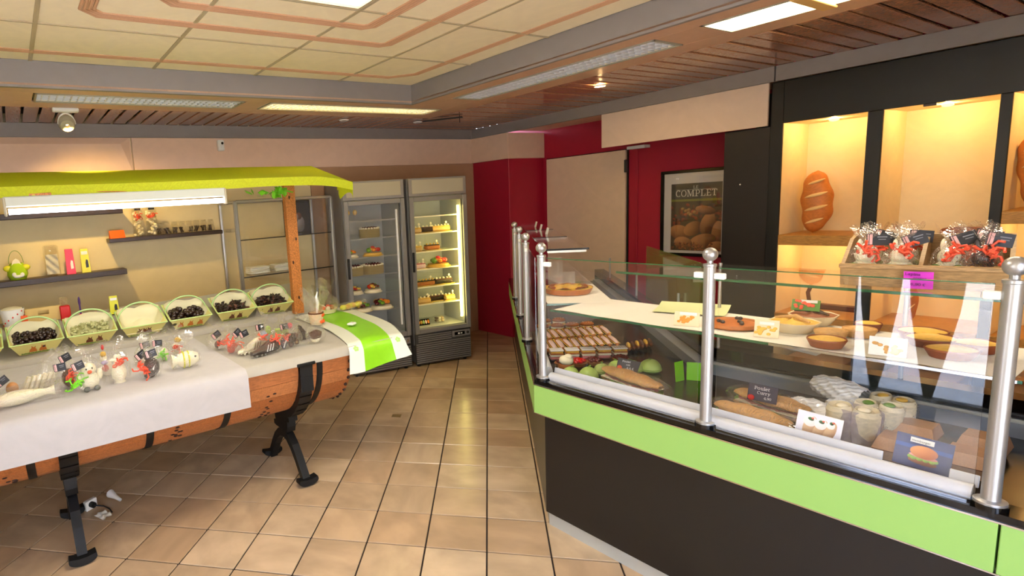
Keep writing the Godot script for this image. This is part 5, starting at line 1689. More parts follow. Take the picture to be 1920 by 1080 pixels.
	# rabbit print on the front board
	var nv := (P.call(1, 1, 0.0, 0.0) - P.call(-1, 1, 0.0, 0.0)).normalized() as Vector3
	var upv := (P.call(0, 1, h, 0.0) - P.call(0, 1, 0.0, 0.0)).normalized() as Vector3
	var out := nv.cross(upv).normalized()
	var pt := Transform3D(Basis(nv, upv, out), P.call(0, 1, 0.0, 0.0) + out * 0.0008)
	var pg := mb(pt)
	var xs: Array = [[-0.025, 0.03], [-0.02, 0.04], [0.0, 0.03, -0.03], [-0.07, 0.0, 0.07], [-0.03, 0.03], [-0.03, 0.03], [-0.02, 0.03]][kind]
	for x in xs:
		var k := 1.25
		var rp := PackedVector2Array()
		for q in [[-0.018, 0.012], [0.018, 0.012], [0.014, 0.04], [0.010, 0.05], [0.013, 0.074], [0.004, 0.056], [-0.006, 0.076], [-0.007, 0.052], [-0.015, 0.038]]:
			rp.append(Vector2(x + q[0] * k, 0.012 + q[1]))
		part(o, "rabbit_print", mb(pt).prism(rp, 0.0, 0.0008), M("print_brown") if kind % 3 else M("print_orange"))
	for k in 9:
		var x := -0.08 + 0.02 * k
		pg.prism(PackedVector2Array([Vector2(x - 0.012, 0.008), Vector2(x + 0.012, 0.008), Vector2(x + 0.006, 0.02), Vector2(x, 0.014), Vector2(x - 0.008, 0.022)]), 0.0, 0.0006)
	part(o, "grass_print", pg, M("print_green"))


# gathered cellophane: a soft pouch, tied, with a fan of film on top
func film(parent: Node, rx: float, rz: float, h: float, top: float, sd: int, c := Vector3()) -> void:
	part(parent, "film", mb().grid(22, 14, func(u, w):
		var a: float = TAU * u
		var t: float = w
		var k := 1.0
		if t < 0.6:
			k = 0.75 + 0.3 * sin(PI * t / 0.6)
		elif t < 0.76:
			k = lerpf(0.75, 0.18, (t - 0.6) / 0.16)
		else:
			k = lerpf(0.18, 0.85, (t - 0.76) / 0.24)
		var y := t / 0.7 * h if t < 0.7 else h + (t - 0.7) / 0.3 * top
		var q := 1.0 + 0.10 * sin(a * 7.0 + sd + t * 5.0) + 0.06 * sin(a * 13.0 + t * 11.0)
		y += top * 0.35 * sin(a * 3.0 + sd) * maxf(0.0, t - 0.8) / 0.2
		return c + Vector3(rx * k * q * cos(a), y, -rz * k * q * sin(a))), M("cello"))


func tag(parent: Node, at: Vector3, yaw: float, roll: float) -> void:
	var t := turned(at, yaw, -0.2, roll)
	var c := part(parent, "tag", mb(t).box(Vector3(), Vector3(0.058, 0.040, 0.0015)), M("tag_black"), "black label card")
	part(c, "tag_stripe", mb(t).box(Vector3(-0.017, 0.0, 0.001), Vector3(0.007, 0.034, 0.001)).box(Vector3(-0.024, 0, 0.001), Vector3(0.003, 0.034, 0.001)), M("tag_pink"))
	part(c, "tag_print", mb(t).box(Vector3(0.010, 0.008, 0.001), Vector3(0.024, 0.003, 0.0006)).box(Vector3(0.010, 0.0, 0.001), Vector3(0.018, 0.002, 0.0006)), mat("tag_grey", Color(0.5, 0.5, 0.52), 0.5))


func build_stall_goods() -> void:
	basket("lined basket of round dark truffles with brown rabbit print, front of the row", 3.419, 0, 0.05)
	basket("lined basket of pale sugared nuts in the row of chocolate baskets", 3.092, 1, 0.0)
	basket("nearly empty paper-lined basket with two dark chocolates left inside", 2.765, 2, 0.0)
	basket("lined basket of lumpy dark rock chocolates with crumpled white paper", 2.445, 3, 0.0)
	basket("lined basket of dark chocolate shards, second from the wooden post", 2.100, 4, -0.03)
	basket("heaped basket of dark chocolate shards beside the wooden post", 1.785, 5, -0.06)
	basket("dark chocolate basket cut off by the left picture edge", 3.745, 6, 0.0)
	var Y := 0.857
	# white fish lying in film
	var f := thing("white_chocolate_fish", "large white chocolate fish lying in film at the left picture edge", "chocolate figure", Vector3(0.44, Y, 3.53), PI / 2 + 0.10)
	part(f, "fish", mb().grid(18, 20, func(u, w):
		var t: float = w
		var q := 0.045 * pow(maxf(0.0, sin(PI * minf(t * 1.15, 1.0))), 0.7) + (0.030 * maxf(0.0, (t - 0.72) / 0.28))
		var th: float = 0.7 if t < 0.75 else 0.35
		return Vector3(-0.15 + 0.30 * t, 0.038 + q * 0.8 * sin(TAU * u), -q * 1.2 * th * cos(TAU * u) * -1.0)), M("choc_white"))
	part(f, "film", mb().grid(18, 12, func(u, w): return Vector3(-0.18 + 0.37 * w, 0.045 + (0.05 + 0.006 * sin(u * 29.0 + w * 9.0)) * sin(TAU * u), (0.06 + 0.006 * sin(u * 23.0)) * cos(TAU * u))), M("cello_tight"))
	curl(f, Vector3(-0.15, 0.03, 0.05), M("ribbon"), 5, 0.05)
	tag(f, Vector3(-0.165, 0.10, -0.02), 0.2, 0.4)
	f = thing("praline_bag", "large clear bag of white chocolate sticks behind the white fish", "sweet bag", Vector3(0.20, Y, 3.44), PI / 2 + 0.2)
	for k in 6:
		part(f, "white_stick", mb(turned(Vector3(-0.06 + 0.026 * k, 0.035, 0.0), 0.3, 0, -0.5)).rbox(Vector3(), Vector3(0.018, 0.09, 0.03), 0.006), M("choc_white"))
	part(f, "brown_sweet", mb().sph(Vector3(-0.13, 0.04, 0.03), Vector3(0.03, 0.035, 0.03), 12, 8), mat("caramel", Color(0.72, 0.50, 0.30), 0.4))
	part(f, "film", mb().grid(16, 10, func(u, w):
		var q: float = lerpf(0.11, 0.02, pow(w, 1.4)) + 0.006 * sin(u * 31.0 + w * 8.0)
		return Vector3(q * cos(TAU * u) + 0.10 * w, 0.20 * w, -0.06 * (1 - w * 0.7) * sin(TAU * u))), M("cello"))
	tag(f, Vector3(-0.17, 0.09, 0.03), 0.0, 0.5)
	# chick
	f = thing("white_chocolate_chick", "white chocolate chick with orange beak and green ribbon in film", "chocolate figure", Vector3(0.425, Y, 3.215), PI / 2)
	part(f, "body", mb().sph(Vector3(0, 0.048, 0), Vector3(0.046, 0.048, 0.042), 16, 11).sph(Vector3(0, 0.108, 0.004), Vector3(0.036, 0.034, 0.034), 16, 11).sph(Vector3(-0.048, 0.06, 0.0), Vector3(0.014, 0.028, 0.018), 10, 7).sph(Vector3(0.05, 0.075, 0.0), Vector3(0.014, 0.03, 0.016), 10, 7), M("choc_white"))
	part(f, "beak", mb().sph(Vector3(0, 0.100, 0.038), Vector3(0.012, 0.010, 0.012), 10, 7), M("orange"))
	part(f, "eyes", mb().sph(Vector3(-0.014, 0.116, 0.034), Vector3(0.004, 0.005, 0.003), 8, 6).sph(Vector3(0.014, 0.118, 0.034), Vector3(0.004, 0.005, 0.003), 8, 6), M("choc"))
	part(f, "feet", mb().sph(Vector3(-0.022, 0.012, 0.038), Vector3(0.016, 0.014, 0.010), 10, 7).sph(Vector3(0.026, 0.012, 0.038), Vector3(0.016, 0.014, 0.010), 10, 7), mat("grey_feet", Color(0.42, 0.42, 0.38), 0.5))
	film(f, 0.068, 0.06, 0.17, 0.055, 1)
	curl(f, Vector3(-0.065, 0.05, 0.03), M("ribbon_green"), 12, 0.045)
	tag(f, Vector3(-0.05, 0.145, 0.045), 0.1, 0.25)
	f = thing("chocolate_figure_bag", "cluster of black label cards and red ribbon behind the white chick", "chocolate figure", Vector3(0.29, Y, 3.30), PI / 2)
	part(f, "egg", mb().sph(Vector3(0, 0.05, 0), Vector3(0.038, 0.05, 0.038), 14, 10), M("choc_milk"))
	film(f, 0.055, 0.05, 0.15, 0.06, 3)
	tag(f, Vector3(-0.01, 0.165, 0.03), 0.2, 0.3)
	tag(f, Vector3(-0.04, 0.125, 0.05), -0.2, 0.1)
	curl(f, Vector3(-0.01, 0.06, 0.055), M("ribbon"), 21, 0.04)
	# goose
	f = thing("white_chocolate_goose", "white chocolate goose with orange scarf standing in film", "chocolate figure", Vector3(0.40, Y, 3.07), PI / 2)
	part(f, "body", mb().lathe([Vector2(0.028, 0), Vector2(0.030, 0.006), Vector2(0.024, 0.012), Vector2(0.036, 0.03), Vector2(0.040, 0.06), Vector2(0.032, 0.09), Vector2(0.020, 0.11), Vector2(0.022, 0.13), Vector2(0.014, 0.15), Vector2(0, 0.154)], 18, Vector3(), false).sph(Vector3(-0.024, 0.128, 0.01), Vector3(0.020, 0.008, 0.010), 10, 7), M("choc_white"))
	part(f, "eye", mb().sph(Vector3(-0.006, 0.136, 0.019), Vector3(0.004, 0.004, 0.003), 8, 6), M("choc"))
	curl(f, Vector3(0.01, 0.11, 0.03), M("ribbon"), 33, 0.03)
	film(f, 0.060, 0.055, 0.18, 0.05, 5)
	f = thing("white_chocolate_hen", "white chocolate hen with red and violet bow behind the goose", "chocolate figure", Vector3(0.22, Y, 3.105), PI / 2)
	part(f, "body", mb().sph(Vector3(0, 0.045, 0), Vector3(0.034, 0.045, 0.034), 14, 10).sph(Vector3(-0.012, 0.10, 0), Vector3(0.020, 0.026, 0.020), 12, 8), M("choc_white"))
	part(f, "comb", mb().sph(Vector3(-0.01, 0.165, 0.0), Vector3(0.008, 0.016, 0.006), 8, 6).sph(Vector3(-0.012, 0.055, 0.04), Vector3(0.018, 0.02, 0.008), 8, 6), M("red"))
	part(f, "bow", mb().sph(Vector3(-0.012, 0.085, 0.03), Vector3(0.020, 0.012, 0.010), 8, 6), mat("lilac", Color(0.76, 0.70, 0.86), 0.4))
	part(f, "beak", mb().sph(Vector3(-0.012, 0.13, 0.015), Vector3(0.016, 0.016, 0.012), 8, 6), M("custard"))
	film(f, 0.048, 0.045, 0.15, 0.05, 7)
	# dark egg
	f = thing("dark_chocolate_bunny", "dark chocolate bunny with red ribbons and black labels in film", "chocolate figure", Vector3(0.42, Y, 2.915), PI / 2)
	part(f, "body", mb().sph(Vector3(0.01, 0.055, 0), Vector3(0.042, 0.052, 0.040), 16, 11).sph(Vector3(-0.008, 0.012, 0.012), Vector3(0.03, 0.012, 0.03), 12, 8).sph(Vector3(0.0, 0.115, 0), Vector3(0.026, 0.03, 0.026), 12, 8), M("choc"))
	part(f, "shirt_mark", mb().prism(PackedVector2Array([Vector2(0.004, 0.05), Vector2(0.02, 0.072), Vector2(0.012, 0.042)]), 0.0385, 0.041), M("white"))
	curl(f, Vector3(-0.035, 0.06, 0.035), M("ribbon"), 44, 0.045)
	film(f, 0.064, 0.058, 0.17, 0.06, 9)
	tag(f, Vector3(-0.045, 0.135, 0.03), 0.2, 0.5)
	tag(f, Vector3(0.005, 0.138, 0.045), -0.1, 0.2)
	# striped fish
	f = thing("striped_chocolate_fish", "white chocolate fish with yellow stripes standing in film", "chocolate figure", Vector3(0.385, Y, 2.715), PI / 2)
	part(f, "fish", mb().grid(18, 18, func(u, w):
		var t: float = w
		var q := 0.046 * pow(maxf(0.0, sin(PI * clampf(1.0 - t * 0.86, 0.0, 1.0))), 0.7)
		if t < 0.25:
			q = lerpf(0.044, 0.018, t / 0.25)
		return Vector3(-0.075 + 0.15 * t, 0.05 + q * sin(TAU * u), q * 0.6 * cos(TAU * u))), M("choc_white"))
	for x in [-0.01, 0.018]:
		var ring2 := []
		for k in 15:
			ring2.append(Vector3(x, 0.05 + 0.046 * sin(TAU * k / 14), 0.030 * cos(TAU * k / 14)))
		part(f, "stripe", mb().tube(ring2, 0.0045, 6), M("yellow_box"))
	part(f, "eye", mb().sph(Vector3(0.055, 0.062, 0.022), Vector3(0.006, 0.006, 0.004), 8, 6), M("choc"))
	film(f, 0.085, 0.055, 0.12, 0.07, 11)
	f = thing("chocolate_figure_bag", "cream film bags with black labels behind the dark bunny", "chocolate figure", Vector3(0.12, Y, 2.83), PI / 2)
	for k in 3:
		part(f, "egg", mb().sph(Vector3(-0.06 + 0.06 * k, 0.04, 0), Vector3(0.026, 0.04, 0.026), 12, 8), M("choc_white"))
	tag(f, Vector3(-0.05, 0.12, 0.03), 0.0, 0.1)
	tag(f, Vector3(0.02, 0.118, 0.03), 0.0, -0.1)
	curl(f, Vector3(0.03, 0.05, 0.035), M("ribbon_green"), 51, 0.035)
	film(f, 0.11, 0.05, 0.13, 0.06, 13)
	f = thing("chocolate_figure_bag", "film bag with yellow flower and orange curls right of black labels", "chocolate figure", Vector3(0.05, Y, 2.68), PI / 2)
	part(f, "egg", mb().sph(Vector3(0, 0.04, 0), Vector3(0.03, 0.04, 0.03), 12, 8), M("choc_white"))
	part(f, "flower", mb().sph(Vector3(0.01, 0.10, 0.02), Vector3(0.022, 0.018, 0.012), 10, 7), M("custard"))
	curl(f, Vector3(0.0, 0.06, 0.03), M("ribbon"), 53, 0.03)
	film(f, 0.055, 0.05, 0.13, 0.06, 17)
	# right group
	f = thing("chocolate_figure_bag", "film bag with slanting black label and red sweet, left of the boots", "chocolate figure", Vector3(0.10, Y, 2.435), PI / 2)
	part(f, "sweet", mb().sph(Vector3(0.02, 0.03, 0), Vector3(0.04, 0.03, 0.03), 12, 8), M("choc_milk"))
	part(f, "chip", mb().box(Vector3(0.02, 0.02, 0.032), Vector3(0.05, 0.02, 0.004)), M("white"))
	tag(f, Vector3(-0.01, 0.10, 0.03), 0.0, 0.5)
	curl(f, Vector3(0.03, 0.05, 0.03), M("ribbon"), 61, 0.035)
	film(f, 0.065, 0.05, 0.12, 0.05, 19)
	f = thing("chocolate_figure_bag", "film bag of orange-red ribbon curls just left of the white boot", "chocolate figure", Vector3(0.26, Y, 2.40), PI / 2)
	part(f, "sweet", mb().sph(Vector3(0, 0.025, 0), Vector3(0.026, 0.025, 0.026), 12, 8), mat("red_sweet", Color(0.80, 0.30, 0.20), 0.3))
	curl(f, Vector3(0.0, 0.055, 0.02), M("ribbon"), 64, 0.05)
	tag(f, Vector3(0.05, 0.115, -0.01), 0.0, 0.6)
	tag(f, Vector3(0.09, 0.105, 0.0), 0.0, 0.3)
	film(f, 0.06, 0.05, 0.11, 0.05, 23)
	boot("white chocolate football boot in film leaning behind the dark one", Vector3(0.33, Y, 2.285), M("choc_white"), M("choc_milk"), 0.35)
	boot("dark chocolate football boot with white stripes and red bow in film", Vector3(0.44, Y, 2.245), M("choc"), M("white"), 0.30)
	f = thing("chocolate_figure_bag", "tall film bag with pale green and violet sweets behind the dark boot", "chocolate figure", Vector3(0.16, Y, 2.13), PI / 2)
	part(f, "sweet", mb().sph(Vector3(-0.01, 0.04, 0), Vector3(0.03, 0.04, 0.03), 12, 8), mat("pale_blue", Color(0.62, 0.68, 0.80), 0.4))
	part(f, "leafy_sweet", mb().sph(Vector3(0.02, 0.08, 0.01), Vector3(0.02, 0.03, 0.015), 10, 7), M("marzipan"))
	tag(f, Vector3(-0.04, 0.11, 0.02), 0.0, 0.0)
	film(f, 0.06, 0.05, 0.15, 0.05, 27)
	f = thing("chocolate_figure_bag", "film bag of lime wafers with pink card right of the boots", "chocolate figure", Vector3(0.24, Y, 2.04), PI / 2)
	for k in 4:
		part(f, "wafer", mb(turned(Vector3(-0.03 + 0.018 * k, 0.05, 0), 0.4, 0, 0.15)).rbox(Vector3(), Vector3(0.012, 0.09, 0.04), 0.004), mat("wafer", Color(0.76, 0.86, 0.42), 0.5))
	part(f, "pink_sweet", mb().sph(Vector3(0.055, 0.10, 0), Vector3(0.018, 0.02, 0.016), 10, 7), M("hotpink"))
	tag(f, Vector3(0.0, 0.105, 0.03), 0.0, 0.1)
	film(f, 0.075, 0.05, 0.14, 0.05, 29)
	f = thing("chocolate_egg_bag", "film bag of shiny dark chocolate eggs with blue sash and red bow", "chocolate figure", Vector3(0.395, Y, 2.06), PI / 2)
	var rr := RandomNumberGenerator.new()
	rr.seed = 71
	for k in 16:
		part(f, "egg", mb().sph(Vector3(rr.randf_range(-0.012, 0.055), 0.018 + 0.0036 * k, rr.randf_range(-0.03, 0.03)), Vector3(0.017, 0.019, 0.017), 10, 7), M("choc") if k % 3 else M("choc_milk"))
	part(f, "sash", mb().sph(Vector3(-0.05, 0.035, 0.01), Vector3(0.022, 0.036, 0.02), 10, 7), M("navy"))
	part(f, "sash_stripe", mb().tube([Vector3(-0.06, 0.01, 0.03), Vector3(-0.05, 0.04, 0.034), Vector3(-0.03, 0.065, 0.03)], 0.004, 6), M("white"))
	curl(f, Vector3(-0.03, 0.075, 0.02), M("ribbon"), 75, 0.03)
	film(f, 0.078, 0.055, 0.12, 0.05, 31)
	f = thing("chocolate_wedge_bag", "film bag with a triangular dark chocolate wedge right of the eggs", "chocolate figure", Vector3(0.28, Y, 1.915), PI / 2)
	part(f, "wedge", mb().prism(PackedVector2Array([Vector2(-0.035, 0.002), Vector2(0.05, 0.002), Vector2(-0.02, 0.10)]), -0.02, 0.02), M("choc"))
	film(f, 0.06, 0.045, 0.12, 0.05, 33)
	f = thing("half_egg_bag", "film bag with broken dark chocolate egg shell, rightmost on the cloth", "chocolate figure", Vector3(0.43, Y, 1.90), PI / 2)
	part(f, "shell", mb().grid(20, 8, func(u, w):
		var a: float = TAU * u
		var q: float = 0.046 * sin(PI * 0.5 * minf(1.0, 0.1 + w))
		return Vector3(q * cos(a), 0.004 + 0.060 * w + 0.014 * absf(sin(a * 1.5)) * w, -q * 0.8 * sin(a))), M("choc_milk"))
	part(f, "cream_filling", mb().sph(Vector3(0, 0.03, 0), Vector3(0.034, 0.026, 0.028), 12, 8), M("choc_white"))
	film(f, 0.062, 0.05, 0.12, 0.045, 35)
	f = thing("chocolate_figure_bag", "flat film bag with brown sweet beside the lime runner", "chocolate figure", Vector3(0.26, Y, 1.80), PI / 2)
	part(f, "sweet", mb().rbox(Vector3(0, 0.012, 0), Vector3(0.05, 0.022, 0.03), 0.006), M("choc_milk"))
	film(f, 0.05, 0.04, 0.09, 0.04, 37)
	# pot with wrapped candy fan
	f = thing("gift_pot", "small cream pot with orange pattern holding a fan of clear film", "gift pot", Vector3(-0.02, 0.873, 1.655), PI / 2)
	part(f, "pot", mb().lathe([Vector2(0, 0), Vector2(0.045, 0), Vector2(0.056, 0.085), Vector2(0.050, 0.085), Vector2(0.046, 0.06), Vector2(0, 0.06)], 22), mat("pot_cream", Color(0.90, 0.78, 0.62), 0.5))
	var pp := mb()
	for k in 7:
		var a := 0.3 + k * 0.28
		pp.sph(Vector3(0.052 * sin(a), 0.02 + 0.045 * (k % 2), 0.052 * cos(a)), Vector3(0.012, 0.012, 0.012), 8, 6)
	part(f, "pattern", pp, M("orange"))
	part(f, "brown_rim", mb().lathe([Vector2(0.057, 0.078), Vector2(0.058, 0.086), Vector2(0.050, 0.087)], 22), M("print_brown"))
	part(f, "film", mb().grid(26, 8, func(u, w):
		var a: float = TAU * u
		var q: float = lerpf(0.036, 0.105, pow(w, 0.8)) * (1.0 + 0.22 * sin(a * 6.0) * w)
		return Vector3(q * cos(a), 0.07 + 0.17 * w + 0.045 * w * sin(a * 5.0 + 1.0), -q * 0.6 * sin(a))), M("cello"))
	for k in 4:
		part(f, "film_tip", mb().grid(4, 6, func(u, w): return Vector3(lerpf(-0.02, 0.02, u) * (1 - w) + (k - 1.5) * 0.035 * (0.4 + w), 0.09 + 0.20 * w, 0.02 * sin(k * 2.0) + 0.01 * sin(w * 6.0))), M("cello"))
	part(f, "silver_tie", mb().tube([Vector3(0.01, 0.08, 0), Vector3(0.015, 0.16, 0.01), Vector3(0.005, 0.20, 0.015), Vector3(0.02, 0.235, 0.01)], [0.008, 0.014, 0.010, 0.003], 8), M("foil"))
	f = thing("wrapped_basket", "clear wrapped gift basket with orange sweets behind the gift pot", "gift basket", Vector3(-0.36, 0.87, 1.38), PI / 2)
	part(f, "tray", mb().lathe([Vector2(0, 0), Vector2(0.07, 0), Vector2(0.085, 0.035), Vector2(0.08, 0.035), Vector2(0.065, 0.01), Vector2(0, 0.01)], 20), M("carton"))
	for k in 7:
		part(f, "sweet", mb().sph(Vector3(0.045 * cos(k * 0.9), 0.04, 0.045 * sin(k * 0.9)), Vector3(0.018, 0.018, 0.018), 9, 7), [M("ribbon"), M("caramel"), M("cream")][k % 3])
	film(f, 0.095, 0.08, 0.15, 0.10, 41)
	f = thing("yellow_sweet_bag", "clear bag of yellow and white sweets at the stall's back corner", "sweet bag", Vector3(-0.34, 0.875, 1.16), PI / 2 + 0.3)
	for k in 6:
		part(f, "sweet", mb().sph(Vector3(-0.10 + 0.04 * k, 0.022, 0.01 * sin(k * 2.0)), Vector3(0.030, 0.022, 0.028), 10, 7), M("custard") if k % 2 else M("yellow_box"))
	part(f, "film", mb().grid(14, 10, func(u, w): return Vector3(-0.16 + 0.32 * w, 0.028 + 0.032 * sin(TAU * u), 0.05 * cos(TAU * u) * (0.6 + 0.4 * sin(PI * w)))), M("cello"))
	# things standing behind the baskets
	f = thing("tin_bucket", "white tin bucket with red dots and hearts behind the first basket", "bucket", Vector3(-0.86, 1.032, 3.525), PI / 2)
	part(f, "pail", mb().lathe([Vector2(0, 0), Vector2(0.055, 0), Vector2(0.075, 0.13), Vector2(0.077, 0.135), Vector2(0.072, 0.135), Vector2(0.052, 0.01)], 22), M("white"))
	var dt := mb()
	for k in 26:
		var a := k * 0.42
		var y := 0.03 + 0.018 * (k % 6)
		var q := 0.0555 + 0.02 * y / 0.13
		dt.sph(Vector3(q * sin(a), y, q * cos(a)), Vector3(0.005, 0.006, 0.005), 7, 5)
	part(f, "dots", dt, M("red"))
	part(f, "sweets", mb().sph(Vector3(0, 0.13, 0), Vector3(0.066, 0.02, 0.066), 14, 8), M("meringue"))
	part(f, "orange_label", mb().box(Vector3(0.066, 0.06, 0.05), Vector3(0.04, 0.05, 0.004)), M("orange"))
	f = thing("handled_crate", "pale wooden crate with cut-out handle behind the truffle basket", "crate", Vector3(-0.90, 1.045, 3.34), PI / 2)
	part(f, "front", mb().box(Vector3(0, 0.025, 0.0), Vector3(0.22, 0.05, 0.012)).box(Vector3(-0.072, 0.065, 0), Vector3(0.076, 0.03, 0.012)).box(Vector3(0.072, 0.065, 0), Vector3(0.076, 0.03, 0.012)).box(Vector3(0, 0.09, 0), Vector3(0.22, 0.02, 0.012)), mat("crate_wood", Color(0.86, 0.74, 0.46), 0.6))
	part(f, "back", mb().box(Vector3(0, 0.045, -0.09), Vector3(0.22, 0.09, 0.012)), M("crate_wood"))
	for s in [-1, 1]:
		part(f, "side", mb().box(Vector3(s * 0.104, 0.045, -0.045), Vector3(0.012, 0.09, 0.08)), M("crate_wood"))
	f = thing("red_gift_bag", "tall red gift bag with clear top behind the nut basket", "gift bag", Vector3(-0.88, 1.04, 3.205), PI / 2)
	part(f, "bag", mb().rbox(Vector3(0, 0.045, 0), Vector3(0.066, 0.11, 0.04), 0.006), M("red"))
	part(f, "clear_top", mb().rbox(Vector3(-0.002, 0.135, 0), Vector3(0.056, 0.065, 0.02), 0.006), M("cello"))
	one("purple_pen", "purple and white pen standing upright behind the nut basket", "pen", mb().cyl(Vector3(0, -0.02, 0), Vector3(0, 0.07, 0), 0.006).sph(Vector3(0, 0.095, 0), Vector3(0.009, 0.035, 0.009), 10, 8), M("purple"), Vector3(-0.88, 1.06, 3.108))
	one("striped_card", "white card with red stripes lying behind the nut basket", "card", mb().box(Vector3(0, 0.02, 0), Vector3(0.004, 0.03, 0.11)).box(Vector3(0.003, 0.025, 0), Vector3(0.003, 0.006, 0.10)), M("ribbon"), Vector3(-0.74, 1.05, 3.075))
	upright_box("upright_gift_box", "small yellow gift box with picture standing behind the empty basket", Vector3(-0.86, 1.035, 2.885), M("yellow_box"), 0.064, 0.13, M("tag_black"))


func boot(label: String, at: Vector3, m: Material, m2: Material, yaw: float) -> void:
	var f := thing("chocolate_boot", label, "chocolate figure", at, PI / 2 + yaw, "chocolate football boots")
	part(f, "boot", mb().grid(18, 22, func(u, w):
		var t: float = w
		var hgt := lerpf(0.030, 0.082, smoothstep(0.25, 0.85, t))
		if t > 0.9:
			hgt *= lerpf(1.0, 0.75, (t - 0.9) / 0.1)
		var wd := 0.030 * (0.8 + 0.35 * sin(PI * clampf(t * 1.1, 0, 1)))
		var e := pow(sin(PI * clampf(t * 0.94 + 0.03, 0.0, 1.0)), 0.4)
		if t <= 0.0 or t >= 1.0:
			e = 0.02
		var a: float = TAU * u
		var s := sin(a)
		return Vector3(-0.12 + 0.23 * t, 0.012 + hgt * e * (0.5 + 0.5 * s), wd * e * cos(a))), m)
	for k in 3:
		part(f, "stripe", mb().tube([Vector3(-0.02 + 0.02 * k, 0.022, 0.038), Vector3(-0.012 + 0.02 * k, 0.042, 0.038), Vector3(0.0 + 0.02 * k, 0.06, 0.032)], 0.003, 6), m2)
	var st := mb()
	for q in [[-0.08, 0.015], [-0.05, 0.02], [-0.08, -0.015], [0.07, 0.015], [0.07, -0.015], [-0.02, 0.02]]:
		st.lathe([Vector2(0.005, 0.0), Vector2(0.008, 0.014)], 8, Vector3(q[0], 0, q[1]))
	part(f, "studs", st, M("alu") if m == M("choc") else m)
	part(f, "sole", mb().grid(16, 3, func(u, w): return Vector3(-0.005 + 0.105 * cos(TAU * u), 0.012 + 0.006 * w, 0.030 * sin(TAU * u) * -1.0)), m)
	curl(f, Vector3(0.055, 0.085, 0.035), M("ribbon"), int(at.z * 100), 0.03)
	part(f, "film", mb().grid(16, 12, func(u, w): return Vector3(-0.135 + 0.28 * w, 0.05 + (0.03 + 0.03 * w + 0.006 * sin(u * 31.0 + w * 12.0)) * sin(TAU * u) + 0.012 * w, (0.048 + 0.005 * sin(u * 23.0)) * cos(TAU * u))), M("cello_tight"))


# ---------------------------------------------------------------- goods in the counter
func side(s: float, t: float, y := 0.736) -> Vector3:
	return P0 + SD * s + TD * t + Vector3(0, y, 0)


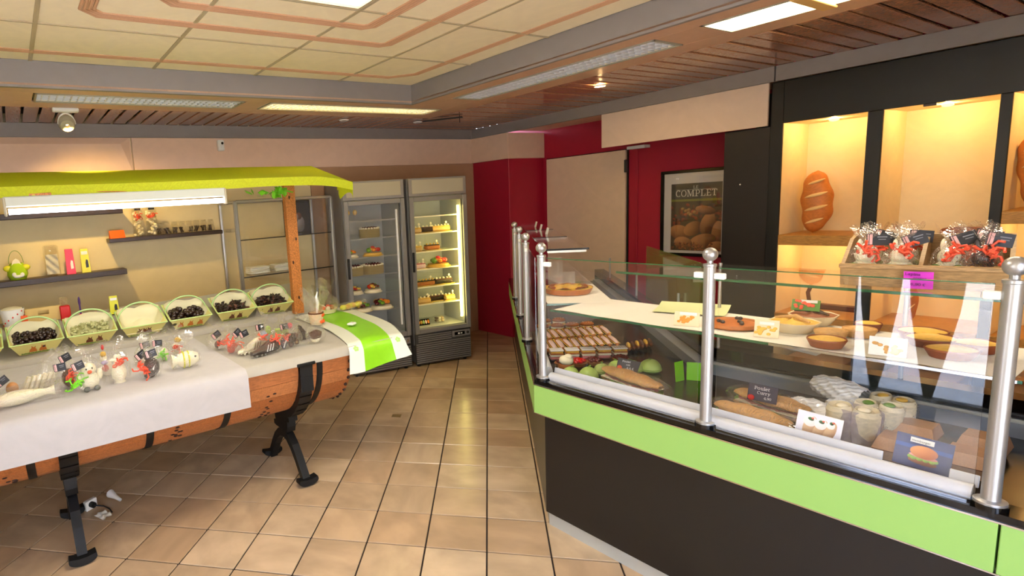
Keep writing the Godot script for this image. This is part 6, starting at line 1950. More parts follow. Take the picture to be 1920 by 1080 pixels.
func build_counter_goods() -> void:
	var Q := PI / 4
	# green marzipan fruits
	var gl := ["green marzipan pastry nearest the corner post, front left", "big green marzipan pastry with icing sugar in front row", "green marzipan pastry third from the corner post", "green marzipan pastry fourth from the corner post", "green marzipan pastry behind the black price sign", "green marzipan pastry at the right end of its row"]
	var gp := [[0.216, 0.172, 0.042], [0.185, 0.255, 0.050], [0.276, 0.338, 0.042], [0.326, 0.42, 0.045], [0.308, 0.494, 0.050], [0.320, 0.585, 0.054]]
	for k in 6:
		var o := thing("marzipan_pastry", gl[k], "pastry", side(gp[k][0], gp[k][1]), Q + 0.5 * k, "green marzipan pastries")
		var r: float = gp[k][2]
		part(o, "body", mb().grid(20, 12, func(u, w):
			var a: float = TAU * u
			var b: float = PI * 0.5 * w
			var q := r * cos(b) * (1.0 + 0.05 * sin(a * 5.0) * sin(b * 2.0))
			if w > 0.97:
				q *= 0.4
			return Vector3(q * cos(a), 0.010 + r * 1.05 * sin(b), -q * sin(a))), M("marzipan"))
		part(o, "paper_cup", mb().lathe([Vector2(r * 0.8, 0), Vector2(r * 1.03, 0.018)], 20), M("print_green"))
		part(o, "leaf", mb(turned(Vector3(0, 0.010 + r * 1.05, 0), 0.3 * k, 0, 0.3)).sph(Vector3(0.008, 0, 0), Vector3(0.014, 0.003, 0.006), 8, 6), M("lettuce"))
	var c := thing("cream_choux", "choux bun topped with whipped cream on a white saucer", "pastry", side(0.312, 0.162), Q)
	part(c, "bun", mb().lathe([Vector2(0, 0.004), Vector2(0.034, 0.006), Vector2(0.044, 0.03), Vector2(0.038, 0.046)], 20, Vector3(), false), M("crust"))
	part(c, "cream", mb().sph(Vector3(0, 0.062, 0), Vector3(0.038, 0.028, 0.038), 16, 10).sph(Vector3(0.01, 0.084, 0.005), Vector3(0.022, 0.014, 0.022), 12, 8), M("cream"))
	part(c, "saucer", mb().lathe([Vector2(0, 0), Vector2(0.05, 0.002), Vector2(0.056, 0.008)], 20), M("white_gloss"))
	var tl := ["small tartlet heaped with bright red berries behind the choux", "small tartlet heaped with dark red cherries beside the red one", "wide tartlet of dark cherries right of the middle", "small tartlet of dark berries left behind the cream choux"]
	var tp := [[0.415, 0.241], [0.437, 0.327], [0.482, 0.473], [0.40, 0.155]]
	for k in 4:
		var o := thing("berry_tartlet", tl[k], "tartlet", side(tp[k][0], tp[k][1]), Q, "berry tartlets in the counter")
		part(o, "shell", mb().lathe([Vector2(0, 0), Vector2(0.034, 0), Vector2(0.046, 0.022), Vector2(0.042, 0.022), Vector2(0.0, 0.014)], 20), M("crust"))
		var b := mb()
		for j in 16:
			var a := j * 2.4
			var q := 0.036 * sqrt(j / 16.0)
			b.sph(Vector3(q * cos(a), 0.028 + 0.012 * (1.0 - q / 0.036), q * sin(a)), Vector3(0.011, 0.010, 0.011), 8, 6)
		part(o, "berries", b, M("berry_red") if k == 0 else M("berry_dark"))
	# layered slices
	for k in 5:
		var o := thing("cream_slice", ["layered cream slice with white icing, first from the corner post", "layered cream slice with white icing, second from the corner post", "layered cream slice with white icing, middle of the five", "layered cream slice with dotted icing, fourth of the five", "layered cream slice with dotted icing, last of the five"][k], "pastry", side(0.535 + 0.012 * k, 0.135 + 0.088 * k), Q + 0.08, "layered cream slices")
		part(o, "pink_layer", mb().rbox(Vector3(0, 0.012, 0), Vector3(0.074, 0.022, 0.06), 0.008), M("filling_pink"))
		part(o, "cream_layer", mb().rbox(Vector3(0, 0.030, 0), Vector3(0.072, 0.014, 0.058), 0.003), M("cream"))
		part(o, "pastry_layer", mb().rbox(Vector3(0, 0.040, 0), Vector3(0.075, 0.008, 0.062), 0.002), M("crust"))
		part(o, "cream_layer", mb().rbox(Vector3(0, 0.050, 0), Vector3(0.070, 0.012, 0.057), 0.003), M("custard"))
		part(o, "icing", mb().rbox(Vector3(0, 0.060, 0), Vector3(0.076, 0.008, 0.062), 0.003), M("icing_white"))
		if k > 2:
			var b := mb()
			for i in 5:
				for j in 4:
					b.sph(Vector3(-0.028 + 0.014 * i, 0.0645, -0.021 + 0.014 * j), Vector3(0.0022, 0.0008, 0.0022), 6, 4)
			part(o, "sugar_dots", b, M("choc_milk"))
	# eclairs in rows; the first is built, the others are copies
	var proto: Node3D = null
	var num := 0
	var ords := ["first", "second", "third", "fourth", "fifth", "sixth", "seventh", "eighth", "ninth", "tenth"]
	for row in 2:
		for k in 10:
			var s: float = [0.75, 0.945][row] + 0.014 * k
			var t: float = 0.085 + 0.0465 * k - (0.012 if row == 1 else 0.0)
			var lab := "%s pink-iced eclair from the corner post in the %s row" % [ords[k], ["front", "back"][row]]
			if proto == null:
				proto = thing("eclair", lab, "eclair", side(s, t, 0.743), Q + 0.22, "pink-iced eclairs in rows")
				proto.set_meta("base_name", "eclair")
				part(proto, "choux", mb().grid(14, 16, func(u, w):
					var q: float = 0.0215 * pow(maxf(0.0, sin(PI * w)), 0.33)
					return Vector3(q * cos(TAU * u), 0.021 + q * 0.95 * sin(TAU * u), lerpf(0.085, -0.085, w))), M("crust"))
				part(proto, "cream_filling", mb().rbox(Vector3(0, 0.024, 0), Vector3(0.0445, 0.008, 0.14), 0.003), M("choc"))
				part(proto, "cream_line", mb().rbox(Vector3(0, 0.030, 0), Vector3(0.0425, 0.004, 0.14), 0.002), M("custard"))
				part(proto, "icing", mb().grid(12, 14, func(u, w):
					var q: float = 0.0222 * pow(maxf(0.0, sin(PI * w)), 0.4)
					var a: float = lerpf(0.75, PI - 0.75, u)
					return Vector3(q * cos(a), 0.0235 + q * 0.98 * sin(a), lerpf(0.078, -0.06, w))), M("icing_pink"))
				proto.rotation.x = 0.16
			else:
				var o := copy(proto, lab, side(s, t, 0.743 + 0.016 * row), Q + 0.22 + rng.randf_range(-0.06, 0.06), "pink-iced eclairs in rows")
				o.rotation.x = 0.16
			num += 1
	for k in 6:
		var o := thing("chocolate_eclair", "%s dark chocolate finger from the left at the rows' right end" % ords[k], "eclair", side(0.72 + 0.018 * k, 0.565 + 0.028 * k, 0.74), Q - 0.1, "chocolate fingers")
		part(o, "choux", mb().sph(Vector3(0, 0.022, 0), Vector3(0.014, 0.022, 0.055), 12, 8), M("crust_dark"))
		part(o, "icing", mb().sph(Vector3(0, 0.032, 0), Vector3(0.012, 0.016, 0.05), 12, 8), M("choc_milk") if k % 2 else M("custard"))
	for k in 6:
		var o := thing("seeded_bun", "%s seeded cream bun from the corner post on the rear tray" % ords[k], "bun", side(1.21 + 0.02 * k + 0.10 * (k / 4), 0.12 + 0.10 * (k % 4) + 0.03 * (k / 4)), Q, "seeded buns on the rear tray")
		o.scale = Vector3.ONE
		part(o, "lower_half", mb().sph(Vector3(0, 0.016, 0), Vector3(0.048, 0.018, 0.036), 14, 8), M("custard"))
		part(o, "cream", mb().sph(Vector3(0, 0.032, 0), Vector3(0.046, 0.010, 0.034), 14, 8), M("cream"))
		part(o, "upper_half", mb().sph(Vector3(0, 0.046, 0), Vector3(0.046, 0.018, 0.034), 14, 8), M("crust"))
		var b := mb()
		for j in 14:
			b.sph(Vector3(0.034 * cos(j * 2.4) * sqrt(j / 14.0), 0.061, 0.025 * sin(j * 2.4) * sqrt(j / 14.0)), Vector3(0.003, 0.0015, 0.002), 6, 4)
		part(o, "seeds", b, M("cream"))
	for q in [[0.28, 0.36, 0.50, 0.30, "black tray under the green marzipan pastries"], [0.85, 0.33, 0.58, 0.46, "black tray under the rows of eclairs"], [1.32, 0.30, 0.50, 0.30, "black tray under the seeded buns"]]:
		one("pastry_tray", q[4], "tray", mb().rbox(Vector3(0, 0.0, 0), Vector3(q[2], 0.003, q[3]), 0.001), M("black_gloss"), side(q[0], q[1], 0.7355), Q, "black pastry trays")
	# sandwiches in film
	sandwich("long filled baguette in clear film below the price sign, left compartment", Vector3(1.985, 0.735, 0.985), -0.24, 0.36, 0.052)
	sandwich("filled baguette in clear film at the front glass beside the wraps", Vector3(2.545, 0.735, 1.065), -0.16, 0.29, 0.048)
	sandwich("filled baguette in clear film behind, carrying the navy chalk label", Vector3(2.53, 0.735, 0.86), -0.20, 0.30, 0.052)
	# chalk signs
	var sg := thing("price_sign", "small black chalk price sign with a tomato on the left sandwich", "price sign", Vector3(1.93, 0.80, 0.93), 0.35)
	part(sg, "board", mb(turned(Vector3(), 0, -0.2, -0.05)).prism(PackedVector2Array([Vector2(-0.052, 0), Vector2(0.046, -0.004), Vector2(0.058, 0.055), Vector2(-0.046, 0.062)]), -0.001, 0.001), M("tag_black"))
	word(sg, "Poulet", 0.010, Vector3(-0.004, 0.047, -0.006), M("chalk"), "Droid Sans", Vector3(-0.2, 0, -0.05))
	word(sg, "roti", 0.009, Vector3(0.004, 0.031, -0.003), M("chalk"), "Droid Sans", Vector3(-0.2, 0, -0.05))
	word(sg, "4,6 €", 0.012, Vector3(0.014, 0.014, 0.001), M("chalk"), "Droid Sans", Vector3(-0.2, 0, -0.05))
	part(sg, "tomato_print", mb().sph(Vector3(-0.034, 0.016, 0.004), Vector3(0.012, 0.012, 0.002), 10, 7), M("orange"))
	sg = thing("price_sign", "navy chalk label reading Poulet Curry on the rear sandwich", "price sign", Vector3(2.52, 0.80, 0.93), 0.28)
	part(sg, "board", mb(turned(Vector3(), 0, -0.2, -0.06)).rbox(Vector3(0, 0.036, 0), Vector3(0.10, 0.068, 0.002), 0.001), M("navy"))
	word(sg, "Poulet", 0.013, Vector3(0.0, 0.056, -0.006), M("chalk"), "Droid Serif", Vector3(-0.2, 0, -0.06))
	word(sg, "Curry", 0.012, Vector3(0.006, 0.038, -0.002), M("chalk"), "Droid Serif", Vector3(-0.2, 0, -0.06))
	word(sg, "4,90", 0.010, Vector3(0.020, 0.018, 0.002), M("chalk"), "Droid Serif", Vector3(-0.2, 0, -0.06))
	part(sg, "tomato_print", mb().sph(Vector3(-0.035, 0.018, 0.006), Vector3(0.012, 0.012, 0.002), 10, 7), M("berry_red"))
	# wraps
	var wl := [["foil-wrapped wrap lying behind, topmost of the foil heap", Vector3(2.70, 0.80, 0.70), -0.4, 0.20, true], ["crumpled foil wrap lying in front of the heap beside the sandwich", Vector3(2.68, 0.735, 0.84), -0.3, 0.20, true], ["foil wrap lying across the right of the heap", Vector3(2.76, 0.735, 0.72), 0.5, 0.18, true]]
	for q in wl:
		var o := thing("foil_wrap", q[0], "wrap", q[1], q[2], "foil-wrapped wraps")
		part(o, "foil", mb().grid(40, 34, func(u, w):
			var a: float = TAU * u
			var r2: float = 0.045 * pow(maxf(0.0, sin(PI * clampf(0.08 + 0.84 * w, 0, 1))), 0.3) * (1.0 + 0.07 * sin(a * 7.0 + w * 19.0) + 0.06 * sin(a * 12.0 - w * 33.0) + 0.04 * sin(a * 19.0 + w * 57.0))
			return Vector3(lerpf(-q[3] / 2, q[3] / 2, w), 0.045 + r2 * sin(a), r2 * cos(a))), M("foil"))
		part(o, "cut_end", mb().sph(Vector3(-q[3] / 2 + 0.004, 0.045, 0), Vector3(0.008, 0.030, 0.030), 12, 8), M("tortilla"))
		part(o, "filling", mb().sph(Vector3(-q[3] / 2 - 0.002, 0.047, 0.004), Vector3(0.006, 0.017, 0.016), 10, 7), M("custard"))
	var ul := [["cut wrap standing upright in purple film at the front of the heap", Vector3(2.83, 0.735, 0.975), 0.0], ["cut wrap standing upright with green salad showing behind the purple one", Vector3(2.855, 0.735, 0.83), 0.3], ["cut wrap standing upright with orange filling, rearmost of the three", Vector3(2.87, 0.735, 0.72), -0.2]]
	for k in 3:
		var o := thing("upright_wrap", ul[k][0], "wrap", ul[k][1], ul[k][2], "upright cut wraps")
		o.scale = Vector3.ONE * (1.2 if k == 0 else 1.08)
		for s in [-1, 1]:
			part(o, "roll", mb(turned(Vector3(s * 0.026, 0, 0), 0, 0.10, s * -0.05)).lathe([Vector2(0, 0), Vector2(0.026, 0), Vector2(0.032, 0.05), Vector2(0.033, 0.11), Vector2(0.027, 0.125), Vector2(0.018, 0.118), Vector2(0, 0.116)], 18), M("tortilla"))
			part(o, "filling", mb().sph(Vector3(s * 0.026, 0.121, 0.012), Vector3(0.016, 0.008, 0.016), 10, 7), [M("cream"), M("lettuce"), M("custard")][k])
		part(o, "film", mb().grid(18, 8, func(u, w):
			var q: float = 0.066 + 0.003 * sin(u * 37.0 + w * 9.0)
			return Vector3(q * cos(TAU * u), 0.118 * w, -q * 0.62 * sin(TAU * u))), M("cello_tight") if k else mat("purple_film", Color(0.46, 0.38, 0.66), 0.08, {"alpha": 0.30}))
	# burger cartons
	var bl := [["brown burger carton at the front left behind the burger picture", Vector3(2.955, 0.735, 0.985), 0.05], ["brown burger carton behind left, beside the upright wraps", Vector3(2.955, 0.735, 0.80), 0.0], ["brown burger carton at the right end near the last post", Vector3(3.115, 0.735, 0.955), 0.05], ["brown burger carton rear right near the last post", Vector3(3.115, 0.735, 0.78), 0.0]]
	for k in 4:
		var o := thing("burger_carton", bl[k][0], "carton", bl[k][1], bl[k][2], "brown burger cartons")
		o.scale = Vector3.ONE * 0.86
		part(o, "lower_tray", mb().hexa([Vector3(-0.052, 0, 0.052), Vector3(0.052, 0, 0.052), Vector3(0.052, 0, -0.052), Vector3(-0.052, 0, -0.052), Vector3(-0.066, 0.042, 0.066), Vector3(0.066, 0.042, 0.066), Vector3(0.066, 0.042, -0.066), Vector3(-0.066, 0.042, -0.066)]), M("cardboard"))
		part(o, "lid", mb().hexa([Vector3(-0.067, 0.044, 0.067), Vector3(0.067, 0.044, 0.067), Vector3(0.067, 0.044, -0.067), Vector3(-0.067, 0.044, -0.067), Vector3(-0.054, 0.088, 0.046), Vector3(0.054, 0.088, 0.046), Vector3(0.054, 0.088, -0.054), Vector3(-0.054, 0.088, -0.054)]), M("cardboard"))
		part(o, "seam", mb().box(Vector3(0, 0.043, 0.0665), Vector3(0.13, 0.003, 0.001)), M("print_brown"))
	# picture cards
	var cd := thing("wrap_picture_card", "white card with photo of three wraps leaning on the front rail", "card", Vector3(2.805, 0.815, 1.222), 0.0)
	var ct := turned(Vector3(), 0.0, -0.2, -0.04)
	var q2 := mb(ct).quad(Vector3(-0.062, 0, 0.002), Vector3(0.062, 0, 0.002), Vector3(0.062, 0.09, 0.002), Vector3(-0.062, 0.09, 0.002))
	fit_uv(q2)
	part(cd, "card", mb(ct).box(Vector3(0, 0.045, 0), Vector3(0.126, 0.092, 0.003)), M("white"))
	part(cd, "print", q2, mat("wrap_print", Color.WHITE, 0.4, {"img": wrap_image()}))
	cd = thing("burger_picture_card", "dark blue card with photo of a burger leaning on the front rail", "card", Vector3(3.062, 0.812, 1.222), 0.0)
	q2 = mb(ct).quad(Vector3(-0.062, 0, 0.002), Vector3(0.062, 0, 0.002), Vector3(0.062, 0.095, 0.002), Vector3(-0.062, 0.095, 0.002))
	fit_uv(q2)
	part(cd, "card", mb(ct).box(Vector3(0, 0.0475, 0), Vector3(0.126, 0.097, 0.003)), M("blue_card"))
	part(cd, "print", q2, mat("burger_print", Color.WHITE, 0.3, {"img": burger_image()}))
	part(cd, "white_label", mb(ct).box(Vector3(-0.005, 0.083, 0.003), Vector3(0.052, 0.015, 0.001)), M("white"))
	word(cd, "Hamburger", 0.006, Vector3(-0.004, 0.081, -0.0125), M("tag_black"), "Droid Sans", Vector3(-0.2, 0, -0.04))
	# lime price cards standing at the rear
	var lc := thing("lime_card_holder", "bright lime translucent folded card standing in the dark compartment", "card", Vector3(2.08, 0.735, 0.68), 0.5)
	part(lc, "front_leaf", mb(turned(Vector3(0.05, 0, 0.0), 0, -0.2)).rbox(Vector3(0, 0.045, 0), Vector3(0.085, 0.09, 0.003), 0.001), M("lime_card"))
	part(lc, "side_leaf", mb(turned(Vector3(-0.02, 0, 0.03), 0.9, -0.1)).rbox(Vector3(0, 0.05, 0), Vector3(0.06, 0.10, 0.003), 0.001), M("lime_card"))
	# ---- middle shelf, 1.0525
	var Y := 1.0535
	var tt := thing("custard_tart", "large fluted custard tart on a tray on the glass shelf at corner", "tart", Vector3(1.19, Y, 0.42), 0)
	part(tt, "crust", mb().grid(72, 3, func(u, w):
		var r2: float = lerpf(0.135, 0.152, w) + 0.003 * sin(u * TAU * 36.0)
		return Vector3(r2 * cos(TAU * u), 0.003 + 0.036 * w, -r2 * sin(TAU * u))), M("crust"))
	part(tt, "custard", mb().lathe([Vector2(0.15, 0.036), Vector2(0.14, 0.034), Vector2(0.08, 0.042), Vector2(0, 0.044)], 30), M("custard"))
	part(tt, "dark_fruit", mb().grid(36, 2, func(u, w): return Vector3(lerpf(0.125, 0.09, w) * cos(TAU * u), 0.042 + 0.006 * sin(u * 40.0), -lerpf(0.125, 0.09, w) * sin(TAU * u))), M("crust_dark"))
	var pp := thing("savoury_pie_sheet", "green-white printed paper sheet lying on the middle glass shelf", "paper", Vector3(2.02, 1.056, 0.52), 0.3)
	part(pp, "sheet", mb().grid(10, 8, func(u, w): return Vector3(lerpf(-0.16, 0.16, u), 0.004 + 0.02 * w * w * w, lerpf(0.10, -0.10, w))), mat("green_paper", Color(0.82, 0.84, 0.62), 0.8))
	var fb := thing("picture_price_card", "card with photo of orange snacks at the left of the middle shelf", "price card", Vector3(2.165, Y, 0.84), 0.25)
	part(fb, "card", mb(turned(Vector3(), 0, -0.25)).rbox(Vector3(0, 0.032, 0), Vector3(0.105, 0.066, 0.003), 0.001), M("carton"))
	snack_dots(fb, M("fruit_orange"), 81)
	part(fb, "label", mb(turned(Vector3(), 0, -0.25)).box(Vector3(0.006, 0.056, 0.004), Vector3(0.07, 0.014, 0.001)), M("white"))
	var pz := thing("pizza", "round pizza with olives on the middle glass shelf behind the post", "pizza", Vector3(2.31, Y, 0.72), 0)
	part(pz, "crust", mb().lathe([Vector2(0, 0), Vector2(0.10, 0), Vector2(0.112, 0.008), Vector2(0.11, 0.020), Vector2(0.098, 0.020), Vector2(0.09, 0.012), Vector2(0, 0.012)], 30), M("crust"))
	part(pz, "topping", mb().lathe([Vector2(0.096, 0.014), Vector2(0.06, 0.020), Vector2(0, 0.022)], 26), mat("tomato_cheese", Color(0.80, 0.44, 0.16), 0.5, {"tex": tex.coarse, "scale": Vector3.ONE * 20}))
	for k in 7:
		part(pz, "olive", mb().sph(Vector3(0.065 * cos(k * 2.2) * (0.4 + 0.1 * k), 0.026, 0.065 * sin(k * 2.2)), Vector3(0.010, 0.008, 0.010), 8, 6), M("choc"))
	fb = thing("picture_price_card", "card with photo of a filled pancake in front of the paper tray", "price card", Vector3(2.49, Y, 0.84), 0.25)
	part(fb, "card", mb(turned(Vector3(), 0, -0.25)).rbox(Vector3(0, 0.036, 0), Vector3(0.085, 0.074, 0.003), 0.001), M("carton"))
	snack_dots(fb, M("custard"), 82)
	part(fb, "label", mb(turned(Vector3(), 0, -0.25)).box(Vector3(0.0, 0.058, 0.004), Vector3(0.05, 0.012, 0.001)), M("white"))
	for k in 2:
		var o := thing("paper_tray", ["cream paper tray with folded pancake on the middle shelf, nearer tray", "cream paper tray of tart with dark fruit behind, farther tray"][k], "food tray", [Vector3(2.52, Y, 0.66), Vector3(2.52, Y, 0.47)][k], -0.35, "paper food trays on the middle shelf")
		var w0 := 0.062
		var w1 := 0.092
		part(o, "tray", mb().lathe([Vector2(0, 0.0), Vector2(w0, 0), Vector2(w1, 0.045), Vector2(w1 - 0.003, 0.045), Vector2(w0 - 0.004, 0.004), Vector2(0, 0.004)], 8), M("carton"))
		part(o, "food", mb().grid(14, 10, func(u, w):
			var a: float = TAU * u
			var q: float = 0.086 * (1.0 - w)
			return Vector3(q * cos(a), 0.042 + 0.010 * sin(a * 3.0 + w * 7.0) * w + 0.012 * w, -q * sin(a))), M("custard") if k == 0 else M("crust_dark"))
		part(o, "fold", mb().tube([Vector3(-0.07, 0.052, 0.02), Vector3(0, 0.062, -0.01), Vector3(0.075, 0.054, 0.01)], [0.004, 0.012, 0.004], 8), M("bread_soft") if k == 0 else M("choc"))
	fb = thing("picture_price_card", "small card with colourful photo on the farther paper tray", "price card", Vector3(2.50, 1.115, 0.50), 0.2)
	part(fb, "card", mb(turned(Vector3(), 0, -0.4)).rbox(Vector3(0, 0.025, 0), Vector3(0.10, 0.05, 0.003), 0.001), M("print_green"))
	snack_dots(fb, M("ribbon"), 84)
	part(fb, "label", mb(turned(Vector3(), 0, -0.4)).box(Vector3(0.01, 0.042, 0.004), Vector3(0.06, 0.012, 0.001)), M("white"))
	var ql := [["egg custard quiche at the front edge of the middle shelf", Vector3(2.695, Y, 0.845), 0.062], ["pale pastry puff behind the front quiche", Vector3(2.66, Y, 0.70), 0.055], ["pale pastry puff left of the little brown bowl", Vector3(2.72, Y, 0.60), 0.055], ["small brown quiche in a bowl shape behind the puffs", Vector3(2.71, Y, 0.47), 0.045], ["wide browned quiche right of the middle shelf, rear", Vector3(2.88, Y, 0.50), 0.075], ["wide browned quiche right of the middle shelf, middle", Vector3(2.93, Y, 0.60), 0.075], ["browned quiche stacked at the right end, front", Vector3(3.01, Y, 0.74), 0.07], ["browned quiche at the far right of the middle shelf", Vector3(3.04, Y, 0.60), 0.065]]
	for k in ql.size():
		var o := thing("quiche", ql[k][0], "quiche", ql[k][1], 0.7 * k, "quiches on the middle shelf")
		var r: float = ql[k][2]
		part(o, "crust", mb().lathe([Vector2(0, 0), Vector2(r * 0.78, 0), Vector2(r, 0.028), Vector2(r * 0.97, 0.034), Vector2(r * 0.90, 0.028)], 22), M("crust_dark") if k not in [1, 2] else M("bread_soft"))
		part(o, "filling", mb().lathe([Vector2(r * 0.93, 0.029), Vector2(r * 0.6, 0.036), Vector2(0, 0.038)], 22, Vector3(), false), M("custard") if k not in [1, 2] else M("bread_soft"))
	fb = thing("picture_price_card", "white framed card with photo in front of the right quiches", "price card", Vector3(2.875, Y, 0.86), 0.2)
	part(fb, "card", mb(turned(Vector3(), 0, -0.25)).rbox(Vector3(0, 0.034, 0), Vector3(0.10, 0.068, 0.003), 0.001), M("white"))
	snack_dots(fb, M("bread_soft"), 87)
	# ---- wooden display crate on the top shelf
	var cr := thing("display_crate", "pale wooden two-compartment crate with violet note on the top glass shelf", "crate", Vector3(2.915, 1.301, 0.70), 0.16)
	cr.scale = Vector3.ONE * 1.12
	var hw := 0.185
	part(cr, "front", mb().hexa([Vector3(-hw + 0.012, 0, 0.12), Vector3(hw - 0.012, 0, 0.12), Vector3(hw - 0.012, 0, 0.108), Vector3(-hw + 0.012, 0, 0.108), Vector3(-hw, 0.062, 0.14), Vector3(hw, 0.062, 0.14), Vector3(hw, 0.062, 0.126), Vector3(-hw, 0.062, 0.126)]), M("pale_wood"))
	part(cr, "front_lip", mb().rbox(Vector3(0, 0.066, 0.134), Vector3(2 * hw + 0.006, 0.016, 0.018), 0.003), M("pale_wood"))
	part(cr, "back", mb().rbox(Vector3(0, 0.075, -0.12), Vector3(2 * hw, 0.15, 0.012), 0.002), M("pale_wood"))
	part(cr, "bottom", mb().box(Vector3(0, 0.006, 0), Vector3(2 * hw - 0.02, 0.012, 0.23)), M("pale_wood"))
	for x in [-hw + 0.004, 0.0, hw - 0.004]:
		part(cr, "divider", mb(Transform3D(Basis(Vector3(0, 0, 1), Vector3.UP, Vector3(-1, 0, 0)), Vector3(x, 0, 0))).prism(PackedVector2Array([Vector2(-0.12, 0), Vector2(0.115, 0), Vector2(0.132, 0.066), Vector2(-0.02, 0.14), Vector2(-0.12, 0.15)]), -0.005, 0.005), M("pale_wood"))
	var vn := thing("violet_note", "violet sticky note with pen writing on the wooden crate's front", "note", cr.transform * Vector3(0.0, 0.005, 0.147), 0.16)
	var vt := turned(Vector3(), 0, 0.30)
	part(vn, "sheet", mb(vt).grid(8, 8, func(u, w): return Vector3(lerpf(-0.036, 0.036, u), 0.062 * w, 0.004 * (1 - w) * (1 - w))), M("violet_note"))
	word(vn, "Lapins", 0.009, Vector3(-0.014, 0.050, 0.020), M("ink"), "Droid Serif", Vector3(0.30, 0, -0.05))
	word(vn, "praline", 0.007, Vector3(0.004, 0.036, 0.016), M("ink"), "Droid Serif", Vector3(0.30, 0, -0.05))
	word(vn, "6,90 €", 0.010, Vector3(0.0, 0.014, 0.010), M("ink"), "Droid Serif", Vector3(0.30, 0, -0.05))
	# bunnies in film
	var bn := [["white chocolate bunny with green eyes in film, front left of crate", Vector3(-0.135, 0.014, 0.07), 0], ["white chocolate bunny with green eyes in film, second in left compartment", Vector3(-0.05, 0.014, 0.07), 0], ["white chocolate bunny in film, rear left of crate", Vector3(-0.13, 0.014, -0.04), 0], ["white chocolate bunny in film, rear of left compartment beside divider", Vector3(-0.045, 0.014, -0.05), 0],
		["pale chocolate bunny in film, left of the crate's right compartment", Vector3(0.055, 0.014, 0.05), 0], ["dark chocolate bunny with yellow feet in film in the crate", Vector3(0.125, 0.014, 0.07), 1], ["film-wrapped bunny at the rear of the right compartment", Vector3(0.10, 0.014, -0.05), 1]]
	for k in bn.size():
		var o := thing("bagged_bunny", bn[k][0], "chocolate figure", cr.transform * bn[k][1], 0.16 + 0.2 * sin(k * 3.0), "bagged bunnies in the crate")
		o.scale = Vector3.ONE * 1.1
		var m: Material = M("choc_white") if bn[k][2] == 0 else M("choc")
		part(o, "body", mb().sph(Vector3(0, 0.035, 0), Vector3(0.036, 0.036, 0.028), 14, 9).sph(Vector3(0, 0.080, 0), Vector3(0.027, 0.026, 0.024), 14, 9).sph(Vector3(-0.014, 0.115, 0), Vector3(0.008, 0.022, 0.006), 9, 6).sph(Vector3(0.014, 0.115, 0), Vector3(0.008, 0.022, 0.006), 9, 6).sph(Vector3(-0.03, 0.014, 0.016), Vector3(0.016, 0.012, 0.016), 9, 6).sph(Vector3(0.03, 0.014, 0.016), Vector3(0.016, 0.012, 0.016), 9, 6), m)
		part(o, "feet", mb().sph(Vector3(-0.024, 0.05, 0.027), Vector3(0.011, 0.009, 0.005), 9, 6).sph(Vector3(0.024, 0.05, 0.027), Vector3(0.011, 0.009, 0.005), 9, 6), M("print_green") if bn[k][2] == 0 else M("custard"))
		curl(o, Vector3(0.012, 0.098, 0.024), M("ribbon"), 300 + k, 0.03)
		film(o, 0.043, 0.038, 0.120, 0.050, 50 + k)
		tag(o, Vector3(0.03, 0.135, 0.0), 0.2, 0.4 * sin(k * 2.0))


func snack_dots(parent: Node, m: Material, sd: int) -> void:
	var rr := RandomNumberGenerator.new()
	rr.seed = sd
	var b := mb(turned(Vector3(), 0, -0.25))
	for k in 16:
		b.sph(Vector3(rr.randf_range(-0.036, 0.036), rr.randf_range(0.010, 0.044), 0.002), Vector3(0.008, 0.006, 0.0015), 7, 5)
	part(parent, "photo_print", b, m)


func sandwich(label: String, at: Vector3, yaw: float, l: float, r: float) -> void:
	var o := thing("bagged_sandwich", label, "sandwich", at, yaw, "baguette sandwiches in film")
	part(o, "bottom_bread", mb().grid(18, 20, func(u, w):
		var q: float = pow(maxf(0.0, sin(PI * clampf(0.03 + 0.94 * w, 0, 1))), 0.4)
		var a: float = TAU * u
		return Vector3(lerpf(-l / 2, l / 2, w), 0.016 + 0.015 * q * sin(a), r * 0.95 * q * cos(a))), M("bread_soft"))
	part(o, "lettuce", mb().grid(60, 4, func(u, w):
		var a: float = TAU * u
		var q: float = lerpf(0.72, 1.12, w)
		return Vector3(l * 0.46 * q * cos(a), 0.030 + 0.007 * sin(a * 17.0) * w, -r * q * sin(a))), M("lettuce"))
	part(o, "cheese", mb().rbox(Vector3(0, 0.034, 0), Vector3(l * 0.82, 0.005, r * 1.95), 0.002), M("cream"))
	part(o, "ham", mb().grid(40, 2, func(u, w):
		var a: float = TAU * u
		var q: float = lerpf(0.6, 1.02, w)
		return Vector3(l * 0.45 * q * cos(a), 0.038 + 0.004 * sin(a * 11.0) * w, -r * q * sin(a))), M("filling_pink"))
	part(o, "top_bread", mb().grid(18, 22, func(u, w):
		var q: float = pow(maxf(0.0, sin(PI * clampf(0.02 + 0.96 * w, 0, 1))), 0.4)
		var a: float = TAU * u
		return Vector3(lerpf(-l / 2, l / 2, w), 0.056 + (0.030 if sin(a) > 0 else 0.014) * q * sin(a) + 0.003 * sin(w * 21.0) * q, r * q * cos(a))), M("baguette_top"))
	part(o, "film", mb().grid(20, 22, func(u, w):
		var a: float = TAU * u
		var q: float = 1.06 - 0.55 * pow(absf(2.0 * w - 1.0), 5.0) + 0.03 * sin(a * 9.0 + w * 25.0)
		return Vector3(lerpf(-l * 0.60, l * 0.62, w), 0.046 + 0.046 * q * sin(a), r * 1.05 * q * cos(a))), M("cello"))


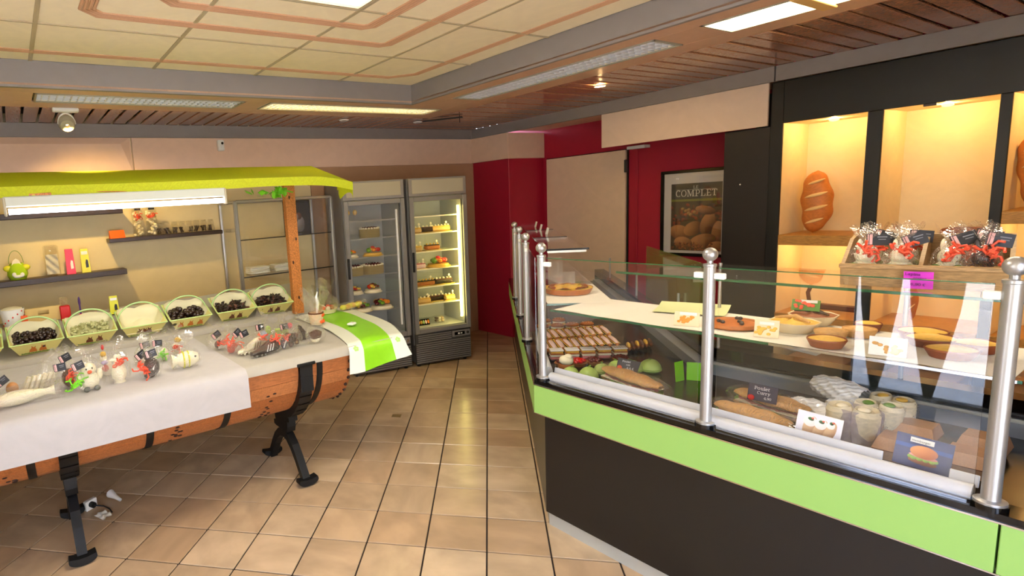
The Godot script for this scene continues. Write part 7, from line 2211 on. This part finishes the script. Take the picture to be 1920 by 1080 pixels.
func wrap_image() -> ImageTexture:
	var im := Image.create(156, 105, false, Image.FORMAT_RGB8)
	im.fill(Color(0.86, 0.86, 0.90))
	for q in [[50, 62, 26, 50, 0.1], [86, 64, 24, 48, 0.25], [118, 62, 18, 46, 0.3]]:
		blob(im, q[0], q[1], q[2], q[3], q[4], Color(0.84, 0.72, 0.56), Color(0.62, 0.46, 0.34))
	for q in [[46, 34, 24, 22, 0.1], [84, 36, 22, 22, 0.2], [118, 32, 15, 14, 0]]:
		blob(im, q[0], q[1], q[2], q[3], q[4], Color(0.94, 0.93, 0.92), Color(0.86, 0.84, 0.82))
		blob(im, q[0] + 2, q[1] - 9, q[2] * 0.45, 6, 0.2, Color(0.20, 0.42, 0.24), Color(0.10, 0.25, 0.14))
		blob(im, q[0] + 8, q[1] - 13, 5, 4, 0, Color(0.86, 0.42, 0.30), Color(0.70, 0.28, 0.2))
	im.fill_rect(Rect2i(30, 84, 36, 7), Color(0.24, 0.17, 0.12))
	return ImageTexture.create_from_image(im)


func burger_image() -> ImageTexture:
	var im := Image.create(170, 120, false, Image.FORMAT_RGB8)
	im.fill(Color(0.13, 0.20, 0.40))
	for y in 30:
		for x in 170:
			im.set_pixel(x, 34 + y / 2, Color(0.16, 0.30, 0.58))
	blob(im, 88, 92, 44, 12, 0.05, Color(0.62, 0.36, 0.20), Color(0.36, 0.18, 0.1))
	for k in 9:
		blob(im, 50 + k * 9.5, 80 + 4 * (k % 2), 9, 7, 0, Color(0.60, 0.74, 0.30), Color(0.40, 0.54, 0.2))
	blob(im, 88, 72, 44, 8, 0.04, Color(0.90, 0.66, 0.60), Color(0.74, 0.46, 0.42))
	blob(im, 88, 55, 42, 24, 0, Color(0.90, 0.62, 0.36), Color(0.66, 0.36, 0.18))
	return ImageTexture.create_from_image(im)


# ---------------------------------------------------------------- odds and ends on the floor
func build_floor_things() -> void:
	var p := thing("socket_block", "small white socket block with black plug on the floor under the stall", "socket", Vector3(-0.03, 0, 3.27), 0.5)
	part(p, "block", mb().rbox(Vector3(0, 0.03, 0), Vector3(0.03, 0.06, 0.075), 0.004), M("white"))
	part(p, "plug", mb().cyl(Vector3(0.015, 0.035, 0.005), Vector3(0.045, 0.035, 0.005), 0.017), M("black_matt"))
	part(p, "cord", mb().tube([Vector3(0.045, 0.035, 0.005), Vector3(0.08, 0.02, -0.03), Vector3(0.12, 0.006, -0.04), Vector3(0.17, 0.006, -0.02)], 0.004, 6), M("black_matt"))
	one("glass_lamp_shade", "clear glass cup lying on its side under the stall", "glass", mb(turned(Vector3(0, 0.025, 0), 0.4, 0, 1.45)).lathe([Vector2(0.010, -0.06), Vector2(0.014, -0.01), Vector2(0.026, 0.05), Vector2(0.024, 0.05), Vector2(0.012, -0.01)], 16), M("foil"), Vector3(-0.045, 0, 3.13))
	one("torn_paper", "scrap of torn cream paper lying on the floor under the stall", "paper scrap", mb().grid(10, 6, func(u, w): return Vector3(lerpf(-0.05, 0.05, u) + 0.01 * sin(w * 9.0), 0.004 + 0.014 * absf(sin(u * 7.0)) * absf(sin(w * 5.0)), lerpf(0.03, -0.03, w))), M("paper"), Vector3(0.11, 0, 3.22), 0.4)
